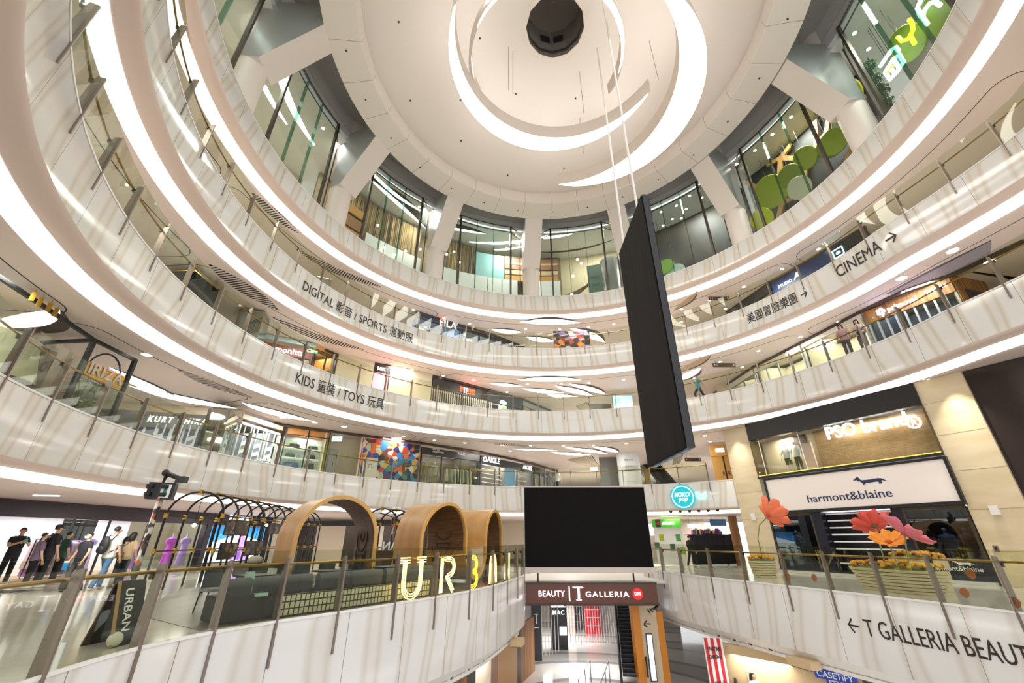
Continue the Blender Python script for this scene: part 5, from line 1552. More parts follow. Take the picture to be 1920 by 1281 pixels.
# mirrored booth and pillar on the left of the third level
MIRROR = mat('mirror_panel', '#b9c0b8', .04, 1.0)
DMIRROR = mat('dark_mirror', '#2b3130', .05, 1.0)
def chamfer_booth(name, c, w, d, z0, z1, rz, m, edgem, label, ch=.25):
    t = thing(name, (c[0], c[1], z0), label, 'pillar')
    co, si = cos(rz), sin(rz)
    base = [(-w / 2, -d / 2), (w / 2 - ch, -d / 2), (w / 2, -d / 2 + ch), (w / 2, d / 2), (-w / 2, d / 2)]
    P2_ = [(c[0] + x * co - y * si, c[1] + x * si + y * co) for x, y in base]
    mb = MB(); mb.prism(P2_, z0, z1); mb.build('mirror_body', m, t)
    for zz, nm in ((z1 - .01, 'top_edge'), (z0 + .03, 'base_edge')):
        mb = MB(); mb.tube([(x, y, zz) for x, y in P2_], .03, 6, True); mb.build(nm, edgem, t)
    return t
chamfer_booth('mirror_booth', (-14.3, 15.7), 1.8, 1.5, L3, L3 + 2.5, R(-92), DMIRROR, mat('gold_edge', '#a8803a', .3, .9), 'black mirrored booth with gold top edge on the third level')
chamfer_booth('mirror_pillar', (-13.7, 19.4), 1.5, 1.2, L3, ZS[3] - .1, R(-70), MIRROR, BRONZE, 'silver mirrored pillar on the third level, beyond the black booth')
chamfer_booth('mirror_pillar', (-14.2, 20.0), 1.5, 1.0, L2, L2 + 2.45, R(-72), MIRROR, BRONZE, 'mirrored pillar with bronze edges in front of the grey sign band')
chamfer_booth('mirror_pillar', (-11.9, 21.9), 1.2, 1.0, L4, L4 + 1.9, R(-65), MIRROR, BRONZE, 'low mirrored pillar on the fourth level near the lettering')

# ------------------------------------------------------------------ second level shops
F2 = trim_line(((452, 783), (530, 795), (612, 806), (682, 815), (742, 823), (790, 829), (900, 846), (1000, 868), (1040, 881)), 2)
KZ = EYE + 5.7
kp, kq = at_z(150, 764, KZ), at_z(452, 784, KZ)
SLATE = mat('slate_shop', '#8b90a0', .5)
t, f, H = shopfront(kp[:2], kq[:2], L2, KZ, 'grey fronted shop with slanted white lettering and barred white shutters', .75, mat('sign_band_grey', '#8b8e8f', .4), mat('white_metal', '#e8e8ea', .35), True, 2.5, mat('slate_dark', '#3d4050', .5), 12, lampw=120, lampc=(.9, .92, 1))
a0, _ = f.px(281, 782); a1, _ = f.px(388, 792)
vs, fs = text_fit('KURT CHIKA', a1 - a0, .004, .02, 1.35, height=.3, shear=.15)
mb = MB(); mb.add([f(a0 + a, H - .5 + b, .1 + d) for a, b, d in vs], fs); mb.build('sign_lettering', SIGNW, t, smooth='open')
struct(wall_run([kp[:2], kq[:2], F2[0]], KZ, ZS[2] - .005, CREAM2, 'wall_bulkhead'))
WBAR = mat('white_bar_light', '#eceef4', .35)
def ladder(label, f, a0, a1, b0, b1, n):
    t = thing('display_rack', f((a0 + a1) / 2, b0, .3), label, 'display rack')
    for k in range(n + 1):
        a = a0 + (a1 - a0) * k / n; f.part('upright', WBAR, t, a - .025, a + .025, b0, b1, .25, .3)
    for k in range(n):
        for j in range(3):
            u0 = a0 + (a1 - a0) * k / n + .04; u1 = a0 + (a1 - a0) * (k + 1) / n - .04; v = b0 + .25 + j * .42
            if k % 2 == 0:
                mb = MB(); mb.plate([(u0, v), (u1, v + .14), (u1, v + .34), (u0, v + .2)], lambda a, b, d: f(a, b, .26 + d), .03); mb.build('chevron_panel', WBAR, t)
ladder('white ladder rack with slanted panels under the slanted white lettering', f, f.px(300, 800)[0], f.px(378, 800)[0], .02, 1.9, 5)
f2 = Front(kq[:2], F2[1], L2)
t, f, H = shopfront(kq[:2], F2[1], L2, ZS[2] - .4, 'bright glazed shop with white ladder racks left of the bag display case', .3, CREAM2, mat('white_metal', '#e8e8ea', .35), True, 2.5, SLATE, 3, lampw=120, lampc=(.95, .95, 1))
struct(wall_run([kq[:2], F2[1]], ZS[2] - .4, ZS[2] - .17, CREAM2, 'wall_bulkhead'))
ladder('tall white ladder rack beside the bag display case', f, .15, f.L - .25, .02, 2.1, 6)
# display case with bags
f = Front(F2[1], F2[2], L2); a0 = f.px(533, 830)[0]; a1 = f.px(614, 840)[0]; HB = ZS[2] - L2 - .12
t = thing('display_case', f((a0 + a1) / 2, 0), 'tall lit display case of bags with orange top and yellow side', 'display case')
f.part('back_panel', mat('case_back', '#dfe3d8', .5), t, a0, a1, 0, HB, -.62, -.56)
f.part('orange_top', mat('case_orange', '#c98a45', .5), t, a0, a1, HB - .4, HB, -.55, .0)
f.part('yellow_side', mat('case_yellow', '#c2bf2a', .5), t, a1 - .12, a1 - .03, 0, HB - .4, -.5, .0)
for a in (a0, (a0 + a1) / 2, a1): f.part('case_post', BLACK, t, a - .03, a + .03, 0, HB, -.02, .06)
for b in (HB - .42, HB - .02): f.part('case_rail', BLACK, t, a0, a1, b - .025, b + .025, -.01, .05)
shv = mat('shelf_white', '#f2f0ea', .4, emit=.5)
for b in (.45, 1.05, 1.6): f.part('shelf', shv, t, a0 + .04, a1 - .14, b, b + .04, -.55, -.05)
f.part('pane', SHOPGLASS, t, a0 + .04, a1 - .04, .05, HB - .45, .0, .01)
lamp('case_lamp', f((a0 + a1) / 2, HB - .45, -.25), 18, 1.2, (1, .97, .9), (0, 0, f.ang), .3)
random.seed(8)
bagm = [mat('bag_black', '#23242a', .4), mat('bag_blue', '#3f5a86', .5), mat('bag_pale', '#a9b0b4', .5), mat('bag_dark_green', '#39443a', .5)]
for k, (u, b, w, h, mi, lb) in enumerate(((.25, 1.64, .62, .34, 0, 'black holdall bag on the top left shelf of the display case'), (.68, 1.64, .6, .3, 0, 'black rounded bag on the top right shelf of the display case'), (.2, 1.09, .55, .3, 3, 'dark green handbag on the middle left shelf of the display case'), (.4, 1.09, .2, .24, 2, 'small pale bag on the middle shelf of the display case'),
                                       (.68, 1.09, .5, .36, 0, 'black tote bag on the middle right shelf of the display case'), (.27, .49, .9, .45, 1, 'blue printed bag on the lowest left shelf of the display case'), (.68, .49, .55, .5, 3, 'dark lettered tote bag on the lowest right shelf of the display case'))):
    a = a0 + (a1 - a0) * u; tb_ = thing('bag', f(a, b, -.3), lb, 'bag')
    mb = MB(); mb.plate([(a - w / 2, b), (a + w / 2, b), (a + w * .42, b + h * .7), (a + w * .3, b + h * .75), (a - w * .3, b + h * .75), (a - w * .42, b + h * .7)], lambda x, y, d: f(x, y, -.4 + d), .2); mb.build('bag_body', bagm[mi], tb_)
    mb = MB(); mb.tube([f(a - w * .22, b + h * .73, -.3), f(a - w * .15, b + h * 1.05, -.3), f(a + w * .15, b + h * 1.05, -.3), f(a + w * .22, b + h * .73, -.3)], .014, 6); mb.build('handle', bagm[mi], tb_)
# cream recess with lockers, mural, black shop
rp = [F2[2], (F2[2][0] - .6, F2[2][1] + 2.2), (F2[3][0] - .3, F2[3][1] + 2.0), F2[3]]
struct(wall_run(rp, L2, ZS[2], CREAM2, 'wall_recess'))
f = Front(F2[2], F2[3], L2)
for k, a in enumerate((.25, .75)):
    t = thing('locker', f(a, 0, -.8), 'tall grey locker door in the cream recess beside the display case', 'locker', 'grey lockers in the cream recess')
    f.part('door', mat('locker_grey', '#a9a9ac', .4, .3), t, a - .2, a + .24, 0, 1.9, -.85, -.75); f.part('handle', BLACK, t, a + .1, a + .14, .9, 1.1, -.75, -.72)
MURAL = splotch_mat('comic_mural', ['#1f4f9e', '#c8402a', '#2c2a2c', '#d8b24a', '#3f7fc0', '#b9c4a8', '#7a2a24', '#4a8a86', '#e0d8c4', '#1d2b57', '#d86a38', '#6a4a34'], 3.2)
t, fm_ = poster('mural_panel', F2[3], F2[5], L2 + .01, ZS[2] - .2, MURAL, 'tall mural panel of many bright colours in orange frame beside the black shop', mat('mural_edge', '#c8402a', .5), .02, .12, 'mural')
a0 = fm_.px(694, 860)[0]
tn = thing('notice_board', fm_(a0, .8, .06), 'white notice with a round black emblem in front of the mural', 'sign')
fm_.part('board', mat('notice_white', '#ece4d8', .5), tn, a0 - .45, a0 + .45, 0, 1.45, .18, .22)
mb = MB(); mb.lathe((0, 0, 0), [(.1, 0), (.13, 0)], 20); ring_v = [fm_(a0 + x, .95 + y, .225) for x, y, z in mb.v]; mb.v = ring_v; mb.build('emblem', BLACK, tn)
AGF = mat('aigle_front', '#2b2a2b', .4)
t, f, H = shopfront(F2[5], F2[6], L2, ZS[2] - .16, 'black fashion shop with arched window and clothes rail beside the mural', .62, AGF, AGF, True, 2.6, mat('aigle_room', '#5c5347', .5), 3, lampw=110, lampc=(1, .93, .82))
text_on('sign_lettering', 'BOTTES\nCHAUSSURES', lambda a, b, d=0: f(.9 + a, H - .28 + b, .085 + d), .9, INKW, t, .0)
text_on('sign_lettering', 'PARIS', lambda a, b, d=0: f(3.0 + a, H - .36 + b, .085 + d), .6, INKW, t, .0)
t2, g, H2 = shopfront(F2[6], F2[7], L2, ZS[2] - .16, 'black fashion shop with white bar shutters under a lit white name and round mark', .72, AGF, AGF, False, 2.6, mat('aigle_room2', '#4a4440', .5), 3, lampw=70, lampc=(1, .93, .85))
aa, _ = f.px(891, 852)
text_on('sign_lettering', 'AIGLE', lambda a, b, d=0: g(.75 + a, H2 - .55 + b, .09 + d), 1.5, SIGNW, t2, .008)
mb = MB(); mb.lathe((0, 0, 0), [(.13, 0), (.19, 0), (.19, .03), (.13, .03), (.13, 0)], 20); mb.v = [g(.48 + x, H2 - .4 + y, .09 + z) for x, y, z in mb.v]; mb.build('round_mark', SIGNW, t2)
hoist('white bar shutter under the nearer lit white sign of the black shop', g, .2, g.L * .36, .05, H2 - .8, 7, mat('white_bar', '#dcd6cc', .45), False, .06, th=.05)
ta = thing('light_box', g(g.L * .5, .1, .1), 'blue lit light box picturing a pale jacket between two shutters', 'poster')
g.part('light_panel', splotch_mat('blue_lightbox', ['#2d4c66', '#35607e', '#4a7a98', '#27455c', '#c9d4da', '#3b6682'], .8, .8), ta, g.L * .42, g.L * .6, .1, H2 - .75, .05, .12)
g.part('box_frame', GREYST, ta, g.L * .40, g.L * .62, .04, .1, .05, .14)
t3, h, H3 = shopfront(F2[7], F2[8], L2, ZS[2] - .16, 'farther black shop windows tapering to the corridor of the second level', .7, AGF, AGF, True, 2.6, mat('aigle_room', '#5c5347', .5), 4, lampw=70, lampc=(1, .93, .85))
text_on('sign_lettering', 'AIGLE', lambda a, b, d=0: g(g.L * .76 + a, H2 - .55 + b, .09 + d), 1.3, SIGNW, t2, .008)
hoist('white bar shutter under the farther lit white sign of the black shop', g, g.L * .66, g.L * .84, .05, H2 - .8, 6, mat('white_bar', '#dcd6cc', .45), False, .06, th=.05)
# mannequins and clothes in the shop window
def mann_at(fr_, a, d, label, shirt, pants, hh=1.78, **kw):
    c = fr_(a, 0, d); return mannequin(tuple(c), fr_.ang + pi, label, shirt, pants, hh, **kw)
mann_at(f, .75, -.6, 'cap wearing mannequin in beige jacket, left of two in the black shop window', '#c9b48a', '#c4ae84', sleeve=1.9)
mann_at(f, 1.55, -.6, 'mannequin in cream shirt and sand trousers, right of two in the black shop window', '#e4dcc8', '#cdb98e', sleeve=.9)
mann_at(h, 1.6, -.6, 'mannequin in cream coat in the farther black shop windows', '#ddd2b4', '#3a3a3a', sleeve=1.9)
def rail_of_clothes(fr_, a0, a1, d, zt, n, cols, label_r, label_c, grp, ln=1.0, lean=0.0):
    t = thing('clothes_rail', fr_((a0 + a1) / 2, 0, d), label_r, 'clothes rail')
    mb = MB(); mb.tube([fr_(a0, zt, d), fr_(a1, zt, d)], .02, 8); mb.build('bar', BRONZE_D, t)
    for a in (a0, a1): 
        mb = MB(); mb.tube([fr_(a, 0, d), fr_(a, zt, d)], .02, 8); mb.build('leg', BRONZE_D, t)
    for k in range(n):
        a = a0 + (a1 - a0) * (k + .5) / n; c = cols[k % len(cols)]; w = .2 + .04 * ((k * 7) % 3); L_ = ln * (.85 + .12 * ((k * 5) % 3))
        g_ = thing('garment', fr_(a, zt, d), label_c, 'garment', grp)
        mb = MB(); vs = []
        for (ww, zz, th) in ((.03, 0, .012), (w, -.1, .03), (w * .95, -.35, .035), (w * 1.25, -L_, .05)):
            vs += [fr_(a - th, zt - .07 + zz, d - ww), fr_(a + th, zt - .07 + zz, d - ww), fr_(a + th * 1.4, zt - .07 + zz, d + ww), fr_(a - th * .6, zt - .07 + zz, d + ww)]
        fs = [(0, 1, 2, 3), (12, 13, 14, 15)] + [(4 * i + e, 4 * i + (e + 1) % 4, 4 * i + 4 + (e + 1) % 4, 4 * i + 4 + e) for i in range(3) for e in range(4)]
        mb.add(vs, fs); mb.build('cloth', mat('garment_' + c.strip('#'), c, .8), g_, smooth=True)
        mb = MB(); mb.tube([fr_(a, zt - .06, d), fr_(a, zt - .024, d)], .006, 5); mb.build('hanger_hook', BRONZE_D, g_)
rail_of_clothes(f, f.L * .5, f.L * .93, -.7, 1.55, 14, ['#d8cbaa', '#8a8a74', '#c9c2a8', '#5a6a5c', '#e0d6bc', '#4c5a54', '#d2c08e'], 'clothes rail behind the black shop window beside the mural', 'beige or green garment hanging on the rail of the black shop', 'garments in the black shop window', 1.05)
rail_of_clothes(h, .3, 1.2, -.8, 1.5, 6, ['#3a3a3c', '#cfc6ae', '#6a6a60'], 'short clothes rail in the farther black shop windows', 'dark or cream garment on the short rail of the farther window', 'garments on the short rail', 1.0)
# the far end of the second level
mb = MB(); c = at_z(1181, 848, ZS[2]); mb.lathe((c.x, c.y + .8, L2), [(.86, 0), (.86, ZS[2] - L2 - .01)], 40)
t = thing('round_pillar', (c.x, c.y + .8, L2), 'round white pillar printed with small grey lettering on the second level', 'pillar'); mb.build('pillar_wrap', mat('pillar_white', '#dcdfe2', .35), t, smooth=True)
for (txt, zz, hh_, col) in (('REBLANC', 2.25, .13, '#55585c'), ('護膚 專門', 1.75, .16, '#a8a49c'), ('開幕優惠', 1.5, .14, '#a8a49c'), ('level two', .7, .08, '#8f9296')):
    vs, fs = text_fit(txt, .72, 0, .004, 1.0)
    k_ = hh_ / max(v[1] for v in vs)
    mb = MB(); mb.add([(c.x + .865 * sin((a - .42) / .87 - .12), c.y + .8 - .865 * cos((a - .42) / .87 - .12), L2 + zz + b * k_) for a, b, d in vs], fs); mb.build('printed_lettering', mat('print_' + col.strip('#'), col, .5), t, smooth='open')
a, b = at_y(1125, 880, 35.0), at_y(1163, 880, 35.0)
f = Front((a.x, 35.0), (b.x, 35.0), L2); t = thing('dark_wall_panel', f(0, 0), 'tall dark grey slab wall left of the round white pillar', 'panel'); f.part('panel', mat('far_grey2', '#6f6c68', .4), t, 0, f.L, 0, ZS[2] - L2 - .02, -.1, 0)
slat_ceiling('slatted triangular ceiling piece over the far second level corridor', ((1063, 862), (1110, 854), (1128, 880), (1098, 874)), 2, 18, VENTD, mat('pale_slat', '#d9c7a8', .5))
a, b = at_y(1226, 880, 36), at_y(1260, 880, 36)
# escalator seen end on
def dark_escalator(x0, x1, y0, z0, y1, z1, label, n=26):
    t = thing('escalator', ((x0 + x1) / 2, y0, z0), label, 'escalator')
    rub = mat('escalator_rubber', '#19191b', .4); stp = mat('escalator_step', '#2e2f33', .35, .4); side = mat('escalator_side', '#3f4246', .25, .6)
    mb = MB()
    for k in range(n):
        y = y0 + (y1 - y0) * k / n; z = z0 + (z1 - z0) * k / n; dy = (y1 - y0) / n; dz = (z1 - z0) / n
        st = MB(); st.bbox((x0 + .12, min(y, y + dy), z - .02), (x1 - .12, max(y, y + dy) , z + dz)); st.build('step', stp, t)
    for x in (x0, x1 - .1):
        vs = [(x + e, y, z + d) for e in (0, .1) for (y, z, d) in ((y0, z0, -.3), (y1, z1, -.3), (y1, z1, .95), (y0, z0, .95))]
        mb = MB(); mb.add(vs, [(0, 1, 2, 3), (7, 6, 5, 4), (0, 4, 5, 1), (1, 5, 6, 2), (2, 6, 7, 3), (3, 7, 4, 0)]); mb.build('side_panel', side, t)
        mb = MB(); mb.tube([(x + .05, y0 - .35, z0 + .5), (x + .05, y0 - .3, z0 + .9), (x + .05, y0, z0 + 1.02), (x + .05, y1, z1 + 1.02)], .045, 8); mb.build('handrail', rub, t, smooth=True)
    return t
dark_escalator(a.x, b.x, 35.5, L2, 43.0, ZS[2] + 1.5, 'dark escalator rising from the second level behind the hanging screen', 22)
a, b = at_y(1207, 880, 36.5), at_y(1217, 880, 36.5)
poster('advert_poster', (a.x, 36.5), (b.x, 36.5), L2 + .02, L2 + 2.2, mat('yellow_brown_ad', '#b08a3c', .5), 'narrow yellow brown panel between the round pillar and the escalator')
# beige double doors beside the beige facade
a, b = at_y(1338, 880, 29.5), at_y(1372, 880, 29.0)
f = Front((a.x, 29.5), (b.x + .4, 29.0), L2); t = thing('double_door', f(f.L / 2, 0), 'amber double doors with dark gap beside the beige facade on the second level', 'door')
AMB = mat('amber_door', '#b98a46', .4)
f.part('leaf', AMB, t, 0, f.L / 2 - .05, 0, 2.0, -.06, 0); f.part('leaf', AMB, t, f.L / 2 + .05, f.L, 0, 2.0, -.06, 0); f.part('header', mat('amber_header', '#c9934a', .4), t, 0, f.L, 2.0, 2.75, -.2, .05)
f.part('gap', BLACK, t, f.L / 2 - .05, f.L / 2 + .05, 0, 2.0, -.08, -.02); f.part('lit_number', SIGNW, t, .35, .9, 2.25, 2.5, .05, .08)
for s in (-.2, .13): f.part('handle', BRONZE_D, t, f.L / 2 + s, f.L / 2 + s + .08, .75, .95, 0, .03)
slat_ceiling('fan of dark slats curving down beside the escalator', ((1262, 850), (1284, 848), (1276, 868), (1260, 872)), 2, 10, mat('pale_slat', '#d9c7a8', .5), VENTD)
# two people at the far shop
c = at_z(1034, 913, L2)
person((c.x - .1, 33.0, L2), R(180), 'person in black top standing at the far black shop, left of two', '#1f2024', '#25262a', 1.72, 1.9, armL=((.22, .05, 1.14), (.05, .2, 1.1)), armR=((-.22, .05, 1.14), (-.05, .2, 1.08)))
person((c.x + .85, 33.4, L2), R(-60), 'person with long hair and white top at the far black shop, right of two', '#e6e4e0', '#3a4250', 1.64, .7, hair='long')
# kiosk frame with gold letters on the left of the second level
FRM = mat('kiosk_black', '#2a2e30', .4, .3)
GOLDL = mat('gold_leaf', '#b58a2e', .3, .7)
kx = [(-12.7, 8.4), (-13.7, 12.3), (-13.75, 14.0), (-15.6, 12.5)]
t = thing('kiosk_frame', (-13.7, 12.3, L2), 'tall black kiosk frame with gold letters and glass on the second level', 'kiosk')
zt = EYE + 6.0 - .1
for (x, y) in kx[1:]: 
    mb = MB(); mb.bbox((x - .06, y - .06, L2), (x + .06, y + .06, zt)); mb.build('post', FRM, t)
for p, q in ((kx[0], kx[1]), (kx[1], kx[2]), (kx[1], kx[3])):
    d = Vector((q[0] - p[0], q[1] - p[1], 0)); mb = MB(); mb.box(((p[0] + q[0]) / 2, (p[1] + q[1]) / 2, zt), (d.length + .1, .1, .1), atan2(d.y, d.x)); mb.build('top_beam', FRM, t)
f = Front(kx[1], kx[2], L2)
mb = MB(); mb.tube([f(.15 + 1.1 * (1 - cos(pi * k / 12)) / 2 * 1.15, zt - L2 - .95 + .75 * sin(pi * k / 12), .0) for k in range(13)], .03, 6); mb.build('arch_hoop', FRM, t)
f.part('gold_sign', GOLDL, t, .1, 1.55, zt - L2 - 1.15, zt - L2 - .7, -.04, .05)
text_on('sign_lettering', 'IRIZA', lambda a, b, d=0: f(.2 + a, zt - L2 - 1.06 + b, .06 + d), 1.3, mat('rose_letter', '#e8cfc4', .4), t, .02, height=.38)
f.part('glass_wall', SHOPGLASS, t, .08, f.L - .08, .05, 1.45, -.01, .01)
for k in range(3):
    a = .4 + .42 * k; mb = MB(); mb.tube([f(a, zt - L2 - .7, -.02), f(a, .05, -.02)], .008, 5); mb.build('hanging_rod', FRM, t)
# gold tags hanging under the round light recess
for k, (x, y) in enumerate(((62, 556), (75, 566), (92, 576), (104, 586))):
    c = at_z(x, y, ZS[2] - .25); tg = thing('hanging_tag', c, 'small gold tag on a cord below the round light recess', 'ornament', 'gold tags under the round recess')
    mb = MB(); mb.box(c, (.1, .02, .26), R(40)); mb.build('tag', GOLDL, tg); mb = MB(); mb.tube([(c.x, c.y, c.z + .12), (c.x, c.y, ZS[2] - .01)], .005, 5); mb.build('cord', GOLDL, tg)
# potted plant inside the kiosk
LEAFG = noisy('leaf_green', '#5f8a52', '#3d6a3c', 6, .5)
def potted_plant(c, h, n, label, spread=.5, seed=1):
    random.seed(seed); t = thing('potted_plant', c, label, 'plant')
    mb = MB(); mb.lathe(c, [(.001, 0), (.2, 0), (.26, .38), (.24, .4), (.22, .34), (.001, .34)], 18); mb.build('pot', mat('brown_pot', '#7a5a3c', .6), t, smooth=True)
    st = MB(); lf = MB()
    for k in range(n):
        a = random.uniform(0, 2 * pi); r_ = spread * random.uniform(.4, 1); z = h * random.uniform(.5, 1)
        tip = Vector((c[0] + r_ * cos(a), c[1] + r_ * sin(a), c[2] + z)); st.tube([(c[0], c[1], c[2] + .34), (c[0] + .3 * r_ * cos(a), c[1] + .3 * r_ * sin(a), c[2] + z * .7), tip], .008, 5)
        e = Vector((cos(a), sin(a), -.25)).normalized(); s = Vector((-sin(a), cos(a), 0)); w = random.uniform(.13, .2)
        lf.add([tip - e * .05, tip + e * w * .6 + s * w * .6, tip + e * w * 1.7, tip + e * w * .6 - s * w * .6, tip + e * w * .7 + Vector((0, 0, .05))], [(0, 1, 4), (1, 2, 4), (2, 3, 4), (3, 0, 4)])
    st.build('stem', mat('stem_green', '#4f6a3c', .6), t); lf.build('leaves', LEAFG, t)
potted_plant((-14.5, 13.4, L2), 1.75, 34, 'leafy green plant in a brown pot beside the kiosk frame', .6, 4)
# olive cloth covered display left of the kiosk
t = thing('cloth_display', (-13.6, 9.5, L2), 'olive green cloth draped over a display at the left end of the second level', 'cloth')
mb = MB(); n = 18; vs, fs = [], []
for (zz, g_) in ((1.95, .75), (1.9, .82), (1.2, .9), (.75, .98)):
    for k in range(n):
        a_ = 2 * pi * k / n; w_ = 1 + .05 * sin(5 * a_) * (2 - zz); vs.append((-14.3 + 1.0 * g_ * w_ * cos(a_), 10.3 + 1.5 * g_ * w_ * sin(a_), L2 + zz))
for r_ in range(3): fs += [(r_ * n + k, r_ * n + (k + 1) % n, r_ * n + n + (k + 1) % n, r_ * n + n + k) for k in range(n)]
fs.append(tuple(range(n))); mb.add(vs, fs); mb.build('cloth', mat('olive_cloth', '#a9ab8c', .85), t, smooth=True)
mb = MB(); mb.bbox((-15.0, 9.2, L2), (-13.6, 11.4, L2 + 1.85)); mb.build('stand', mat('display_brown', '#5f5249', .5), t)
# ------------------------------------------------------------------ hanging double sided screen and its rods
LED = noisy('led_black', '#171312', '#221c1a', 6, .8, (1, 1, .05), spec=.15)
t = thing('hanging_screen', (4.72, 13.0, EYE + 2.2), 'tall thin black double sided screen hanging in the middle of the void', 'screen')
zb, zt = EYE + 2.22, EYE + 11.15
mb = MB(); mb.bbox((4.62, 11.25, zb), (4.66, 14.6, zt)); mb.build('screen_face', LED, t)
mb = MB(); mb.bbox((4.86, 11.25, zb), (4.9, 14.6, zt)); mb.build('screen_face', LED, t)
mb = MB(); mb.bbox((4.66, 11.2, zb - .02), (4.86, 14.65, zt + .02)); mb.build('cabinet', mat('screen_side', '#141519', .3), t)
for k in range(5):
    mb = MB(); mb.bbox((4.7, 11.5 + .62 * k, zb - .05), (4.82, 11.85 + .62 * k, zb - .02)); mb.build('service_port', mat('port_blue', '#8aa2b4', .3, .5), t)
mb = MB(); mb.tube([(4.76, 14.25, zt), (4.85, 14.2, ZR + 2.2)], .045, 10); mb.build('suspension_rod', WHITEP, t)
mb = MB(); mb.tube([(4.76, 12.1, zt), (4.8, 12.1, ZR + 2.6)], .045, 10); mb.build('suspension_rod', WHITEP, t)

# wires of the ceiling fins
for k, (x, y, z0) in enumerate(((-.2, 14.8, ZF + .95), (0.05, 15.0, ZF + .95), (4.2, 16.2, ZF + .95), (7.9, 14.2, ZF + .95), (4.6, 19.0, ZF + .95), (7.2, 18.2, ZF + .95))):
    rr = hypot(x - 2.52, y - 13.76); zz = ZR + 1.08 + 2.35 * sin(min(1, max(0, (10 - rr) / 8.3)) * pi / 2)
    mb = MB(); mb.tube([(x, y, z0 - .02), (x, y, zz + .01)], .012, 5)
    tag(mb.build('fin_wire', BLACK), 'thin dark wire holding a crescent fin under the dome', 'wire', 'wires of the ceiling fins')
# small fittings of the dome
random.seed(2)
for k in range(22):
    a = R(28 + k * 13.3); r_ = (8.6, 6.9, 9.3, 4.4)[k % 4]; x, y = 2.52 + r_ * cos(a), 13.76 + r_ * sin(a)
    zz = ZR + 1.08 + 2.35 * sin(min(1, (10 - r_) / 8.3) * pi / 2)
    mb = MB(); mb.lathe((x, y, zz - .03), [(.001, 0), (.055, 0), (.06, .05)], 10)
    tag(mb.build('ceiling_sprinkler', BRONZE_D), 'small dark sprinkler on the pale dome ceiling', 'sprinkler', 'sprinklers of the dome')
for k in range(26):
    a = R(k * 13.8 + 4); x, y = 2.52 + 11.2 * cos(a), 13.76 + 11.2 * sin(a)
    mb = MB(); mb.lathe((x, y, ZR - .02), [(.001, 0), (.05, 0), (.055, .03)], 10)
    tag(mb.build('ring_fitting', BRONZE_D), 'small dark fitting under the panelled ceiling ring', 'ceiling fitting', 'fittings of the ceiling ring')

# ------------------------------------------------------------------ black screen and brown sign at the end of the void
YS = 23.2
a, b = at_y(983, 914, YS), at_y(1205, 914, YS); c = at_y(988, 1064, YS); e = at_y(988, 1075, YS)
x0, x1 = a.x, b.x + .05
t = thing('video_wall', ((x0 + x1) / 2, YS, c.z), 'large blank black video wall with pale bottom rim at the end of the void', 'screen')
mb = MB(); mb.bbox((x0, YS, c.z), (x1, YS + .06, a.z)); mb.build('screen_face', mat('blank_screen', '#100d0e', .8, spec=.15), t)
mb = MB(); mb.bbox((x0 - .03, YS + .06, e.z), (x1 + .03, YS + .45, a.z + .06)); mb.build('cabinet', GREYST, t)
mb = MB(); mb.bbox((x0 - .03, YS - .02, e.z), (x1 + .03, YS + .06, c.z)); mb.build('bottom_rim', mat('screen_rim', '#cbbfb6', .4), t)
mb = MB(); mb.bbox((x0 - .03, YS - .01, a.z), (x1 + .03, YS + .06, a.z + .06)); mb.build('top_rim', mat('screen_rim', '#cbbfb6', .4), t)
for x in (x0 + 1, x1 - 1):
    mb = MB(); mb.bbox((x - .1, YS + .45, a.z - 1.2), (x + .1, 30.2, a.z - 1.0)); mb.build('support_arm', GREYST, t)
BRS = mat('brown_sign', '#5e2d17', .3)
a, b = at_y(986, 1094, YS), at_y(1230, 1094, YS); c = at_y(986, 1134, YS)
sx0, sx1, sz1, sz0 = a.x, b.x, a.z, c.z
t = thing('hanging_sign', ((sx0 + sx1) / 2, YS, sz0), 'long brown sign with white letters and red disc hanging below the video wall', 'sign')
mb = MB(); mb.bbox((sx0, YS, sz0), (sx1, YS + .35, sz1)); mb.build('sign_box', BRS, t)
for zz in (sz0, sz1):
    mb = MB(); mb.bbox((sx0 - .03, YS - .02, zz - .04), (sx1 + .03, YS + .37, zz + .04)); mb.build('edge_rail', BRONZE_D, t)
for x in (sx0 + .6, sx1 - 1.0):
    mb = MB(); mb.tube([(x, YS + .17, sz1), (x, YS + .2, e.z)], .04, 8); mb.build('hanger', BRONZE_D, t)
W_ = sx1 - sx0; fs_ = lambda a, b, d=0: (sx0 + a, YS - d, sz0 + b)
SIGNP = mat('violet_white_light', '#ffffff', .4, emit=2.0, ecol='#eee8ff')
h_ = sz1 - sz0
def word(s, px0, px1, zy, hh, bold=.0, spacing=1.0):
    u0 = at_y(px0, 1115, YS).x - sx0; u1 = at_y(px1, 1115, YS).x - sx0
    vs, fs = text_fit(s, u1 - u0, bold * .25, .015, spacing, height=hh)
    mb = MB(); mb.add([fs_(u0 + a, zy + b, .02 + d) for a, b, d in vs], fs); mb.build('sign_lettering', SIGNP, t, smooth='open')
word('BEAUTY', 1010, 1059, h_ * .38, h_ * .27, .02, 1.1)
word('GALLERIA', 1098, 1179, h_ * .36, h_ * .25, .012, 1.25)
for (p0, p1, v0, v1) in ((1066.6, 1068.4, .16, .86), (1083, 1087, .2, .82), (1074, 1094, .78, .83), (1080, 1090, .2, .235)):
    u0 = at_y(p0, 1115, YS).x - sx0; u1 = at_y(p1, 1115, YS).x - sx0
    mb = MB(); mb.bbox(fs_(u0, h_ * v0, .02), fs_(u1, h_ * v1, .05)); mb.build('sign_stroke', SIGNP, t)
cx = at_y(1195.5, 1115, YS).x
mb = MB(); N = 32; r_ = h_ * .27
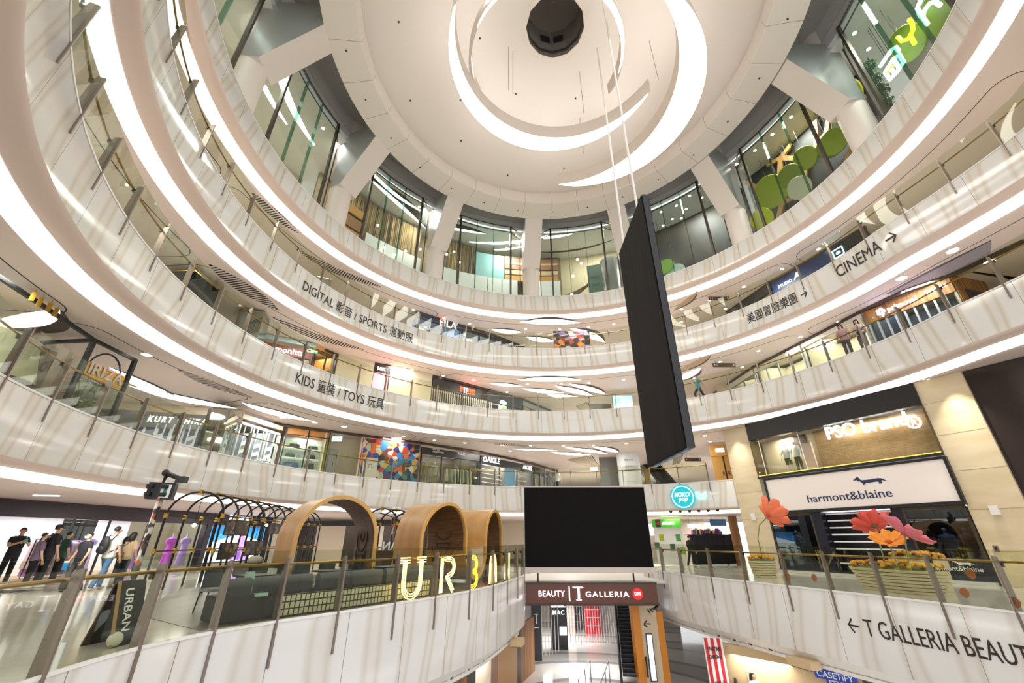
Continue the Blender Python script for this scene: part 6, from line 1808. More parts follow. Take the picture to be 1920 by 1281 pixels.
mb.add([(cx + r_ * cos(2 * pi * k / N), YS - d, sz0 + h_ * .5 + r_ * sin(2 * pi * k / N)) for d in (0, .03) for k in range(N)], [tuple(range(N, 2 * N))] + [(k, (k + 1) % N, N + (k + 1) % N, N + k) for k in range(N)])
mb.build('red_disc', mat('red_disc_light', '#e8141c', .4, emit=1.2), t)
vs, fs = text_fit('DFS', r_ * 1.25, .004, .01, 1.0)
mb = MB(); mb.add([(cx - r_ * .62 + a, YS - .035 - d, sz0 + h_ * .5 - r_ * .22 + b) for a, b, d in vs], fs); mb.build('sign_lettering', SIGNP, t, smooth='open')

# ------------------------------------------------------------------ beige double height shop facade on the right
FP, FQ = (13.2, 25.5), (18.0, 15.6)
f = Front(FP, FQ, L1)
HT = ZS[2] - L1 - .01
BEIGE = noisy('beige_stone', '#dccdae', '#d3c19c', 1.2, .3, (.6, .6, 2.5))
BEIGEJ = mat('beige_joint', '#a58d62', .5)
L_ = f.L
aw0 = f.px(1413, 850)[0]; aw1 = f.px(1745, 800)[0]
zy1 = f.px(1432, 893)[1]; zb1 = f.px(1412, 812)[1]
sg = [f.px(1433, 901), f.px(1770, 863), f.px(1809, 942), f.px(1457, 957)]
s_lo = (sg[2][1] + sg[3][1]) / 2; s_hi = (sg[0][1] + sg[1][1]) / 2; s_a0 = (sg[0][0] + sg[3][0]) / 2; s_a1 = (sg[1][0] + sg[2][0]) / 2
mb = MB()
f.box(mb, -.25, aw0 - .05, 0, HT, -1.2, .0); struct(mb.build('wall_facade', BEIGE))
mb = MB(); f.box(mb, aw1 + .05, L_ + .0, 0, HT, -1.2, .0); struct(mb.build('wall_facade', BEIGE))
for b in (1.1, 2.5, 3.9, 5.3, 6.6):
    for a_, b_ in ((-.25, aw0 - .05), (aw1 + .05, L_)):
        mb = MB(); f.box(mb, a_, b_, b, b + .012, 0, .004); struct(mb.build('trim_stone_joint', BEIGEJ))
mb = MB(); f.box(mb, L_, L_ + 9.0, 0, HT, -1.0, -.12)
dk = panel_mat('dark_gloss_panel', '#3a3230', '#1b1716', 2.6, .12)
struct(mb.build('wall_dark_panel', mat('dark_gloss_panel2', '#3d3532', .12)))
for a_ in (2.6, 5.2):
    mb = MB(); f.box(mb, L_ + a_, L_ + a_ + .015, 0, HT, -.12, -.116); struct(mb.build('trim_panel_joint', BLACK))
# upper window
t = thing('shopfront', f((aw0 + aw1) / 2, zy1), 'upper show window with big glowing white letters on the beige facade', 'shopfront')
f.part('header', BLACK, t, aw0 - .05, aw1 + .05, zb1 - .42, HT, -.25, .1)
f.part('sill', mat('sill_black', '#26241f', .4), t, aw0 - .05, aw1 + .05, zy1 - .12, zy1, -1.0, .1)
f.part('light_strip', mat('yellow_strip', '#e8c54a', .4, emit=2.0), t, aw0, aw1, zy1, zy1 + .04, -.1, .05)
for a_ in (aw0 - .05, aw1 - .0): f.part('jamb', mat('jamb_bronze', '#6a5a3c', .4, .5), t, a_, a_ + .06, zy1, zb1 - .42, -.9, .06)
f.part('pane', SHOPGLASS, t, aw0, aw1, zy1 + .04, zb1 - .42, .0, .012)
am = f.px(1520, 860)[0]
WB = mat('pso_wall', '#b08d62', .55)
def brick_wood():
    m = mat('wood_tile', '#b08a5c', .5); nt = m.node_tree; N = nt.nodes
    uvn = N.new('ShaderNodeUVMap'); uvn.uv_map = 'UVMap'; br = N.new('ShaderNodeTexBrick'); br.inputs['Scale'].default_value = 1.0
    br.inputs['Brick Width'].default_value = .45; br.inputs['Row Height'].default_value = .12; br.inputs['Mortar Size'].default_value = .006
    br.inputs['Color1'].default_value = (*lin('#b8966a'), 1); br.inputs['Color2'].default_value = (*lin('#a88458'), 1); br.inputs['Mortar'].default_value = (*lin('#8a6a44'), 1)
    nt.links.new(uvn.outputs[0], br.inputs[0]); nt.links.new(br.outputs[0], N['Principled BSDF'].inputs['Base Color']); return m
BRW = brick_wood()
mb = MB(); vs = [f(am, zy1 + .04, -.85), f(aw1, zy1 + .04, -.85), f(aw1, zb1 - .4, -.85), f(am, zb1 - .4, -.85)]
mb.add(vs, [(0, 1, 2, 3)], [(0, 0), (aw1 - am, 0), (aw1 - am, 3), (0, 3)])
vs = [f(am, zy1 + .04, -.95), f(aw1, zy1 + .04, -.95), f(aw1, zb1 - .4, -.95), f(am, zb1 - .4, -.95)]
mb.add(vs, [(3, 2, 1, 0)]); mb.build('tiled_back', BRW, t)
f.part('display_back', mat('display_cream', '#e3cfae', .5), t, aw0, am, zy1, zb1 - .42, -1.05, -.95)
f.part('pink_panel', mat('pale_pink_panel', '#e8c9bc', .5), t, am - .5, am - .02, zy1, zb1 - 1.0, -.5, -.4)
f.part('dark_niche', mat('niche_brown', '#4a3326', .5), t, am - 1.1, am - .45, zb1 - 1.3, zb1 - .45, -.94, -.9)
for a_ in (aw0 + .45, am - .3): f.part('mullion', INKW, t, a_, a_ + .015, zy1, zb1 - .42, -.02, .02)
pa0, pb0 = f.px(1537, 815); pa1, pb1 = f.px(1690, 790)
vs, fs = text_fit('PSO brand', pa1 - pa0, .012, .05, 1.0, height=.62)
PSOL = mat('pso_light', '#ffffff', .4, emit=1.8, ecol='#f2f2ff')
mb = MB(); mb.add([f(pa0 + a, pb0 - .2 + b, -.62 + d) for a, b, d in vs], fs); mb.build('sign_lettering', PSOL, t, smooth='open')
pa2, pb2 = f.px(1700, 789)
mb = MB(); mb.lathe((0, 0, 0), [(.2, 0), (.27, 0), (.27, .08), (.2, .08), (.2, 0)], 28); mb.v = [f(pa2 + x, pb2 + y, -.62 + z) for x, y, z in mb.v]; mb.build('registered_ring', PSOL, t)
vs, fs = text_fit('R', .2, .0, .04, 1.0, height=.24); mb = MB(); mb.add([f(pa2 - .1 + a, pb2 - .12 + b, -.62 + d) for a, b, d in vs], fs); mb.build('sign_lettering', PSOL, t, smooth='open')
lamp('window_lamp', f((aw0 + am) / 2, zb1 - .46, -.5), 60, .8, (1, .9, .75), (0, 0, f.ang))
lamp('window_lamp', f((aw1 + am) / 2, zb1 - .46, -.42), 150, 3.6, (1, .93, .84), (0, 0, f.ang), .35)
lamp('column_spot', f(aw1 + 1.1, HT - .05, .55), 35, .15, (1, .93, .8), (R(0), 0, 0), spread=R(70))
lamp('column_spot', f(aw0 * .4, HT - .05, .55), 25, .15, (1, .93, .8), (R(0), 0, 0), spread=R(70))
MG = mat('mannequin_gloss', '#ded8ce', .3)
for u, lb, sh, pn in ((f.px(1468, 870)[0], 'headless mannequin in silver top and olive shorts, left one in the upper window', '#c9c9c4', '#5a5f3c'), (f.px(1487, 870)[0], 'mannequin in white top and olive skirt, right one in the upper window', '#e6e4de', '#5c5a38')):
    c_ = f(u, zy1, -.55); mannequin(tuple(c_), f.ang + pi, lb, sh, pn, 1.65, sleeve=.9, long_pants=('right' in lb))
# large white sign with the dog
NAVYI = mat('navy_ink', '#23305a', .4)
t = thing('shop_sign', f((s_a0 + s_a1) / 2, s_lo), 'wide white sign with navy long dog and lettering on the beige facade', 'sign')
f.part('sign_panel', mat('sign_panel_white', '#e6dcd4', .3, emit=.12, ecol='#fff4ea'), t, s_a0, s_a1, s_lo, s_hi, .02, .12)
for (u0, u1, v0, v1) in ((s_a0 - .1, s_a1 + .1, s_hi, s_hi + .1), (s_a0 - .1, s_a1 + .1, s_lo - .14, s_lo), (s_a0 - .1, s_a0, s_lo, s_hi), (s_a1, s_a1 + .1, s_lo, s_hi)): f.part('sign_frame', BLACK, t, u0, u1, v0, v1, -.02, .18)
ta0, tb0 = f.px(1519, 943); ta1, tb1 = f.px(1678, 932)
vs, fs = text_fit('harmont&blaine', ta1 - ta0, .0, .02, 1.0); kk = .34 / max(v[1] for v in vs)
mb = MB(); mb.add([f(ta0 + a, s_lo + (s_hi - s_lo) * .2 + b * kk, .125 + d) for a, b, d in vs], fs); mb.build('sign_lettering', NAVYI, t, smooth='open')
dogp = [(.0, .33), (.05, .40), (.13, .42), (.2, .5), (.29, .52), (.36, .45), (.4, .33), (.52, .3), (1.0, .3), (1.3, .33), (1.5, .31), (1.66, .2), (1.78, .1), (1.64, .14), (1.5, .21), (1.48, .12), (1.44, .0), (1.3, .0), (1.36, .06), (1.3, .14), (1.1, .13), (.75, .11), (.6, .1), (.58, .0), (.44, .0), (.5, .05), (.46, .14), (.38, .2), (.34, .32), (.3, .24), (.24, .26), (.22, .34), (.12, .33)]
da0 = f.px(1604, 905)[0]; da1 = f.px(1668, 905)[0]; ks = (da1 - da0) / 1.78
mb = MB(); mb.plate([(da0 + x * ks, s_lo + (s_hi - s_lo) * .56 + y * ks * .95) for x, y in dogp], lambda a, b, d: f(a, b, .12 + d), .025); mb.build('dog_emblem', NAVYI, t)
# lower shopfront with windows and shutter
HB = s_lo - .14
t = thing('shopfront', f((s_a0 + s_a1) / 2, 0), 'dark navy lower shopfront with two glossy windows and white shutter bars', 'shopfront')
NVF = mat('navy_black', '#1c1d2c', .25)
b1 = f.px(1535, 1010)[0]; b2 = f.px(1692, 1000)[0]
f.part('back_wall', mat('night_shop', '#1d1d22', .4), t, aw0, aw1, 0, HB, -1.15, -1.05)
for (u0, u1) in ((b1, b1 + .45), (b2 - .1, b2 + .3)): f.part('pier', NVF, t, u0, u1, 0, HB, -.5, .06)
f.part('base', NVF, t, aw0 - .05, b1, 0, .5, -.4, .04); f.part('base', NVF, t, b2 + .3, aw1 + .05, 0, .75, -.4, .04)
f.part('plinth', mat('white_plinth', '#dad6d0', .3), t, aw0, aw1, 0, .1, .04, .3)
DWG = glass_mat('dark_window_glass', '#8a94a0', 3.5)
for (u0, u1, v0) in ((aw0, b1, .5), (b2 + .3, aw1, .75)):
    f.part('pane', DWG, t, u0, u1, v0, HB - .05, .0, .02)
    for (p0, p1, q0, q1) in ((u0, u1, HB - .12, HB), (u0, u0 + .08, v0, HB), (u1 - .08, u1, v0, HB)): f.part('window_frame', mat('olive_bronze', '#4f4638', .35, .5), t, p0, p1, q0, q1, -.04, .06)
hoist('white shutter bars behind the big paper flowers', f, b1 + .5, b2 - .15, .5, HB - .1, 8, mat('shutter_white', '#e9e6e6', .4, emit=.15), False, -.3, th=.06)
am2 = (b2 + aw1) / 2
vs, fs = text_fit('harmont&blaine', 1.5, .0, .006, 1.0); mb = MB(); mb.add([f(am2 - .6 + a, .42 + b, .045 + d) for a, b, d in vs], fs); mb.build('sign_lettering', INKW, t, smooth='open')
mb = MB(); mb.plate([(am2 + .1 + x * .35, .6 + y * .35) for x, y in dogp], lambda a, b, d: f(a, b, .042 + d), .006); mb.build('dog_emblem', INKW, t)
for (u, lb, sh, pn) in ((b2 + .3 + (aw1 - b2) * .35, 'dim mannequin in pale jacket and beige trousers behind the right dark window', '#b9c0c8', '#8a7658'), (b2 + .3 + (aw1 - b2) * .62, 'dim mannequin in grey jacket, second behind the right dark window', '#9a9890', '#7a6850'), (aw0 + .75, 'dim mannequin in pale blue shirt behind the left dark window', '#a8bcd0', '#6a6458')):
    c_ = f(u, .1, -.74); mannequin(tuple(c_), f.ang + pi, lb, sh, pn, 1.85, sleeve=1.9)
lamp('window_lamp', f((b2 + aw1) / 2, HB - .1, -.5), 14, 1.2, (.85, .92, 1), (0, 0, f.ang)); lamp('window_lamp', f((aw0 + b1) / 2, HB - .1, -.5), 10, .8, (.85, .92, 1), (0, 0, f.ang))
for (x, y, lb) in ((1414, 969, 'small white box fixed on the left beige column'), (1866, 957, 'small white box fixed high on the right beige column')):
    a_, b_ = f.px(x, y); t = thing('wall_box', f(a_, b_, .03), lb, 'wall box'); f.part('box_shell', WHITEP, t, a_ - .12, a_ + .12, b_ - .16, b_ + .16, .0, .1)
a_, b_ = f.px(1868, 1029); t = thing('wall_socket', f(a_, b_), 'small metal socket plate low on the right beige column', 'socket'); f.part('plate', BRONZE, t, a_ - .07, a_ + .07, b_ - .1, b_ + .1, 0, .02); f.part('socket_hole', BLACK, t, a_ - .03, a_ + .03, b_ - .03, b_ + .05, .02, .026)
# planters with marigolds and paper flowers
SLATW = mat('planter_wood', '#d2c39c', .5)
MAR = [mat('marigold', '#e6a31c', .6), mat('marigold_deep', '#c8741a', .6)]
MARG = mat('marigold_green', '#5d6a2c', .7)
def planter(c, lx, ly, h, n, rz, label, fl_label, grp, nf, seed):
    random.seed(seed); t = thing('planter', c, label, 'planter'); N = 36
    def el(k, s): 
        x, y = lx * s * cos(k), ly * s * sin(k); return (c[0] + x * cos(rz) - y * sin(rz), c[1] + x * sin(rz) + y * cos(rz))
    for j in range(n):
        s = .78 + .22 * (j + 1) / n; z0 = c[2] + h * j / n; mb = MB()
        vs = [(*el(2 * pi * k / N, s), z0 + h / n * .8) for k in range(N)] + [(*el(2 * pi * k / N, s * .985), z0) for k in range(N)]
        mb.add(vs, [tuple(range(N)), tuple(range(2 * N - 1, N - 1, -1))] + [(k, (k + 1) % N, N + (k + 1) % N, N + k) for k in range(N)]); mb.build('slat_tier', SLATW, t)
    mb = MB(); mb.sphere((c[0], c[1], c[2] + h * .93), 1, 24, 8, (lx * .95, ly * .95, .12), rz); mb.build('greenery', MARG, t, smooth=True)
    for k in range(nf):
        a_ = random.uniform(0, 2 * pi); s = sqrt(random.uniform(.05, 1)) * .95; x, y = el(a_, s); r_ = random.uniform(.055, .085)
        fl = thing('marigold', (x, y, c[2] + h), fl_label, 'flower', grp)
        zs = c[2] + h * .93 + .12 * sqrt(max(0, 1 - (s / .95) ** 2)) + .004; zf = zs + random.uniform(.03, .08)
        mb = MB(); mb.sphere((x, y, zf + r_ * .6), r_, 9, 6, (1, 1, .7)); mb.build('blossom', MAR[k % 4 == 0], fl, smooth=True)
        mb = MB(); mb.tube([(x, y, zs), (x, y, zf)], .008, 5); mb.build('stem', MARG, fl)
planter((12.35, 15.3, L1), .6, 1.5, .66, 7, R(12), 'long oval planter of stacked pale slats in front of the dark shopfront', 'yellow or orange marigold in the long oval planter', 'marigolds in the long planter', 120, 1)
planter((11.1, 20.9, L1), .55, .55, .66, 7, 0, 'small round planter of stacked pale slats before the left beige column', 'yellow or orange marigold in the small round planter', 'marigolds in the small planter', 36, 2)
planter((13.7, 15.9, L1), .4, .9, .95, 3, R(12), 'second taller slat planter just behind the long oval planter', 'yellow or orange marigold in the planter behind the long one', 'marigolds in the rear planter', 36, 3)
def paper_flower(c, rad, n_dir, m, m2, stem_pts, label, petals=7, cup=.35, seed=1):
    random.seed(seed); c = Vector(c); n = Vector(n_dir).normalized(); ex = n.cross(Vector((0, 0, 1))).normalized(); ey = n.cross(ex)
    t = thing('paper_flower', stem_pts[-1], label, 'flower')
    for k in range(petals):
        a0 = 2 * pi * k / petals + random.uniform(-.1, .1); vs, fs = [], []; wd = 2.3 * pi / petals; nu, nv = 5, 6
        for i in range(nu + 1):
            r_ = rad * (.08 + .92 * i / nu)
            for j in range(nv + 1):
                u = j / nv - .5; an = a0 + u * wd * (.45 + .55 * sin(pi * min(1, .25 + .6 * i / nu)))
                lift = cup * rad * (i / nu) ** 1.6 + .06 * rad * sin(9 * u + k) * (i / nu); rr = r_ * (1 - .22 * (2 * u) ** 2 * (i / nu))
                vs.append(c + (ex * cos(an) + ey * sin(an)) * rr + n * (lift + .012 * (k % 2)))
        for i in range(nu):
            for j in range(nv): fs.append((i * (nv + 1) + j, i * (nv + 1) + j + 1, (i + 1) * (nv + 1) + j + 1, (i + 1) * (nv + 1) + j))
        mb = MB(); mb.add(vs, fs); o = mb.build('petal', m, t, smooth=True); md = o.modifiers.new('thick', 'SOLIDIFY'); md.thickness = .012
    mb = MB(); mb.sphere(c + n * .05 * rad, rad * .16, 12, 8); mb.build('flower_heart', m2, t, smooth=True)
    mb = MB(); mb.tube([(p.x, p.y) and tuple(p) for p in [Vector(q) for q in stem_pts[::-1]]] + [tuple(c)], .022, 8); mb.build('stem', mat('stem_grey_green', '#8a8f6a', .6), t, smooth=True)
def on_planter(px, py, x0=12.3): return at_line(px, py, (x0, 10), (x0, 24))
c1 = on_planter(1441, 967, 11.1); paper_flower(c1, .72, (.8, .2, .4), mat('coral_petal', '#ef7a52', .6), mat('coral_heart', '#c9482c', .6), [tuple(on_planter(1424, 985, 11.1)), tuple(on_planter(1421, 1010, 11.1)), tuple(on_planter(1428, 1040, 11.1)), (11.1, 20.9, L1 + .72)], 'tall coral paper flower on a curved stem before the left beige column', 7, .55, 4)
c2 = on_planter(1639, 987, 12.7); paper_flower(c2, .66, (.15, .55, .8), mat('red_coral_petal', '#e3584a', .6), mat('olive_heart', '#6b5a3c', .6), [(c2.x, c2.y, c2.z - .4), (12.35, 15.6, L1 + .76)], 'red coral paper flower above the long planter, left of the pink one', 8, .3, 5)
c3 = on_planter(1696, 1001, 11.7); paper_flower(c3, .66, (.6, -.25, .75), mat('pink_petal', '#ee7f8e', .6), mat('pink_heart', '#b84a5a', .6), [(c3.x, c3.y + .1, c3.z - .3), (12.2, 14.5, L1 + .76)], 'pink paper flower seen edge on above the long planter', 7, .25, 6)
c4 = on_planter(1667, 1018, 11.9); paper_flower(c4, .52, (-.25, -.4, .85), mat('orange_petal', '#f0962a', .6), mat('orange_heart', '#c8641a', .6), [(c4.x, c4.y, c4.z - .3), (12.35, 15.1, L1 + .76)], 'orange paper flower lowest of the three above the long planter', 8, .3, 7)
# leaf stickers on the right balustrade's glass
ST = mat('leaf_sticker', '#b8622e', .6)
for k, (x, y) in enumerate(((1475, 1082), (1525, 1081), (1806, 1110), (1821, 1083), (1901, 1128))):
    u = u_right((x, y), L1 + .4); z = L1 + (.28, .32, .28, .7, .18)[k]; p = P1R.pt(u, .03, z); q = P1R.pt(u + .3, .03, z); d = (q - p).normalized()
    mb = MB(); mb.plate([(0, -.1), (.09, -.05), (.12, .05), (.05, .14), (-.06, .1), (-.1, 0)], lambda a, b, dd: p + d * a + Vector((0, 0, b)) + Vector((d.y, -d.x, 0)) * (dd - .006), .004)
    tag(mb.build('leaf_sticker', ST), 'small orange brown leaf sticker on the right balustrade glass', 'sticker', 'leaf stickers on the glass')

# round pressed turquoise sign on the second level edge
TQ = mat('turquoise_light', '#12a0ac', .4, emit=.7)
u = P2.near(*at_cyl(1281, 932, C2X, C2Y, 15.2)[:2]); p, n_ = P2.at(u); c = P2.pt(u, -.1, at_cyl(1281, 932, C2X, C2Y, 15.2).z)
ex = Vector((n_.y, -n_.x, 0)); 
if ex.x < 0: ex = -ex
fr = lambda a, b, d=0: c + ex * a + Vector((0, 0, b)) - Vector((n_.x, n_.y, 0)) * d
t = thing('round_sign', c, 'round turquoise neon sign with white script on the second level edge', 'sign')
def disc_on(fr, r0, r1, d0, d1, m, nm, t, N=36):
    mb = MB()
    if r0 == 0: vs = [fr(r1 * cos(2 * pi * k / N), r1 * sin(2 * pi * k / N), d) for d in (d0, d1) for k in range(N)]; fs = [tuple(range(N)), tuple(range(N, 2 * N))] + [(k, (k + 1) % N, N + (k + 1) % N, N + k) for k in range(N)]
    else:
        vs = [fr(r_ * cos(2 * pi * k / N), r_ * sin(2 * pi * k / N), d) for r_, d in ((r0, d0), (r1, d0), (r1, d1), (r0, d1)) for k in range(N)]
        fs = [(j * N + k, j * N + (k + 1) % N, ((j + 1) % 4) * N + (k + 1) % N, ((j + 1) % 4) * N + k) for j in range(4) for k in range(N)]
    mb.add(vs, fs); return mb.build(nm, m, t)
disc_on(fr, 0, .72, -.06, .06, TQ, 'sign_disc', t); disc_on(fr, .6, .64, .06, .09, SIGNW, 'white_ring', t)
for (s, y, w) in (('MOKOI', .0, .95), ('pop', -.32, .55)):
    vs, fs = text_fit(s, w, .004, .01, 1.0, height=.26, shear=.25); mb = MB(); mb.add([fr(a - w / 2, y + b, .07 + d) for a, b, d in vs], fs); mb.build('sign_lettering', SIGNW, t, smooth='open')
t = thing('chevron_sign', fr(.95, 0), 'double turquoise chevron light pointing down beside the round turquoise sign', 'sign')
for j in range(2):
    mb = MB(); mb.tube([fr(.78, .22 - .18 * j, .05), fr(1.08, .0 - .18 * j, .05), fr(1.38, .22 - .18 * j, .05)], .035, 6); mb.build('chevron', mat('chevron_light', '#a8eef0', .4, emit=3, ecol='#7fe6ea'), t)
# round speakers under the edges
def spots(path, pxs, zoff, d, label, grp, z):
    for (x, y) in pxs:
        v = ray(x, y); best = min((k * .1 for k in range(int(path.L / .1))), key=lambda u: abs(atan2(path.pt(u, 0, z).x, path.pt(u, 0, z).y) - atan2(v.x, v.y)) + (0 if path.pt(u, 0, 0).y < 25 else 9))
        p, n_ = path.at(best); c = path.pt(best, d, z + zoff); out = (Vector((-n_.x, -n_.y, -.55))).normalized(); sx = Vector((n_.y, -n_.x, 0)); sy = out.cross(sx).normalized()
        t = thing('round_nozzle', c, label, 'air nozzle', grp); f_ = lambda a, b, dd=0: c + sx * a + sy * b + out * dd
        disc_on(f_, .1, .17, -.03, .03, WHITEP, 'nozzle_ring', t, 20); disc_on(f_, 0, .105, -.03, .0, BLACK, 'nozzle_core', t, 20)
spots(P1R, ((1307, 1173), (1336, 1184), (1365, 1195), (1397, 1207), (1432, 1211)), -2.15, .27, 'round white air nozzle in the rim under the right balcony', 'nozzles under the right balcony', L1)
spots(P1, ((825, 1275), (862, 1250), (893, 1237), (920, 1228)), -2.15, .27, 'round white air nozzle in the rim under the left balcony', 'nozzles under the left balcony', L1)
for k in range(6):
    v = at_cyl(1257 + 17.5 * k, 959, C2X, C2Y, 15.25); u = P2.near(v.x, v.y); c = P2.pt(u, .2, L2 - 1.62)
    mb = MB(); mb.sphere(c, .1, 12, 8); tag(mb.build('dome_camera', BLACK, smooth=True), 'small black dome under the second level edge by the turquoise sign', 'dome', 'black domes under the second level edge')
# beige wedge lamps under both balconies
for (path, px, lb) in ((P1R, (1503, 1228), 'beige wedge box fixed to the rim under the right balcony'), (P1, (968, 1196), 'pale wedge box fixed to the rim under the left balcony')):
    v = ray(*px); u = min((k * .1 for k in range(int(path.L / .1))), key=lambda u: abs(atan2(path.pt(u, 0, 0).x, path.pt(u, 0, 0).y) - atan2(v.x, v.y)) + (0 if path.pt(u, 0, 0).y < 25 else 9))
    p, n_ = path.at(u); c = path.pt(u, -.05, L1 - 2.2); t = thing('wedge_light', c, lb, 'light')
    mb = MB(); mb.box(c, (.45, .9 if path is P1R else .6, .22), atan2(n_.y, n_.x)); mb.build('light_body', mat('wedge_beige', '#cbb08a', .5), t); mb = MB(); mb.box((c.x, c.y, c.z - .125), (.38, .8 if path is P1R else .5, .03), atan2(n_.y, n_.x)); mb.build('light_base', mat('wedge_brown', '#6d5540', .5), t)

# ------------------------------------------------------------------ first level, far right: green bank front, covered counter
f = Front((8.6, 31.2), (10.6, 30.2), L1); HZ = ZS[1] - L1 - .01
a0 = f.px(1223, 1000)[0]; 
GB = at_y(1223, 975, 31.0); GB2 = at_y(1272, 975, 30.6)
f = Front((GB.x, 31.0), (GB2.x, 30.4), L1)
hs = f.px(1245, 989)[1]; ht = f.px(1245, 974)[1]
t = thing('bank_front', f(f.L / 2, 0), 'white bank front with bright green sign and green squares', 'shopfront')
f.part('wall_panel', WHITEP, t, 0, f.L, 0, hs, -.2, 0); f.part('sign_band', mat('bank_green', '#4aa32a', .4, emit=.35), t, -.05, f.L + .05, hs, ht, -.2, .08)
f.part('dark_square', mat('bank_dark', '#26402c', .4), t, .18, .5, hs, ht, .08, .1)
mb = MB(); mb.sphere(f(.34, (hs + ht) / 2, .11), 1, 12, 8, (.11, .03, .11), f.ang); mb.build('red_seal', mat('seal_red', '#c8283a', .4), t)
vs, fs = text_fit('恒生銀行', .8, .01, .005, 1.0); mb = MB(); mb.add([f(.6 + a, (hs + ht) / 2 - .08 + b, .09 + d) for a, b, d in vs], fs); mb.build('sign_lettering', SIGNW, t, smooth='open')
for (u, v, m_) in ((.25, .62, '#a5b41e'), (.6, .36, '#2f6a44'), (.85, .62, '#46973a'), (.05, .4, '#2f6a44'), (.95, .28, '#8fae1e')): f.part('green_square', mat('sq_' + m_.strip('#'), m_, .4), t, u * f.L - .14, u * f.L + .16, v * hs, v * hs + .42, 0, .015)
mb = MB(); mb.bbox((GB2.x + .1, 35.5, L1), (15, 35.7, ZS[1])); struct(mb.build('wall_shop_back', mat('busy_grey', '#b5a899', .5)))
a, b = at_y(1292, 1010, 30.5), at_y(1378, 1010, 30.5); zt_ = at_y(1300, 1002, 30.5).z
mb = MB(); n = 30; vs, fs = [], []
for i in range(n + 1):
    x = a.x + (b.x - a.x) * i / n
    for (zz, dy) in ((L1 + .02, -.1), (L1 + .7, -.02), (zt_ - .05 * sin(i * .35), 0.0), (zt_ - .02, .9)): vs.append((x, 30.5 + dy + .04 * sin(i * 1.3) * (1 if zz < zt_ - .2 else .3), zz))
for i in range(n):
    for j in range(3): fs.append((4 * i + j, 4 * i + j + 1, 4 * i + 5 + j, 4 * i + 4 + j))
mb.add(vs, fs); o = mb.build('cover_cloth', mat('black_cloth', '#18181d', .8), smooth=True); o.modifiers.new('thick', 'SOLIDIFY').thickness = .02
tag(o, 'black cloth covering a counter on the first level behind the right balustrade', 'cloth')
random.seed(11)
for k in range(16):
    x = a.x + .5 + (b.x - a.x - 1) * k / 16; c = (x, 31.05, zt_ + .0); hh = random.uniform(.18, .38); cc = ['#d86aa0', '#4a90c8', '#e0a83a', '#2c2a38', '#f0e8d8', '#c8402a', '#6a4aa0'][k % 7]
    t = thing('cosmetic_box', c, 'small coloured box standing on the shelf above the black cloth', 'box', 'boxes above the black cloth'); mb = MB(); mb.bbox((x - .09, 31.0, zt_ - .0), (x + .09, 31.12, zt_ + hh)); mb.build('carton', mat('carton_' + cc.strip('#'), cc, .5), t); mb = MB(); mb.bbox((x - .05, 31.03, zt_ + hh), (x + .05, 31.09, zt_ + hh + .05)); mb.build('lid', WHITEP, t)
t = thing('display_shelf', (a.x / 2 + b.x / 2, 31.1, L1), 'dark shelf unit behind the black cloth', 'shelf'); mb = MB(); mb.bbox((a.x + .2, 30.9, zt_ - .06), (b.x - .3, 31.3, zt_ - .0)); mb.build('shelf_board', BRONZE_D, t)
for x in (a.x + .3, b.x - .4): mb = MB(); mb.bbox((x - .04, 31.2, L1), (x + .04, 31.28, zt_ - .06)); mb.build('shelf_leg', BRONZE_D, t)
hang_sign('dark screen hanging over the covered counter', (at_y(1346, 980, 31.5).x, 31.5, at_y(1346, 980, 31.5).z), 1.1, .42, mat('menu_screen', '#2a4a66', .4, emit=.5), 0, ZS[1])
hang_sign('pale blue lit sign hanging left of the dark screen', (at_y(1301, 986, 31.8).x, 31.8, at_y(1301, 986, 31.8).z), .85, .22, EXITM, 0, ZS[1])
t = thing('wood_post', (at_y(1379, 1000, 29.6).x, 29.6, L1), 'brown timber post right of the covered counter', 'post'); mb = MB(); x = at_y(1379, 1000, 29.6).x; mb.bbox((x - .22, 29.5, L1), (x + .22, 29.8, ZS[1] - .02)); mb.build('post_body', WOODV, t)
c = at_z(1300, 1062, L1); person((c.x, c.y, L1), R(-70), 'person in black with green bag walking before the covered counter', '#1a1c1e', '#1b1d22', 1.7, 1.8, legL=(.18, .2), legR=(-.1, -.25))

# ------------------------------------------------------------------ ground floor at the end of the void
lamp('ground_lamp', (4.0, 27.0, 2.1), 150, 3.0); lamp('ground_lamp', (3.5, 34.0, 2.1), 220, 3.0); lamp('ground_lamp', (9.5, 19.5, 2.1), 120, 2.2); lamp('ground_lamp', (13, 15, 2.1), 120, 2.5); lamp('ground_lamp', (-1.5, 20, 2.1), 80, 2.0); lamp('ground_lamp', (9, 38, 4.4), 200, 3.0)
GW = mat('grey_stone_wall', '#b9b7b8', .35)
mb = MB(); mb.bbox((-4, 29.0, 0), (1.15, 29.4, 4.4)); struct(mb.build('wall_ground', GW))
mb = MB(); mb.bbox((-4, 41.5, 0), (14, 41.8, 6.5)); struct(mb.build('wall_ground_back', mat('bright_shop_wall', '#e2d8ce', .5)))
mb = MB(); mb.bbox((-3, 24.2, 4.18), (12, 42, 4.3)); struct(mb.build('ceiling_ground', WHITEP))
mb = MB(); mb.bbox((0.2, 33.6, 3.0), (8.5, 33.9, 4.2)); struct(mb.build('wall_white_header', WHITEP))
t = thing('brand_pillar', (1.45, 29.0, 0), 'slim black pillar with a small white mark at the ground floor shop', 'pillar')
mb = MB(); mb.bbox((1.15, 28.9, 0), (1.7, 29.4, 4.1)); mb.build('pillar_body', mat('pillar_black', '#27232c', .35), t)
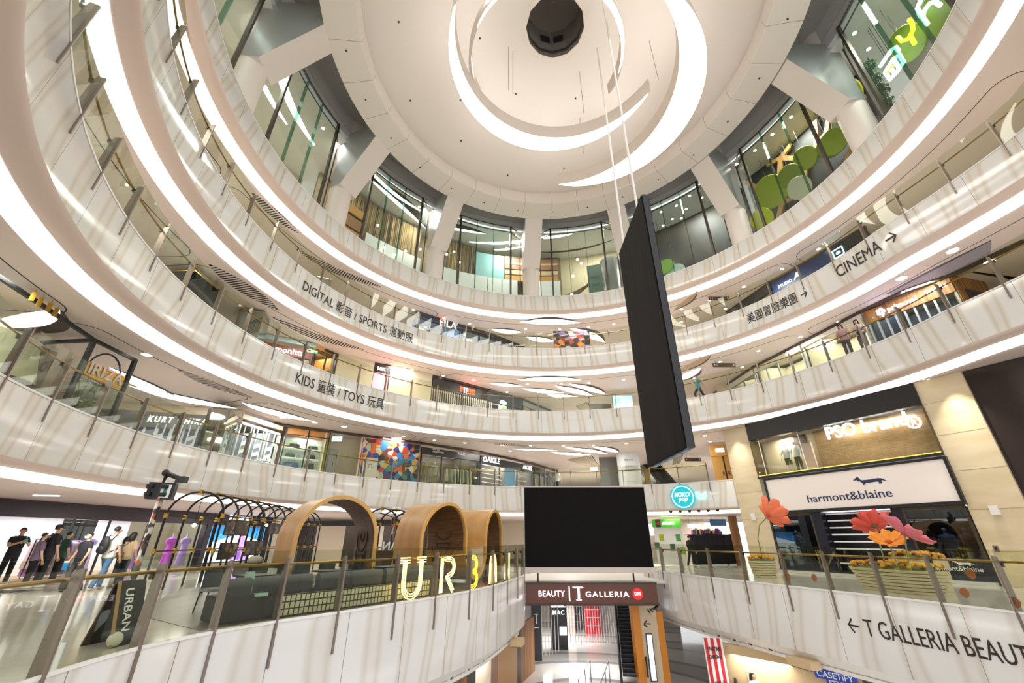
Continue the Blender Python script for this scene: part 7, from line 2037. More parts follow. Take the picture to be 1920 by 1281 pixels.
mb = MB(); mb.bbox((1.4, 28.885, 1.75), (1.45, 28.9, 2.2)); mb.build('letter_mark', INKW, t); mb = MB(); mb.bbox((1.32, 28.885, 2.2), (1.53, 28.9, 2.25)); mb.build('letter_mark', INKW, t); mb = MB(); mb.bbox((1.3, 28.885, 1.55), (1.55, 28.9, 1.59)); mb.build('letter_mark', INKW, t)
f = Front((1.75, 29.6), (3.2, 31.4), 0)
hoist('white folding gate of upright bars beside the slim black pillar', f, .0, f.L * .75, .02, 3.0, 6, mat('gate_white', '#e2dcdc', .4), True, .0, th=.04)
t = thing('cosmetics_totem', (2.95, 31.7, 0), 'black cosmetics display totem with lit white screen and white lettering', 'display')
mb = MB(); mb.bbox((2.45, 31.5, 0), (3.5, 31.9, 3.6)); mb.build('totem_body', mat('totem_black', '#17171b', .2), t)
mb = MB(); mb.bbox((2.5, 31.485, 2.25), (3.45, 31.5, 3.5)); mb.build('lit_screen', mat('totem_screen', '#ffffff', .4, emit=2.2, ecol='#f2f4ff'), t)
mb = MB(); mb.plate([(3.1, 3.5), (3.45, 3.5), (3.45, 2.3), (3.32, 2.3), (3.3, 2.7), (3.12, 2.9), (3.05, 3.2)], lambda a, b, d: (a, 31.485 - d, b), .004); mb.build('screen_picture', mat('totem_face', '#4a3a4a', .5), t)
vs, fs = text_fit('MAC', .75, .01, .005, 1.1); mb = MB(); mb.add([(2.6 + a, 31.49 - d, 1.85 + b) for a, b, d in vs], fs); mb.build('sign_lettering', SIGNW, t, smooth='open')
mb = MB(); mb.bbox((3.0, 31.47, .75), (3.45, 31.5, 1.2)); mb.build('drawer_light', mat('drawer_white', '#e0e4f0', .4, emit=1), t)
f = Front((3.55, 32.2), (7.0, 33.4), 0)
hoist('wide white gate of upright bars closing the ground floor cosmetics shop', f, 0, f.L, .02, 3.4, 20, mat('gate_white', '#e2dcdc', .4), True, .0, th=.035)
for k, (x, y, w, h_, m_, lb) in enumerate(((4.2, 36.5, .9, 2.4, '#c9b8ae', 'tall pale cosmetics shelf behind the ground floor gate'), (5.9, 36.2, 1.1, 1.7, '#d2202c', 'bright red cosmetics cabinet behind the ground floor gate'), (7.2, 37.0, 1.2, 2.2, '#d8cfd0', 'white cosmetics shelf right of the red cabinet'), (5.0, 37.8, .8, 2.6, '#4a4450', 'dark slim pillar behind the ground floor gate'))):
    t = thing('cosmetics_shelf', (x, y, 0), lb, 'shelf'); m = mat('cab_' + m_.strip('#'), m_, .4)
    mb = MB(); mb.bbox((x - w / 2, y, 0), (x + w / 2, y + .4, h_)); mb.build('cabinet_body', m, t)
    for j in range(3): mb = MB(); mb.bbox((x - w / 2 + .06, y - .05, .5 + .5 * j), (x + w / 2 - .06, y, .54 + .5 * j)); mb.build('shelf_edge', WHITEP, t)
t = thing('info_totem', (-.0, 27.0, 0), 'slim white notice totem with pink stripe at the foot of the grey wall', 'sign'); mb = MB(); mb.bbox((.2, 28.2, 0), (1.0, 28.3, 2.1)); mb.build('totem_board', mat('totem_white', '#e4dedf', .4), t); mb = MB(); mb.bbox((.25, 28.19, .95), (.95, 28.2, 1.08)); mb.build('pink_stripe', mat('pink_stripe', '#d86a78', .5), t); mb = MB(); mb.bbox((.3, 28.19, 1.3), (.9, 28.2, 1.8)); mb.build('notice_picture', splotch_mat('notice_pic', ['#e0d8d0', '#b8a8a0', '#6a5a50', '#d8c8c0'], 6), t)
def slanted_rail(p, q, label):
    t = thing('handrail', (p[0], p[1], 0), label, 'handrail'); p, q = Vector(p), Vector(q); mb = MB(); mb.tube([(p.x, p.y, .02), p, q, (q.x, q.y, .02)], .025, 8); mb.build('rail_tube', mat('steel_rail', '#8d8f92', .25, .9), t, smooth=True)
    m = (p + q) / 2; mb = MB(); mb.tube([m, (m.x, m.y, 0)], .02, 8); mb.build('rail_post', mat('steel_rail', '#8d8f92', .25, .9), t)
a, b = at_z(1106, 1237, .9), at_z(1085, 1275, .9); slanted_rail((b.x, b.y, .9), (a.x, a.y, .9), 'steel floor handrail on the ground floor, left of a pair')
a, b = at_z(1141, 1240, .9), at_z(1127, 1278, .9); slanted_rail((b.x, b.y, .9), (a.x, a.y, .9), 'steel floor handrail on the ground floor, beside the escalator')
def escalator(p0, p1, z0, z1, w, label, n=34, side=None):
    t = thing('escalator', (*p0, z0), label, 'escalator'); d = Vector((p1[0] - p0[0], p1[1] - p0[1], 0)); L_ = d.length; e = d.normalized(); s = Vector((-e.y, e.x, 0)); ang_ = atan2(e.y, e.x)
    stp = mat('escalator_step', '#2e2f33', .35, .4); rub = mat('escalator_rubber', '#19191b', .4); sd = side or mat('escalator_side', '#3f4246', .25, .6)
    for k in range(n):
        c = Vector((*p0, z0)) + e * (L_ * (k + .5) / n) + Vector((0, 0, (z1 - z0) * (k + .5) / n)); mb = MB(); mb.box(c, (L_ / n * 1.02, w - .3, (z1 - z0) / n), ang_); mb.build('step', stp, t)
        mb = MB(); mb.box(c + e * (-L_ / n * .5) + Vector((0, 0, (z1 - z0) / n * .5)), (.03, w - .3, .03), ang_); mb.build('step_edge', mat('step_edge_grey', '#6a6d73', .4), t)
    for g in (-1, 1):
        o = s * g * (w / 2 - .07); A = Vector((*p0, z0)) + o; B = Vector((*p1, z1)) + o
        vs = [v + s * h_ + Vector((0, 0, zz)) for h_ in (-.06, .06) for v, zz in ((A, -.35), (B, -.35), (B, .9), (A, .9))]
        mb = MB(); mb.add(vs, [(0, 1, 2, 3), (7, 6, 5, 4), (0, 4, 5, 1), (1, 5, 6, 2), (2, 6, 7, 3), (3, 7, 4, 0)]); mb.build('side_panel', sd, t)
        mb = MB(); mb.tube([A - e * .5 + Vector((0, 0, .15)), A - e * .55 + Vector((0, 0, .7)), A + Vector((0, 0, .98)), B + Vector((0, 0, .98))], .045, 8); mb.build('handrail', rub, t, smooth=True)
    return t
escalator((5.75, 24.4), (7.85, 34.0), 0.35, L1, 1.35, 'long black escalator rising from the ground floor behind the brown sign')
# orange and beige wrapped pillar with tall light box
t = thing('wrapped_pillar', (8.1, 24.6, 0), 'pillar wrapped in beige print and orange edges with a tall white light box', 'pillar')
ORG = mat('orange_wrap', '#d98a2c', .45)
yp = 24.0; xa = at_y(1190, 1200, yp).x; xb = at_y(1204, 1200, yp).x; xc = at_y(1236, 1200, yp).x; xd = at_y(1248, 1200, yp).x
mb = MB(); mb.bbox((xb, yp, 0), (xc, yp + .5, 3.9)); mb.build('beige_print', mat('beige_wrap', '#d8c3a6', .5), t)
mb = MB(); mb.bbox((xa, yp - .06, 0), (xb, yp + .5, 3.9)); mb.build('orange_edge', ORG, t); mb = MB(); mb.bbox((xc, yp - .02, 0), (xd, yp + .5, 3.0)); mb.build('orange_edge', ORG, t)
lb0 = at_y(1212, 1190, yp); lb1 = at_y(1230, 1275, yp)
mb = MB(); mb.bbox((lb0.x - .05, yp - .08, lb1.z - .05), (lb1.x + .05, yp, lb0.z + .05)); mb.build('box_frame', mat('frame_blue_grey', '#3f465a', .4), t)
mb = MB(); mb.bbox((lb0.x, yp - .1, lb1.z), (lb1.x, yp - .08, lb0.z)); mb.build('light_panel', mat('tall_light', '#ffffff', .4, emit=3, ecol='#f6faff'), t)
vs, fs = text_fit('←', .35, .02, .004, 1.0); c_ = at_y(1207, 1177, yp); mb = MB(); mb.add([(c_.x + a, yp - .01 - d, c_.z + b) for a, b, d in vs], fs); mb.build('arrow', INK, t, smooth='open')
for k in range(7):
    c_ = at_y(1213 + 3.4 * k, 1141, yp); an = R(-150 + 25 * k); mb = MB(); mb.plate([(0, 0), (.05, .12), (0, .32), (-.05, .12)], lambda a, b, d: (c_.x + a * cos(an) - b * sin(an), yp - .004 - d, c_.z + a * sin(an) + b * cos(an)), .003); mb.build('printed_leaf', mat('print_leaf', '#2f4a3a', .5), t)
# people on a second escalator and the striped banner under the right balcony
escalator((8.6, 18.2), (10.4, 23.6), 0.0, 0.95, 1.3, 'dark escalator under the right balcony carrying four people', 18)
pp = ((9.75, 21.6, .66, 'person in pale top and pink skirt at the back of the dark escalator', dict(shirt='#e2cfc4', pants='#c9a0a0', h=1.62, hair='long', skirt=.45)), (9.3, 20.7, .5, 'person in white shirt stretching an arm out on the dark escalator', dict(shirt='#dcdcdc', pants='#4a4a52', h=1.66, sleeve=1.9, armR=((-.35, .1, 1.3), (-.62, .2, 1.25)))), (9.2, 19.9, .36, 'person in black and white striped top on the dark escalator', dict(shirt='#8a8a8c', pants='#2c2c32', h=1.7)), (8.85, 19.1, .2, 'person with fringe in dark pinafore at the front of the dark escalator', dict(shirt='#d8d4d0', pants='#20222c', h=1.55, hair='long', skirt=.5)))
for (x, y, z, lb, kw) in pp: person((x, y, z), R(205), lb, **kw)
ya = 20.2; a, b = at_y(1318, 1200, ya), at_y(1352, 1204, ya)
t = thing('striped_banner', (a.x / 2 + b.x / 2, ya, 0), 'red and white striped banner with dark WE\'RE OPEN lettering', 'banner')
f = Front((a.x, ya), (b.x, ya - .1), 0); zt_ = at_y(1318, 1196, ya).z
f.part('banner_back', mat('banner_white', '#eae2e0', .5), t, 0, f.L, 0, zt_, -.05, 0)
for k in range(3): f.part('red_stripe', mat('banner_red', '#c9202c', .5), t, f.L * (.06 + .33 * k), f.L * (.06 + .33 * k + .17), 0, zt_, 0, .006)
for (s, v) in (("WE'RE", .84), ('OPEN!', .74)):
    vs, fs = text_fit(s, f.L * .7, .03, .004, 1.0); mb = MB(); mb.add([f(f.L * .15 + a_, zt_ * v + b_, .012 + d) for a_, b_, d in vs], fs); mb.build('banner_lettering', INK, t, smooth='open')
vs, fs = text_fit('Level 1', f.L * .5, .01, .004, 1.0); mb = MB(); mb.add([f(f.L * .2 + a_, zt_ * .45 + b_, .012 + d) for a_, b_, d in vs], fs); mb.build('banner_lettering', INK, t, smooth='open')
f = Front((at_y(1353, 1230, 20.5).x, 20.5), (14.2, 13.5), 0)
mb = MB(); f.box(mb, 0, f.L * .5, 0, 2.4, -.3, 0); struct(mb.build('wall_ground_beige', mat('ground_beige', '#c4ab82', .5)))
t = thing('glass_shopfront', f(f.L * .7, 0), 'white glazed ground floor shop with a two piece blue sign', 'shopfront')
f.part('door_frame', BRONZE_D, t, f.L * .52, f.L * .535, 0, 2.4, -.05, .05); f.part('white_panel', mat('white_glow_panel', '#e8e6f0', .4, emit=.5), t, f.L * .62, f.L * 1.25, 0, 2.4, -.1, 0); f.part('pane', SHOPGLASS, t, f.L * .54, f.L * .62, 0, 2.4, -.02, 0)
BLS = mat('blue_sign', '#2440a0', .4, emit=.25)
for (px, s, w) in (((1528, 1256), 'CASETiFY', 1.05), ((1551, 1274), 'STUDIO', .8)):
    a_, b_ = f.px(*px); f.part('sign_plate', BLS, t, a_, a_ + w + .15, b_ - .2, b_ + .06, .05, .1)
    vs, fs = text_fit(s, w, .01, .005, 1.0); mb = MB(); mb.add([f(a_ + .07 + x, b_ - .14 + y, .105 + d) for x, y, d in vs], fs); mb.build('sign_lettering', INKW, t, smooth='open')
# wooden shop under the left balcony
f = Front((-2.0, 17.5), (1.2, 27.0), 0)
t = thing('timber_shopfront', f(f.L / 2, 0), 'timber panelled shopfront with dark lit windows under the left balcony', 'shopfront')
for k, (u0, u1, m_) in enumerate(((0, .12, WOODV), (.12, .2, BLACK), (.2, .36, mat('cream_panel', '#d8c8b4', .5)), (.36, .44, mat('lit_case', '#6a4a38', .4, emit=.4)), (.44, .7, mat('tan_panel', '#b5895a', .5)), (.7, .76, BLACK), (.76, 1.0, WOODV))): f.part('panel', m_, t, f.L * u0, f.L * u1, 0, 2.38, -.12, 0)
# ------------------------------------------------------------------ first level left: dress shop
f = Front((-19.3, 16.2), (-17.0, 33.5), L1)
HD0, HD1 = 2.28, 2.86
t = thing('shopfront', f(f.L * .4, 0), 'dark framed dress shop with brightly lit white windows on the first level', 'shopfront')
FAS = mat('plum_black_fascia', '#38313a', .35)
f.part('header', FAS, t, 0, f.L * .93, HD0, HD1 + .25, -.2, .12)
WGLOW = mat('self_lit_wall', '#f1ecf1', .5, emit=.35, ecol='#fff6ff')  # plain wall with emission of its own, standing in for bright shop light
f.part('back_wall', WGLOW, t, 0, f.L * .5, 0, HD0 + .2, -3.2, -3.1)
f.part('ceiling_panel', mat('shop_ceiling_grey', '#8a858c', .4), t, 0, f.L * .52, HD0 + .2, HD0 + .25, -3.2, -.2)
f.part('floor_plinth', mat('warm_plinth', '#c9a88a', .5), t, 0, f.L * .5, 0.0, .06, -3.1, .0)
aD0, aD1 = f.px(392, 1000)[0], f.px(495, 1000)[0]
for a_ in (.05, f.px(130, 1000)[0], f.px(198, 1000)[0], f.px(272, 1000)[0], aD0 - .35): f.part('mullion', FAS, t, a_ - .03, a_ + .03, 0, HD0, -.03, .05)
for a_, b_ in ((.05, f.px(130, 1000)[0]), (f.px(130, 1000)[0], f.px(198, 1000)[0]), (f.px(198, 1000)[0], f.px(272, 1000)[0]), (f.px(272, 1000)[0], aD0 - .35)): f.part('pane', SHOPGLASS, t, a_ + .03, b_ - .03, .06, HD0, -.01, .0)
f.part('smoked_panel', mat('smoked_panel', '#55505a', .2), t, f.px(133, 980)[0], f.px(196, 980)[0], 1.45, HD0, -.4, -.35)
f.part('plum_panel', mat('plum_panel', '#6a3f66', .4), t, f.px(76, 980)[0], f.px(110, 980)[0], .6, HD0, -3.05, -3.0)
f.part('dark_bay', mat('plum_bay', '#3a343c', .4), t, aD0 - .35, aD0, 0, HD0, -.3, .1); f.part('dark_bay', mat('plum_bay', '#3a343c', .4), t, aD1, f.L * .93, 0, HD0, -.3, .1)
for k in range(4): lamp('dress_shop_lamp', f(1.6 + 2.6 * k, HD0 + .15, -1.6), 75, 1.8, (1, .96, 1), (0, 0, f.ang))
a0, b0 = f.px(428, 966); vs, fs = text_fit('Sinéquanone', f.px(466, 966)[0] - a0, .01, .02, 1.0, height=.4); mb = MB(); mb.add([f(a0 + a, HD0 + .22 + b, .13 + d) for a, b, d in vs], fs); mb.build('sign_lettering', SIGNW, t, smooth='open')
vs, fs = text_fit('Sinéquanone', 1.0, .005, .01, 1.0, height=.2); mb = MB(); a0 = f.px(85, 980)[0]; mb.add([f(a0 + a, 1.95 + b, -2.98 + d) for a, b, d in vs], fs); mb.build('sign_lettering', SIGNW, t, smooth='open')
# bright advertising screen: sky, white hill, long lilac dress
z0_, z1_ = .28, HD0 - .06
ts = thing('advert_screen', f((aD0 + aD1) / 2, z0_), 'glowing screen picturing a lilac dress on a white dune under blue sky', 'screen')
f.part('screen_frame', BLACK, ts, aD0 + .02, aD1 - .02, z0_ - .06, z1_ + .03, -.05, .06)
def scr(poly, name, col, e, d): mb = MB(); mb.plate([(aD0 + .05 + (aD1 - aD0 - .1) * u, z0_ + (z1_ - z0_) * v) for u, v in poly], lambda a, b, dd: f(a, b, d + dd), .003); mb.build(name, mat('scr_' + col.strip('#') + str(e).replace('.', ''), col, .4, emit=e), ts)
scr([(0, 0), (1, 0), (1, 1), (0, 1)], 'picture_sky', '#3f96d8', 1.1, .06); scr([(0, .78), (.5, .78), (1, .95), (1, 1), (0, 1)], 'picture_upper_sky', '#2a7fc8', 1.1, .064)
scr([(0, 0), (1, 0), (1, .55), (.75, .66), (.5, .8), (.3, .68), (0, .5)], 'picture_dune', '#eef4fb', 1.5, .068)
scr([(.38, .03), (.78, .0), (.7, .28), (.62, .42), (.66, .62), (.6, .72), (.53, .72), (.48, .6), (.53, .42), (.45, .25)], 'picture_dress', '#b48ae0', 1.2, .072); scr([(.5, .03), (.6, .02), (.6, .4), (.57, .4)], 'picture_dress_fold', '#8a5cc8', 1.1, .076)
scr([(.52, .72), (.62, .72), (.66, .84), (.62, .96), (.52, .97), (.47, .86)], 'picture_hair', '#7a5238', .8, .076); scr([(.34, .1), (.42, .12), (.47, .32), (.42, .34)], 'picture_scarf', '#f0a03a', 1.2, .076)
# gowns and garments in the window
def gown(u, d, h, w, col, label, trousers=False):
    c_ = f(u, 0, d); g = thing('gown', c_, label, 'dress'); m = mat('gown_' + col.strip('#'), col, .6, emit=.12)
    mb = MB(); n = 20
    prof = [(.02, h), (w * .34, h - .08), (w * .4, h - .2), (w * .3, h - .45), (w * .36, h - .7), (w * .45, .3), (w * .5, .18)] if not trousers else [(.02, h), (w * .34, h - .08), (w * .4, h - .2), (w * .3, h - .45), (w * .38, h - .75), (w * .32, .2)]
    vs = []
    for j, (r_, z_) in enumerate(prof): vs += [(c_.x + r_ * (1 + .07 * sin(6 * k * 2 * pi / n) * (j > 3)) * cos(2 * pi * k / n), c_.y + r_ * (1 + .07 * sin(6 * k * 2 * pi / n) * (j > 3)) * sin(2 * pi * k / n), L1 + z_) for k in range(n)]
    mb.add(vs, [(j * n + k, j * n + (k + 1) % n, j * n + n + (k + 1) % n, j * n + n + k) for j in range(len(prof) - 1) for k in range(n)]); mb.build('skirt', m, g, smooth=True)
    for s in (-1, 1): mb = MB(); mb.sphere(f(u + s * w * .42, h - .22, d), 1, 10, 8, (.12, .1, .15)); mb.build('sleeve', m, g, smooth=True)
    mb = MB(); mb.tube([(c_.x, c_.y, L1), (c_.x, c_.y, L1 + .2)], .02, 6); mb.lathe((c_.x, c_.y, L1), [(.001, 0), (.18, 0), (.18, .02), (.001, .02)], 16); mb.tube([(c_.x, c_.y, L1 + h), (c_.x, c_.y, L1 + h + .14)], [.05, .035], 8); mb.build('dress_stand', WHITEP, g)
gown(f.px(336, 1030)[0], -.6, 1.62, .55, '#c94fd0', 'bright magenta gown with puff sleeves on a stand in the dress shop window'); gown(f.px(362, 1030)[0], -.6, 1.62, .5, '#b99ad6', 'pale lilac dress beside the magenta gown in the dress shop window')
gown(f.px(279, 1030)[0], -.7, 1.2, .5, '#a852c8', 'purple gown behind the sticker covered pole in the dress shop'); gown(f.px(228, 1000)[0], -1.6, 1.6, .55, '#b7a2d8', 'lavender dress deep in the dress shop above the woman in beige'); gown(f.px(242, 990)[0], -1.8, 1.6, .5, '#cbb6e4', 'palest lavender dress at the back of the dress shop')
rail_of_clothes(f, f.px(112, 1000)[0], f.px(196, 1000)[0], -1.0, 1.5, 18, ['#e2c4c8', '#b77ad0', '#8a5cc0', '#d8a8cc', '#9a86c8', '#c23fc8', '#dcd0dc'], 'long clothes rail of lilac garments in the dress shop', 'lilac, pink or purple garment on the long rail of the dress shop', 'garments on the dress shop rail', 1.2)
rail_of_clothes(f, f.px(42, 1000)[0], f.px(62, 1000)[0], -1.6, 1.5, 5, ['#e8d4cc', '#d8b8b0'], 'short clothes rail at the left of the dress shop', 'pale pink garment on the short rail', 'garments on the short dress shop rail', .9)
# dark shop front beyond the dress shop, posters
f2 = Front((-17.0, 33.5), (-4, 36.5), L1)
t, f2, H2_ = shopfront((-17.0, 33.5), (-4.5, 36.0), L1, ZS[1], 'dark back shopfront with cream posters behind the cafe cages', .5, BLACK, BLACK, False, 2.0, mat('cafe_back', '#4a4038', .5), 6, lampw=90)
for k, (u, w, m_) in enumerate(((.2, 2.0, '#d8c8b0'), (.45, 1.6, '#e6dccb'), (.68, 1.6, '#3a302c'))):
    f2.part('wall_panel', mat('cafe_panel_' + m_.strip('#'), m_, .5), t, f2.L * u, f2.L * u + w, .0, H2_ - .5, .03, .08)
mb = MB(); mb.bbox((-30, 9.0, L1), (-22, 9.2, ZS[1])); struct(mb.build('wall_left_end', CREAMW)); mb = MB(); mb.bbox((-30, 9.2, L1), (-29.8, 40, ZS[1])); struct(mb.build('wall_left_side', CREAMW)); mb = MB(); mb.bbox((-30, 40, L1), (10, 40.2, ZS[1])); struct(mb.build('wall_back', CREAMW))
hang_sign('pale green exit sign with arrow hanging above the people on the first level', tuple(at_y(91, 921, 15.5)), .75, .34, EXITM, R(15), ZS[1], [('出口', .08, .4, .15, .7, GREENT), ('←', .58, .32, .2, .6, GREENT)])
# wood inlay and dark island of the cafe floor
mb = MB(); mb.prism([tuple(P1.pt(u, .35, 0)[:2]) for u in [P1.near(-5.3, 8.9) + k * .6 for k in range(24)]] + [(-4.5, 22.5), (-9, 23), (-11, 16), (-8.5, 11)], L1 - .003, L1 + .004); struct(mb.build('floor_wood', noisy('cafe_wood_floor', '#6a5b4c', '#57493c', 3, .35, (1, .2, 1))))

# ---------------------------------------------------- wooden ribbon of three arches
OAK = noisy('oak_ribbon', '#b98d53', '#a87c44', 2.5, .4, (1, 1, .25)); OAKE = mat('oak_edge', '#cf9f58', .4); PLANK = noisy('dark_plank', '#6b4a2e', '#4f3520', 4, .5, (.5, .5, 6))
RPATH = Path(smooth_path([(-9.0, 10.4), (-7.2, 11.8), (-5.15, 13.6), (-2.25, 16.25), (-.75, 20.3), (-.1, 23.5)], .15), 1)
def RP(s_, d, z): return RPATH.pt(s_, d, L1 + z)
DEP = 1.7; W2_ = 2.25; RT = W2_ / 2; ZTOP = 2.62
UC = [RPATH.near(-5.15, 13.6), RPATH.near(-2.25, 16.25), RPATH.near(-.75, 20.3)]
t = thing('wood_ribbon', RP(UC[0], 0, 0), 'broad oak ribbon looping up into three arches along the cafe', 'arch')
prof, starts = [], []
for k, cs in enumerate(UC):
    s0, s1 = cs - RT, cs + RT
    if k == 0: prof += [(s0, 0.01), (s0, .5), (s0, 1.0)]
    lo = len(prof)
    prof += [(s0, ZTOP - RT)] + [(cs - RT * cos(pi * j / 16), ZTOP - RT + RT * sin(pi * j / 16)) for j in range(1, 16)] + [(s1, ZTOP - RT)]
    if k < 2:
        s2 = UC[k + 1] - RT; cb = (s1 + s2) / 2; rb = (s2 - s1) / 2; rz_ = min(rb, 1.0)
        prof += [(s1, rz_ + .12)]; starts.append((lo, len(prof)))
        prof += [(cb - rb * cos(pi * j / 12), rz_ + .1 - rz_ * sin(pi * j / 12)) for j in range(1, 12)] + [(s2, rz_ + .12)]
    else:
        prof += [(s1, .8), (s1, .01)]; starts.append((lo, len(prof)))
TH = .09
def ribbon(lo, hi, off0, off1, d0, d1, m, nm):
    """strip between normal offsets off0, off1 of the profile, from depth d0 to d1"""
    P_ = [Vector((s, z)) for s, z in prof[lo:hi]]; vs, fs = [], []
    for i, p in enumerate(P_):
        tt_ = (P_[min(i + 1, len(P_) - 1)] - P_[max(i - 1, 0)]).normalized(); nn = Vector((-tt_.y, tt_.x))
        for o_, d_ in ((off0, d0), (off1, d0), (off1, d1), (off0, d1)):
            q = p + nn * o_; vs.append(RP(q.x, d_, q.y))
        if i:
            for e in range(4): fs.append((4 * i - 4 + e, 4 * i - 4 + (e + 1) % 4, 4 * i + (e + 1) % 4, 4 * i + e))
    n_ = len(P_) - 1; fs += [(0, 1, 2, 3), tuple(4 * n_ + k for k in (3, 2, 1, 0))]
    mb = MB(); mb.add(vs, fs); return mb.build(nm, m, t, smooth=True)
ribbon(0, len(prof), 0, TH, .02, DEP, OAK, 'ribbon_band'); ribbon(0, len(prof), -.01, TH + .01, -.02, .03, OAKE, 'front_edge')
for lo, hi in starts:
    ribbon(lo, hi, -.03, 0, .1, DEP - .05, PLANK, 'plank_lining')
INKD = mat('ink_drawing', '#241811', .6)
for k in range(3):  # line drawings on the inner face of each right leg
    s1 = UC[k] + RT - .05; fr = lambda a, b, d=0: RP(s1 - d, DEP * .55 + a, b)
    mb = MB()
    def loop(pts, closed=True): mb.tube([fr(a, b, 0) for a, b in pts], .016, 5, closed)
    if k == 0:
        loop([(.42 * cos(j * pi / 12), 1.55 + .42 * sin(j * pi / 12)) for j in range(24)]); loop([(.16 * cos(j * pi / 8), 1.6 + .16 * sin(j * pi / 8)) for j in range(16)]); loop([(-.42, 1.15), (-.3, .75), (0, .5), (.3, .75), (.42, 1.15)], False); loop([(-.3, 1.05), (.3, 1.05), (.2, .85), (-.2, .85)])
    elif k == 1:
        loop([(-.5, 1.2), (.5, 1.2), (0, .45)]); loop([(-.3, 1.35), (.3, 1.35), (0, .8)]); loop([(.35 * cos(j * pi / 10), 1.75 + .25 * sin(j * pi / 10)) for j in range(20)])
    else:
        for q in range(4): loop([(.3 * cos(j * pi / 6) * (1 - q * .15), .8 + q * .33 + .15 * sin(j * pi / 6)) for j in range(12)])
    mb.build('ink_drawing', INKD, t)
# printed white band at the foot of the first arch and planter box with stones
pbn = RPATH.at(UC[0])[1]; ed = Vector((pbn.y, -pbn.x, 0)); nd = Vector((pbn.x, pbn.y, 0))
t2_ = thing('planter_box', RP(UC[0] - RT - .6, 1.0, 0), 'black box at the left foot of the first oak arch, a pale stone on top', 'box')
c = RP(UC[0] - RT - .62, 1.0, 0)
mb = MB(); mb.box(c + Vector((0, 0, .72)), (.8, 1.8, .3), atan2(ed.y, ed.x)); mb.build('box_body', BLACK, t2_); mb = MB(); mb.box(c + Vector((0, 0, .29)), (.6, 1.5, .58), atan2(ed.y, ed.x)); mb.build('box_base', DGREY, t2_)
mb = MB(); mb.sphere(c + Vector((-.05, -.1, .97)), 1, 12, 8, (.2, .2, .12)); tag(mb.build('pale_stone', mat('pale_stone', '#b9afa4', .7), smooth=True), 'pale rounded stone lying on the black box by the first oak arch', 'stone')

# ---------------------------------------------------- black pipe cages with gold joints
PIPE = mat('black_pipe', '#1a1817', .4, .4); JOINT = mat('gold_joint', '#b08a2c', .35, .7)
def cage(c0, e, length, width, nh, label, zs_=2.05, zt_=2.95, pics=()):
    e = Vector((e[0], e[1], 0)).normalized(); n_ = Vector((-e.y, e.x, 0)); c0 = Vector((c0[0], c0[1], L1)); t = thing('pipe_cage', c0, label, 'frame')
    for k in range(nh):
        o = c0 + e * (length * k / (nh - 1))
        pts = [o - n_ * width / 2] + [o + n_ * (-width / 2 * cos(pi * j / 12)) + Vector((0, 0, zs_ + (zt_ - zs_) * sin(pi * j / 12))) for j in range(13)] + [o + n_ * width / 2]
        mb = MB(); mb.tube(pts, .035, 7); hp = mb.build('hoop', PIPE, t, smooth=True)
        for q in (o - n_ * width / 2 + Vector((0, 0, zs_)), o + n_ * width / 2 + Vector((0, 0, zs_)), o + Vector((0, 0, zt_)), o - n_ * width / 2 + Vector((0, 0, 1.15)), o + n_ * width / 2 + Vector((0, 0, 1.15))):
            mb = MB(); mb.box(q, (.09, .09, .14), atan2(e.y, e.x)); mb.build('joint', JOINT, hp)
    for s in (-1, 1):
        for zz in (zs_, 1.15): mb = MB(); mb.tube([c0 + n_ * s * width / 2 + Vector((0, 0, zz)), c0 + e * length + n_ * s * width / 2 + Vector((0, 0, zz))], .025, 6); mb.build('rail_pipe', PIPE, t)
    mb = MB(); mb.tube([c0 + Vector((0, 0, zt_)), c0 + e * length + Vector((0, 0, zt_))], .025, 6); mb.build('ridge_pipe', PIPE, t)
    return t, c0, e, n_
CD = Vector((-.12, 1, 0)).normalized(); CS = Vector((-10.5, 14.9, 0)); CN = Vector((-CD.y, CD.x, 0))
for k, (o, ln, nh, lb) in enumerate(((0, 3.2, 4, 'nearest black pipe cage with gold joints, beside the sticker covered pole'), (3.32, 3.4, 4, 'second black pipe cage, behind the nearest one'), (6.84, 4.2, 5, 'farthest black pipe cage, seen through the first oak arch'))):
    q = CS + CD * o; cage((q.x, q.y), CD, ln, 1.75, nh, lb, 2.2, 2.95)
cage((-5.6, 19.4), (.35, 1), 3.2, 1.6, 4, 'black pipe cage standing behind the first two oak arches', 2.1, 2.7)
PICM = splotch_mat('cafe_picture', ['#4a3a2c', '#6a5640', '#33261c', '#8a7458', '#2a201a', '#55402e'], 5); PICB = splotch_mat('grey_picture', ['#5a524c', '#3c3632', '#7a7068', '#2c2826'], 4)
g0 = CS - CN * .875; g1 = g0 + CD * 11; FC = Front(g0[:2], g1[:2], L1)
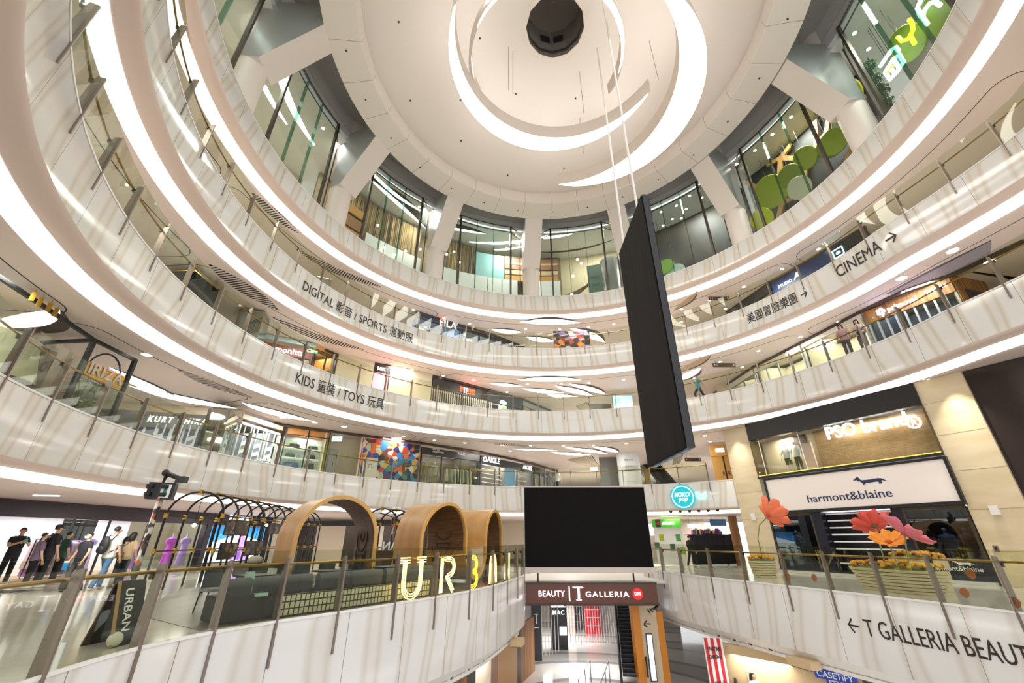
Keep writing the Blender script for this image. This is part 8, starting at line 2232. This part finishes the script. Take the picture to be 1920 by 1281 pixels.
for k, (px0, py0, px1, py1, m_, lb) in enumerate(((288, 1022, 320, 1058, PICB, 'grey sketch picture hanging low beside the sticker covered pole'), (367, 974, 395, 1004, PICM, 'square brown picture hanging above the lilac dress'), (432, 974, 462, 1004, PICM, 'portrait picture of brown hair hanging before the bright screen'), (391, 1018, 420, 1046, PICM, 'dark picture with golden marks hanging low before the bright screen'), (460, 1014, 488, 1040, PICB, 'grey arch picture hanging at the right of the bright screen'), (508, 974, 528, 1002, PICB, 'dark lettered picture hanging left of the first oak arch'))):
    u0, v1 = FC.px(px0, py0); u1, v0 = FC.px(px1, py1); u0, u1 = min(u0, u1), max(u0, u1); v1 = min(v1, 2.12); sh = max(0, .35 - u0); u0 += sh; u1 += sh
    t = thing('hanging_picture', FC((u0 + u1) / 2, v0), lb, 'picture')
    FC.part('mount', mat('mount_brown', '#2c221b', .5), t, u0, u1, v0, v1, -.015, .015); FC.part('picture', m_, t, u0 + .04, u1 - .04, v0 + .04, v1 - .04, .015, .022)
    mb = MB(); mb.tube([FC((u0 + u1) / 2, v1), FC((u0 + u1) / 2, 2.19)], .008, 5); mb.build('cord', PIPE, t)
FR_ = Front(CS[:2], (CS + CD * 11)[:2], L1)
for k, (x, y) in enumerate(((364, 985), (437, 988), (500, 985))):
    u, v = FR_.px(x, y); v = min(v, 2.6); c = FR_(u, v); t = thing('bulb_lamp', c, 'small warm bulb hanging in a black pipe cage', 'lamp', 'bulbs in the pipe cages'); mb = MB(); mb.sphere(c, .06, 12, 8); mb.build('bulb', mat('warm_bulb', '#fff0c8', .4, emit=8, ecol='#ffe2a8'), t, smooth=True); mb = MB(); mb.tube([(c.x, c.y, c.z + .05), (c.x, c.y, L1 + 2.93)], .008, 5); mb.build('cord', PIPE, t)
# sticker covered pole with signal boxes and camera
STK = splotch_mat('sticker_pole', ['#cfc8bc', '#2c2826', '#e0dad0', '#4a4440', '#b8b0a4', '#2a2624', '#c8502a'], 7)
pb = at_z(256, 1100, L1); pb = Vector((-9.4, 13.2, L1)); 
r0 = ray(272, 1020); k_ = 14.6 / r0.y; pb = Vector((r0.x * k_, 14.6, L1))
t = thing('signal_pole', pb, 'sticker covered pole with black signal boxes, spotlight and white card on top', 'pole')
mb = MB(); mb.tube([pb, pb + Vector((0, 0, 2.75))], .085, 12); mb.build('pole_shaft', STK, t, smooth=True)
for (dx, dz, w_) in ((-.28, 2.95, .34), (.22, 2.93, .3)):
    mb = MB(); mb.box(pb + Vector((dx, 0, dz)), (w_, .3, .52), R(20)); bx = mb.build('signal_box', BLACK, t)
    for zz in (.12, -.12):
        mb = MB(); mb.lathe(pb + Vector((dx - .04, -.2, dz + zz)), [(.09, -.06), (.11, .0), (.1, .06), (.001, .06)], 14); mb.build('lamp_hood', BLACK, bx)
mb = MB(); mb.box(pb + Vector((.22, -.18, 2.92)), (.26, .02, .4), R(20)); mb.build('white_card', INKW, t); mb = MB(); mb.box(pb + Vector((.23, -.2, 2.9)), (.1, .012, .2), R(45)); mb.build('green_mark', GREENT, t)
mb = MB(); mb.tube([pb + Vector((-.1, 0, 3.2)), pb + Vector((-.05, 0, 3.5)), pb + Vector((.5, -.05, 3.32))], [.03, .09, .07], 10); mb.build('spotlight', BLACK, t, smooth=True); mb = MB(); mb.sphere(pb + Vector((-.08, -.05, 3.52)), .11, 12, 8); mb.build('camera_head', BLACK, t, smooth=True); mb = MB(); mb.box(pb + Vector((.52, -.02, 3.3)), (.3, .2, .2)); mb.build('camera_box', DGREY, t)
# camera tree between the first and second arch
r0 = ray(735, 1000); k_ = 21.0 / r0.y; cb = Vector((r0.x * k_, 21.0, L1)); t = thing('camera_pole', cb, 'speckled pole with three white cameras between the first two oak arches', 'pole')
mb = MB(); mb.tube([cb, cb + Vector((0, 0, 2.5))], .07, 10); mb.build('pole_shaft', STK, t); 
for (dx, dz) in ((-.75, .25), (.1, .5), (.65, .2)):
    mb = MB(); mb.tube([cb + Vector((0, 0, 2.4)), cb + Vector((dx * .6, 0, 2.55)), cb + Vector((dx, 0, 2.5 + dz * .5))], .025, 6); mb.build('arm', BLACK, t); mb = MB(); mb.box(cb + Vector((dx, -.05, 2.55 + dz * .5)), (.36, .14, .13), R(25)); mb.build('camera_body', INKW, t)
# kebab style letters on shelf
vs, fs = text_fit('URBAN', 1.5, .01, .03, 1.0, height=.35); c = at_y(717, 1030, 20.5); mb = MB(); mb.add([(c.x + 1.5 - a, 20.5 - d, c.z - .05 + b) for a, b, d in vs], fs); tag(mb.build('shelf_lettering', INKW, smooth='open'), 'white block lettering facing away behind the first oak arch', 'sign')
mb = MB(); mb.bbox((c.x - .3, 20.4, L1), (c.x + 1.9, 20.8, c.z - .055)); tag(mb.build('bar_counter', mat('bar_brown', '#4a382c', .5)), 'brown bar counter carrying the white block lettering', 'counter')

# ---------------------------------------------------- neon letters on the left balustrade
NEON = mat('neon_cream', '#fff2b8', .4, emit=4.5, ecol='#ffe58a'); NEONY = mat('neon_yellow', '#ffe04a', .4, emit=3.0, ecol='#ffd21e')
def neon(ch, px, strokes, w, m, label, nl=3):
    v = ray(px, 1090); u = min((k * .05 for k in range(int(P1.L / .05))), key=lambda u: abs(atan2(P1.pt(u, 0, 0).x, P1.pt(u, 0, 0).y) - atan2(v.x, v.y)) + (0 if P1.pt(u, 0, 0).y > 5 and u < P1.near(.6, 22.3) else 9))
    p, n_ = P1.at(u); tg = Vector((n_.y, -n_.x)); c = P1.pt(u, .085, L1 + .03); fr = lambda a, b, d=0: c + Vector((tg.x, tg.y, 0)) * a + Vector((0, 0, b)) + Vector((n_.x, n_.y, 0)) * d
    t = thing('neon_letter', c, label, 'sign')
    for st, closed in strokes:
        P_ = [Vector(q) for q in st]; N_ = len(P_)
        for o in ((-.06, 0, .06) if nl == 3 else (-.035, .035)):
            pts = []
            for i, q in enumerate(P_):
                a = P_[(i - 1) % N_] if (i or closed) else q; b = P_[(i + 1) % N_] if (i < N_ - 1 or closed) else q
                d_ = (b - a).normalized(); pts.append(fr(q.x * w + -d_.y * o, q.y + d_.x * o))
            mb = MB(); mb.tube(pts, .013, 6, closed); mb.build('neon_tube', m, t, smooth=True)
    mb = MB()
    for q in (.25, .75): mb.tube([fr(0, q, 0), fr(0, q, .05)], .01, 5)
    mb.build('bracket', BRONZE_D, t)
arcp = lambda cx, cy, rx, ry, a0, a1, n=12: [(cx + rx * cos(R(a0 + (a1 - a0) * k / n)), cy + ry * sin(R(a0 + (a1 - a0) * k / n))) for k in range(n + 1)]
neon('U', 778, [([(-.32, .95), (-.32, .4)] + arcp(0, .4, .32, .33, 180, 360) + [(.32, .95)], False), ([(-.5, .95), (-.14, .95)], False), ([(.14, .95), (.5, .95)], False)], 1.0, NEON, 'glowing neon letter U on the left balustrade')
neon('R', 843, [([(-.3, .05), (-.3, .92)] + [(-.05, .92)] + arcp(.05, .7, .26, .22, 90, -90) + [(-.05, .48), (.3, .05)], False)], 1.0, NEON, 'glowing neon letter R on the left balustrade')
neon('B', 891, [([(-.3, .05), (-.3, .92), (0, .92)] + arcp(0, .71, .26, .21, 90, -90, 8) + arcp(0, .28, .3, .22, 90, -90, 8) + [(-.3, .06)], True)], .9, NEONY, 'darker yellow neon letter B on the left balustrade')
neon('A', 928, [([(-.32, .05), (-.28, .6)] + arcp(0, .6, .28, .34, 180, 0) + [(.32, .05)], False), ([(-.28, .4), (.28, .4)], False)], 1.0, NEON, 'glowing neon letter A on the left balustrade')
neon('N', 955, [([(-.3, .05), (-.3, .92), (.3, .08), (.3, .95)], False)], 1.0, NEON, 'glowing neon letter N on the left balustrade')

# ---------------------------------------------------- cafe furniture behind the glass
CHAIRM = mat('cafe_chair_grey', '#3f4144', .5); SOFA = mat('sofa_grey', '#56575b', .7); SEATM = mat('seat_pale', '#8d8e90', .7); TBL = mat('table_dark', '#2c2a2a', .4); MINT = mat('mint_shell', '#a9c4b8', .5); CREAMS = mat('cream_shell', '#c9cdb8', .5)
def chair(loc, rz, label, group, shell=CHAIRM):
    t = thing('cafe_chair', loc, label, 'chair', group); co, si = cos(rz), sin(rz); T = lambda x, y, z: (loc[0] + x * co - y * si, loc[1] + x * si + y * co, loc[2] + z)
    mb = MB(); mb.box(T(0, 0, .45), (.46, .46, .06), rz); mb.build('seat', SEATM if shell is CHAIRM else shell, t)
    mb = MB(); vs, fs = [], []; n = 10
    for i in range(n + 1):
        a = R(200 + 140 * i / n) ; x, y = .27 * cos(a), .27 * sin(a)
        for dr, zz in ((0, .48), (.02, .86), (.05, .86), (.03, .48)): vs.append(T(x * (1 + dr), y * (1 + dr), zz))
        if i:
            for e in range(4): fs.append((4 * i - 4 + e, 4 * i - 4 + (e + 1) % 4, 4 * i + (e + 1) % 4, 4 * i + e))
    fs += [(0, 1, 2, 3), tuple(4 * n + k for k in (3, 2, 1, 0))]; mb.add(vs, fs); mb.build('backrest', shell, t, smooth=True)
    for x in (-.2, .2):
        for y in (-.2, .2): mb = MB(); mb.tube([T(x, y, .43), T(x * 1.15, y * 1.15, 0)], .015, 6); mb.build('leg', BLACK, t)
def table(loc, rz, label, group, r=.38):
    t = thing('cafe_table', loc, label, 'table', group); mb = MB(); mb.box((loc[0], loc[1], loc[2] + .73), (.75, .75, .04), rz); mb.build('table_top', TBL, t); mb = MB(); mb.tube([(loc[0], loc[1], loc[2]), (loc[0], loc[1], loc[2] + .72)], .03, 8); mb.build('column', BLACK, t); mb = MB(); mb.lathe(loc, [(.001, .03), (.25, .02), (.25, 0), (.001, 0)], 18); mb.build('foot', BLACK, t)
ang_e = atan2(ed.y, ed.x)
ub = P1.near(-4.7, 10.0)
for k in range(1, 4):
    u = ub - 2.0 + k * 2.05; p, n_ = P1.at(u); c = P1.pt(u, .95, L1); rz = atan2(n_.y, n_.x) - pi / 2
    t = thing('sofa', c, ('dark sofa with long grey bolster behind the glass, nearest the A board', 'dark sofa with grey bolster behind the glass, just before the first oak arch', 'dark sofa with grey bolster behind the glass below the first oak arch')[k - 1], 'sofa')
    mb = MB(); mb.box(c + Vector((0, 0, .24)), (1.9, .7, .44), rz); mb.build('base', mat('sofa_base', '#2f2c2d', .6), t); q = c - Vector((n_.x, n_.y, 0)) * .26
    mb = MB(); mb.box(q + Vector((0, 0, .52)), (1.9, .16, .22), rz); mb.build('backrest', mat('sofa_back', '#3b3a3d', .6), t); mb = MB(); tg = Vector((n_.y, -n_.x, 0)); mb.tube([q + tg * .95 + Vector((0, 0, .68)), q - tg * .95 + Vector((0, 0, .68))], .1, 10); mb.build('bolster', SOFA, t, smooth=True)
    for s in (-.8, .8): mb = MB(); mb.box(c + tg * s + Vector((0, 0, .02)), (.08, .5, .04), rz); mb.build('leg', BLACK, t)
    cc = P1.pt(u + .2, 1.75, L1); table(tuple(cc), rz, 'square dark cafe table in front of a grey bolster sofa', 'tables along the sofas')
    for s in (-.42, .42): cc = P1.pt(u + .2 + s, 2.45, L1); chair(tuple(cc), rz + pi, 'dark grey tub chair with pale seat facing the sofas', 'tub chairs facing the sofas')
c = P1.pt(ub - .15, .62, L1); chair((c.x - .15, c.y + .1, L1 + .0), R(-60), 'mint shell chair just behind the glass next to the A board', None, MINT)
c = P1.pt(ub + .35, 1.75, L1); chair((c.x, c.y, L1), R(120), 'cream shell chair close beside the mint chair', None, CREAMS)
for u_ in (UC[0] + RT + .75, UC[1] + RT + 1.0, UC[2] - .2):
    c = RP(u_, 2.7, 0); table((c.x, c.y, L1), ang_e, 'square dark cafe table behind the oak arches', 'tables behind the arches')
    c = RP(u_, 3.4, 0); chair((c.x, c.y, L1), ang_e, 'dark grey tub chair beside a table behind the oak arches', 'tub chairs behind the arches')
# low dark partition with pale grid tiles behind the glass
GRID = mat('pale_grid_tile', '#cfc6a8', .4)
def grid_mat():
    m = mat('grid_tile', '#d2c9a6', .4); nt = m.node_tree; N = nt.nodes; uvn = N.new('ShaderNodeUVMap'); uvn.uv_map = 'UVMap'; br = N.new('ShaderNodeTexBrick'); br.offset = 0; br.inputs['Scale'].default_value = 1.0
    br.inputs['Brick Width'].default_value = .11; br.inputs['Row Height'].default_value = .13; br.inputs['Mortar Size'].default_value = .014; br.inputs['Color1'].default_value = (*lin('#d8cfae'), 1); br.inputs['Color2'].default_value = (*lin('#c8bd9a'), 1); br.inputs['Mortar'].default_value = (*lin('#26221f'), 1)
    nt.links.new(uvn.outputs[0], br.inputs[0]); nt.links.new(br.outputs[0], N['Principled BSDF'].inputs['Base Color']); return m
u0 = ub + .2; mb = MB(); sweep(mb, P1, [(.42, L1 + .02), (.42, L1 + .42), (.47, L1 + .42), (.47, L1 + .02)], u0, u0 + 4.6, .3, True); tag(mb.build('tiled_partition', grid_mat()), 'low partition of pale grid tiles behind the left balustrade glass', 'partition')
# A board and egg lamp near the glass
ca = at_z(208, 1208, L1); 
t = thing('sign_board', ca, 'tall leaning black and wood A board with white lettering behind the left glass', 'sign')
n_ = P1.at(P1.near(ca.x, ca.y))[1]; tg = Vector((n_.y, -n_.x, 0)); nb = Vector((n_.x, n_.y, 0)); top = Vector((0, 0, .88))
for s, m_, nm in ((1, BLACK, 'board_face'), (-1, mat('board_wood', '#a5824f', .5), 'board_back')):
    A_ = ca + nb * .28 * s; B_ = ca + top + nb * .03 * s; vs = [A_ - tg * .22, A_ + tg * .22, B_ + tg * .22, B_ - tg * .22]; vs += [v + nb * .03 for v in vs]
    mb = MB(); mb.add(vs, [(0, 1, 2, 3), (7, 6, 5, 4), (0, 4, 5, 1), (1, 5, 6, 2), (2, 6, 7, 3), (3, 7, 4, 0)]); mb.build(nm, BLACK if s < 0 else m_, t)
mb = MB(); mb.tube([ca - tg * .23 - nb * .28, ca - tg * .23 + top - nb * .03], .025, 6); mb.build('wood_rail', mat('board_wood', '#a5824f', .5), t)
vs, fs = text_fit('URBAN', .6, .005, .004, 1.0); A_ = ca - nb * .285; B_ = ca + top - nb * .035; up = (B_ - A_).normalized()
mb = MB(); mb.add([A_ + up * (.8 - a) - tg * (.12 - b) - nb * (.012 + d) for a, b, d in vs], fs); mb.build('board_lettering', INKW, t, smooth='open')
ce = at_z(212, 1217, L1); mb = MB(); mb.sphere((ce.x - .1, ce.y + .1, L1 + .1), 1, 18, 12, (.1, .1, .1)); tag(mb.build('egg_lamp', mat('egg_white', '#d6d4c2', .4), smooth=True), 'round pale globe standing on the wood floor beside the A board', 'lamp')
# escalator end and floor plate on the far left
eb = at_z(8, 1128, L1); t = thing('escalator', (-18.8, 15.2, L1), 'escalator end with green glass side at the far left of the first level', 'escalator')
px_ = Vector((-17.0, 14.6, L1)); dv = Vector((-1, -.15, 0)).normalized()
pts = [px_ + dv * 3.5 + Vector((0, 0, .95))] + [px_ + dv * (.45 - .45 * sin(R(a))) * 1.0 + Vector((0, 0, .5 + .45 * cos(R(a)))) for a in range(0, 181, 20)] + [px_ + dv * 3.5 + Vector((0, 0, .05))]
mb = MB(); mb.tube(pts, .06, 8); mb.build('handrail', mat('escalator_rubber', '#19191b', .4), t, smooth=True)
side = MB(); q = [px_ + dv * 3.4, px_ + dv * .4, px_ + dv * .12 + Vector((0, 0, .5)), px_ + dv * .4 + Vector((0, 0, .88)), px_ + dv * 3.4 + Vector((0, 0, .88))]; o = Vector((-dv.y, dv.x, 0)) * .02
side.add([v + o for v in q] + [v - o for v in q], [(0, 1, 2, 3, 4), (9, 8, 7, 6, 5)] + [(i, (i + 1) % 5, 5 + (i + 1) % 5, 5 + i) for i in range(5)]); side.build('glass_side', mat('escalator_green', '#6f9484', .15), t)
mb = MB(); c = px_ + Vector((.9, .6, .006)); mb.box(c, (1.6, 1.1, .012), R(8)); cp = mb.build('comb_plate', mat('comb_steel', '#b8b4ac', .3, .6), t)
for k in range(14): mb = MB(); mb.box(c + Vector((-.7 + .107 * k, -.02, .008)), (.04, .8, .008), R(8)); mb.build('comb_groove', BLACK, cp)

# ---------------------------------------------------- people in front of the dress shop
def on_floor(px, py): c = at_z(px, py, L1); return (c.x, c.y, L1)
p, T, k = person(on_floor(127, 1110), R(165), 'masked person in black top and dark grey trousers walking towards the cafe', '#17181d', '#4a4850', 1.7, .6, mask=True, legL=(.1, .0), legR=(-.04, -.22), shoes='#3a3c44', armL=((.25, .0, 1.14), (.28, .08, .9)), armR=((-.25, .02, 1.14), (-.27, .1, .9)))
tb_ = thing('blue_packet', T((.3, .12, .76)), 'bright blue and white packet held by the masked person', 'packet'); mb = MB(); mb.box(T((.3, .13, .74)), (.16, .05, .24), R(165)); mb.build('packet_body', mat('packet_blue', '#2f8fd8', .5), tb_); mb = MB(); mb.box(T((.3, .13, .85)), (.162, .052, .05), R(165)); mb.build('packet_rim', INKW, tb_)
vs, fs = text_fit('Champion', .2, .002, .002, 1.0); 
p, T, k = person(on_floor(180, 1106), R(-12), 'person in white top, blue jeans and black backpack walking away', '#e6e0d4', '#5a7aa4', 1.89, .7, legL=(-.05, -.25), legR=(.12, .1), shoes='#c8b8ae')
backpack(T, k, R(-12), 'black leather backpack worn over the white top', '#1c1c20')
p, T, k = person(on_floor(218, 1100), R(-15), 'person with bobbed black hair, beige top and navy trousers walking away', '#cdb48e', '#1d2438', 1.72, .9, hair='long', shoes='#e8c8c8')
tb_ = thing('shoulder_bag', T((-.1, -.2, .98)), 'olive brown shoulder bag with gold clasp on the person in beige', 'bag'); mb = MB(); mb.box(T((-.1, -.19, .98)), (.3, .1, .2), R(-15)); mb.build('bag_body', mat('bag_olive', '#7a6a48', .5), tb_); mb = MB(); mb.box(T((-.1, -.245, .98)), (.04, .012, .04), R(-15)); mb.build('clasp', GOLDL, tb_); mb = MB(); mb.tube([T((-.22, -.17, 1.05)), T((-.05, -.15, 1.3)), T((.14, -.08, 1.46)), T((.15, .06, 1.42))], .012, 6); mb.build('strap', mat('bag_olive', '#7a6a48', .5), tb_)
p, T, k = person(on_floor(64, 1102), R(-25), 'person in black cap, black top and wide black trousers with a backpack', '#17181b', '#15161c', 1.95, .85, cap='#131316', shoes='#d8d4d0')
backpack(T, k, R(-25), 'big black backpack worn by the person in the black cap', '#131418')
person(on_floor(93, 1096), R(-30), 'person in dark green top with white number lettering beside the capped one', '#1f4030', '#16171c', 1.76, .8, shoes='#e6c8c0')
person(on_floor(42, 1104), R(-35), 'person in grey purple shirt and black trousers behind the escalator end', '#6a5c6c', '#141418', 1.7, .9, shoes='#e0dcd8')
p, T, k = person((-18.6, 17.4, L1), R(-110), 'person in black printed top holding a green cup, leftmost of the group', '#16171b', '#1a1b20', 1.89, .6, armL=((.24, .1, 1.16), (.12, .32, 1.26)), armR=((-.24, .1, 1.16), (-.08, .32, 1.24)))
tb_ = thing('drink_cup', T((.02, .4, 1.24)), 'pale green drink cup held by the leftmost person', 'cup'); mb = MB(); mb.lathe(T((.02, .42, 1.24)), [(.001, 0), (.035, 0), (.045, .15), (.001, .15)], 14); mb.build('cup_body', mat('cup_green', '#5fbf8a', .4), tb_, smooth=True); mb = MB(); mb.tube([T((.02, .42, 1.38)), T((.03, .42, 1.48))], .006, 6); mb.build('straw', INKW, tb_)
person((-17.2, 20.6, L1), R(-20), 'person with black hair partly hidden behind the one in white', '#8a7f96', '#3a3a44', 1.6, .8, hair='long')
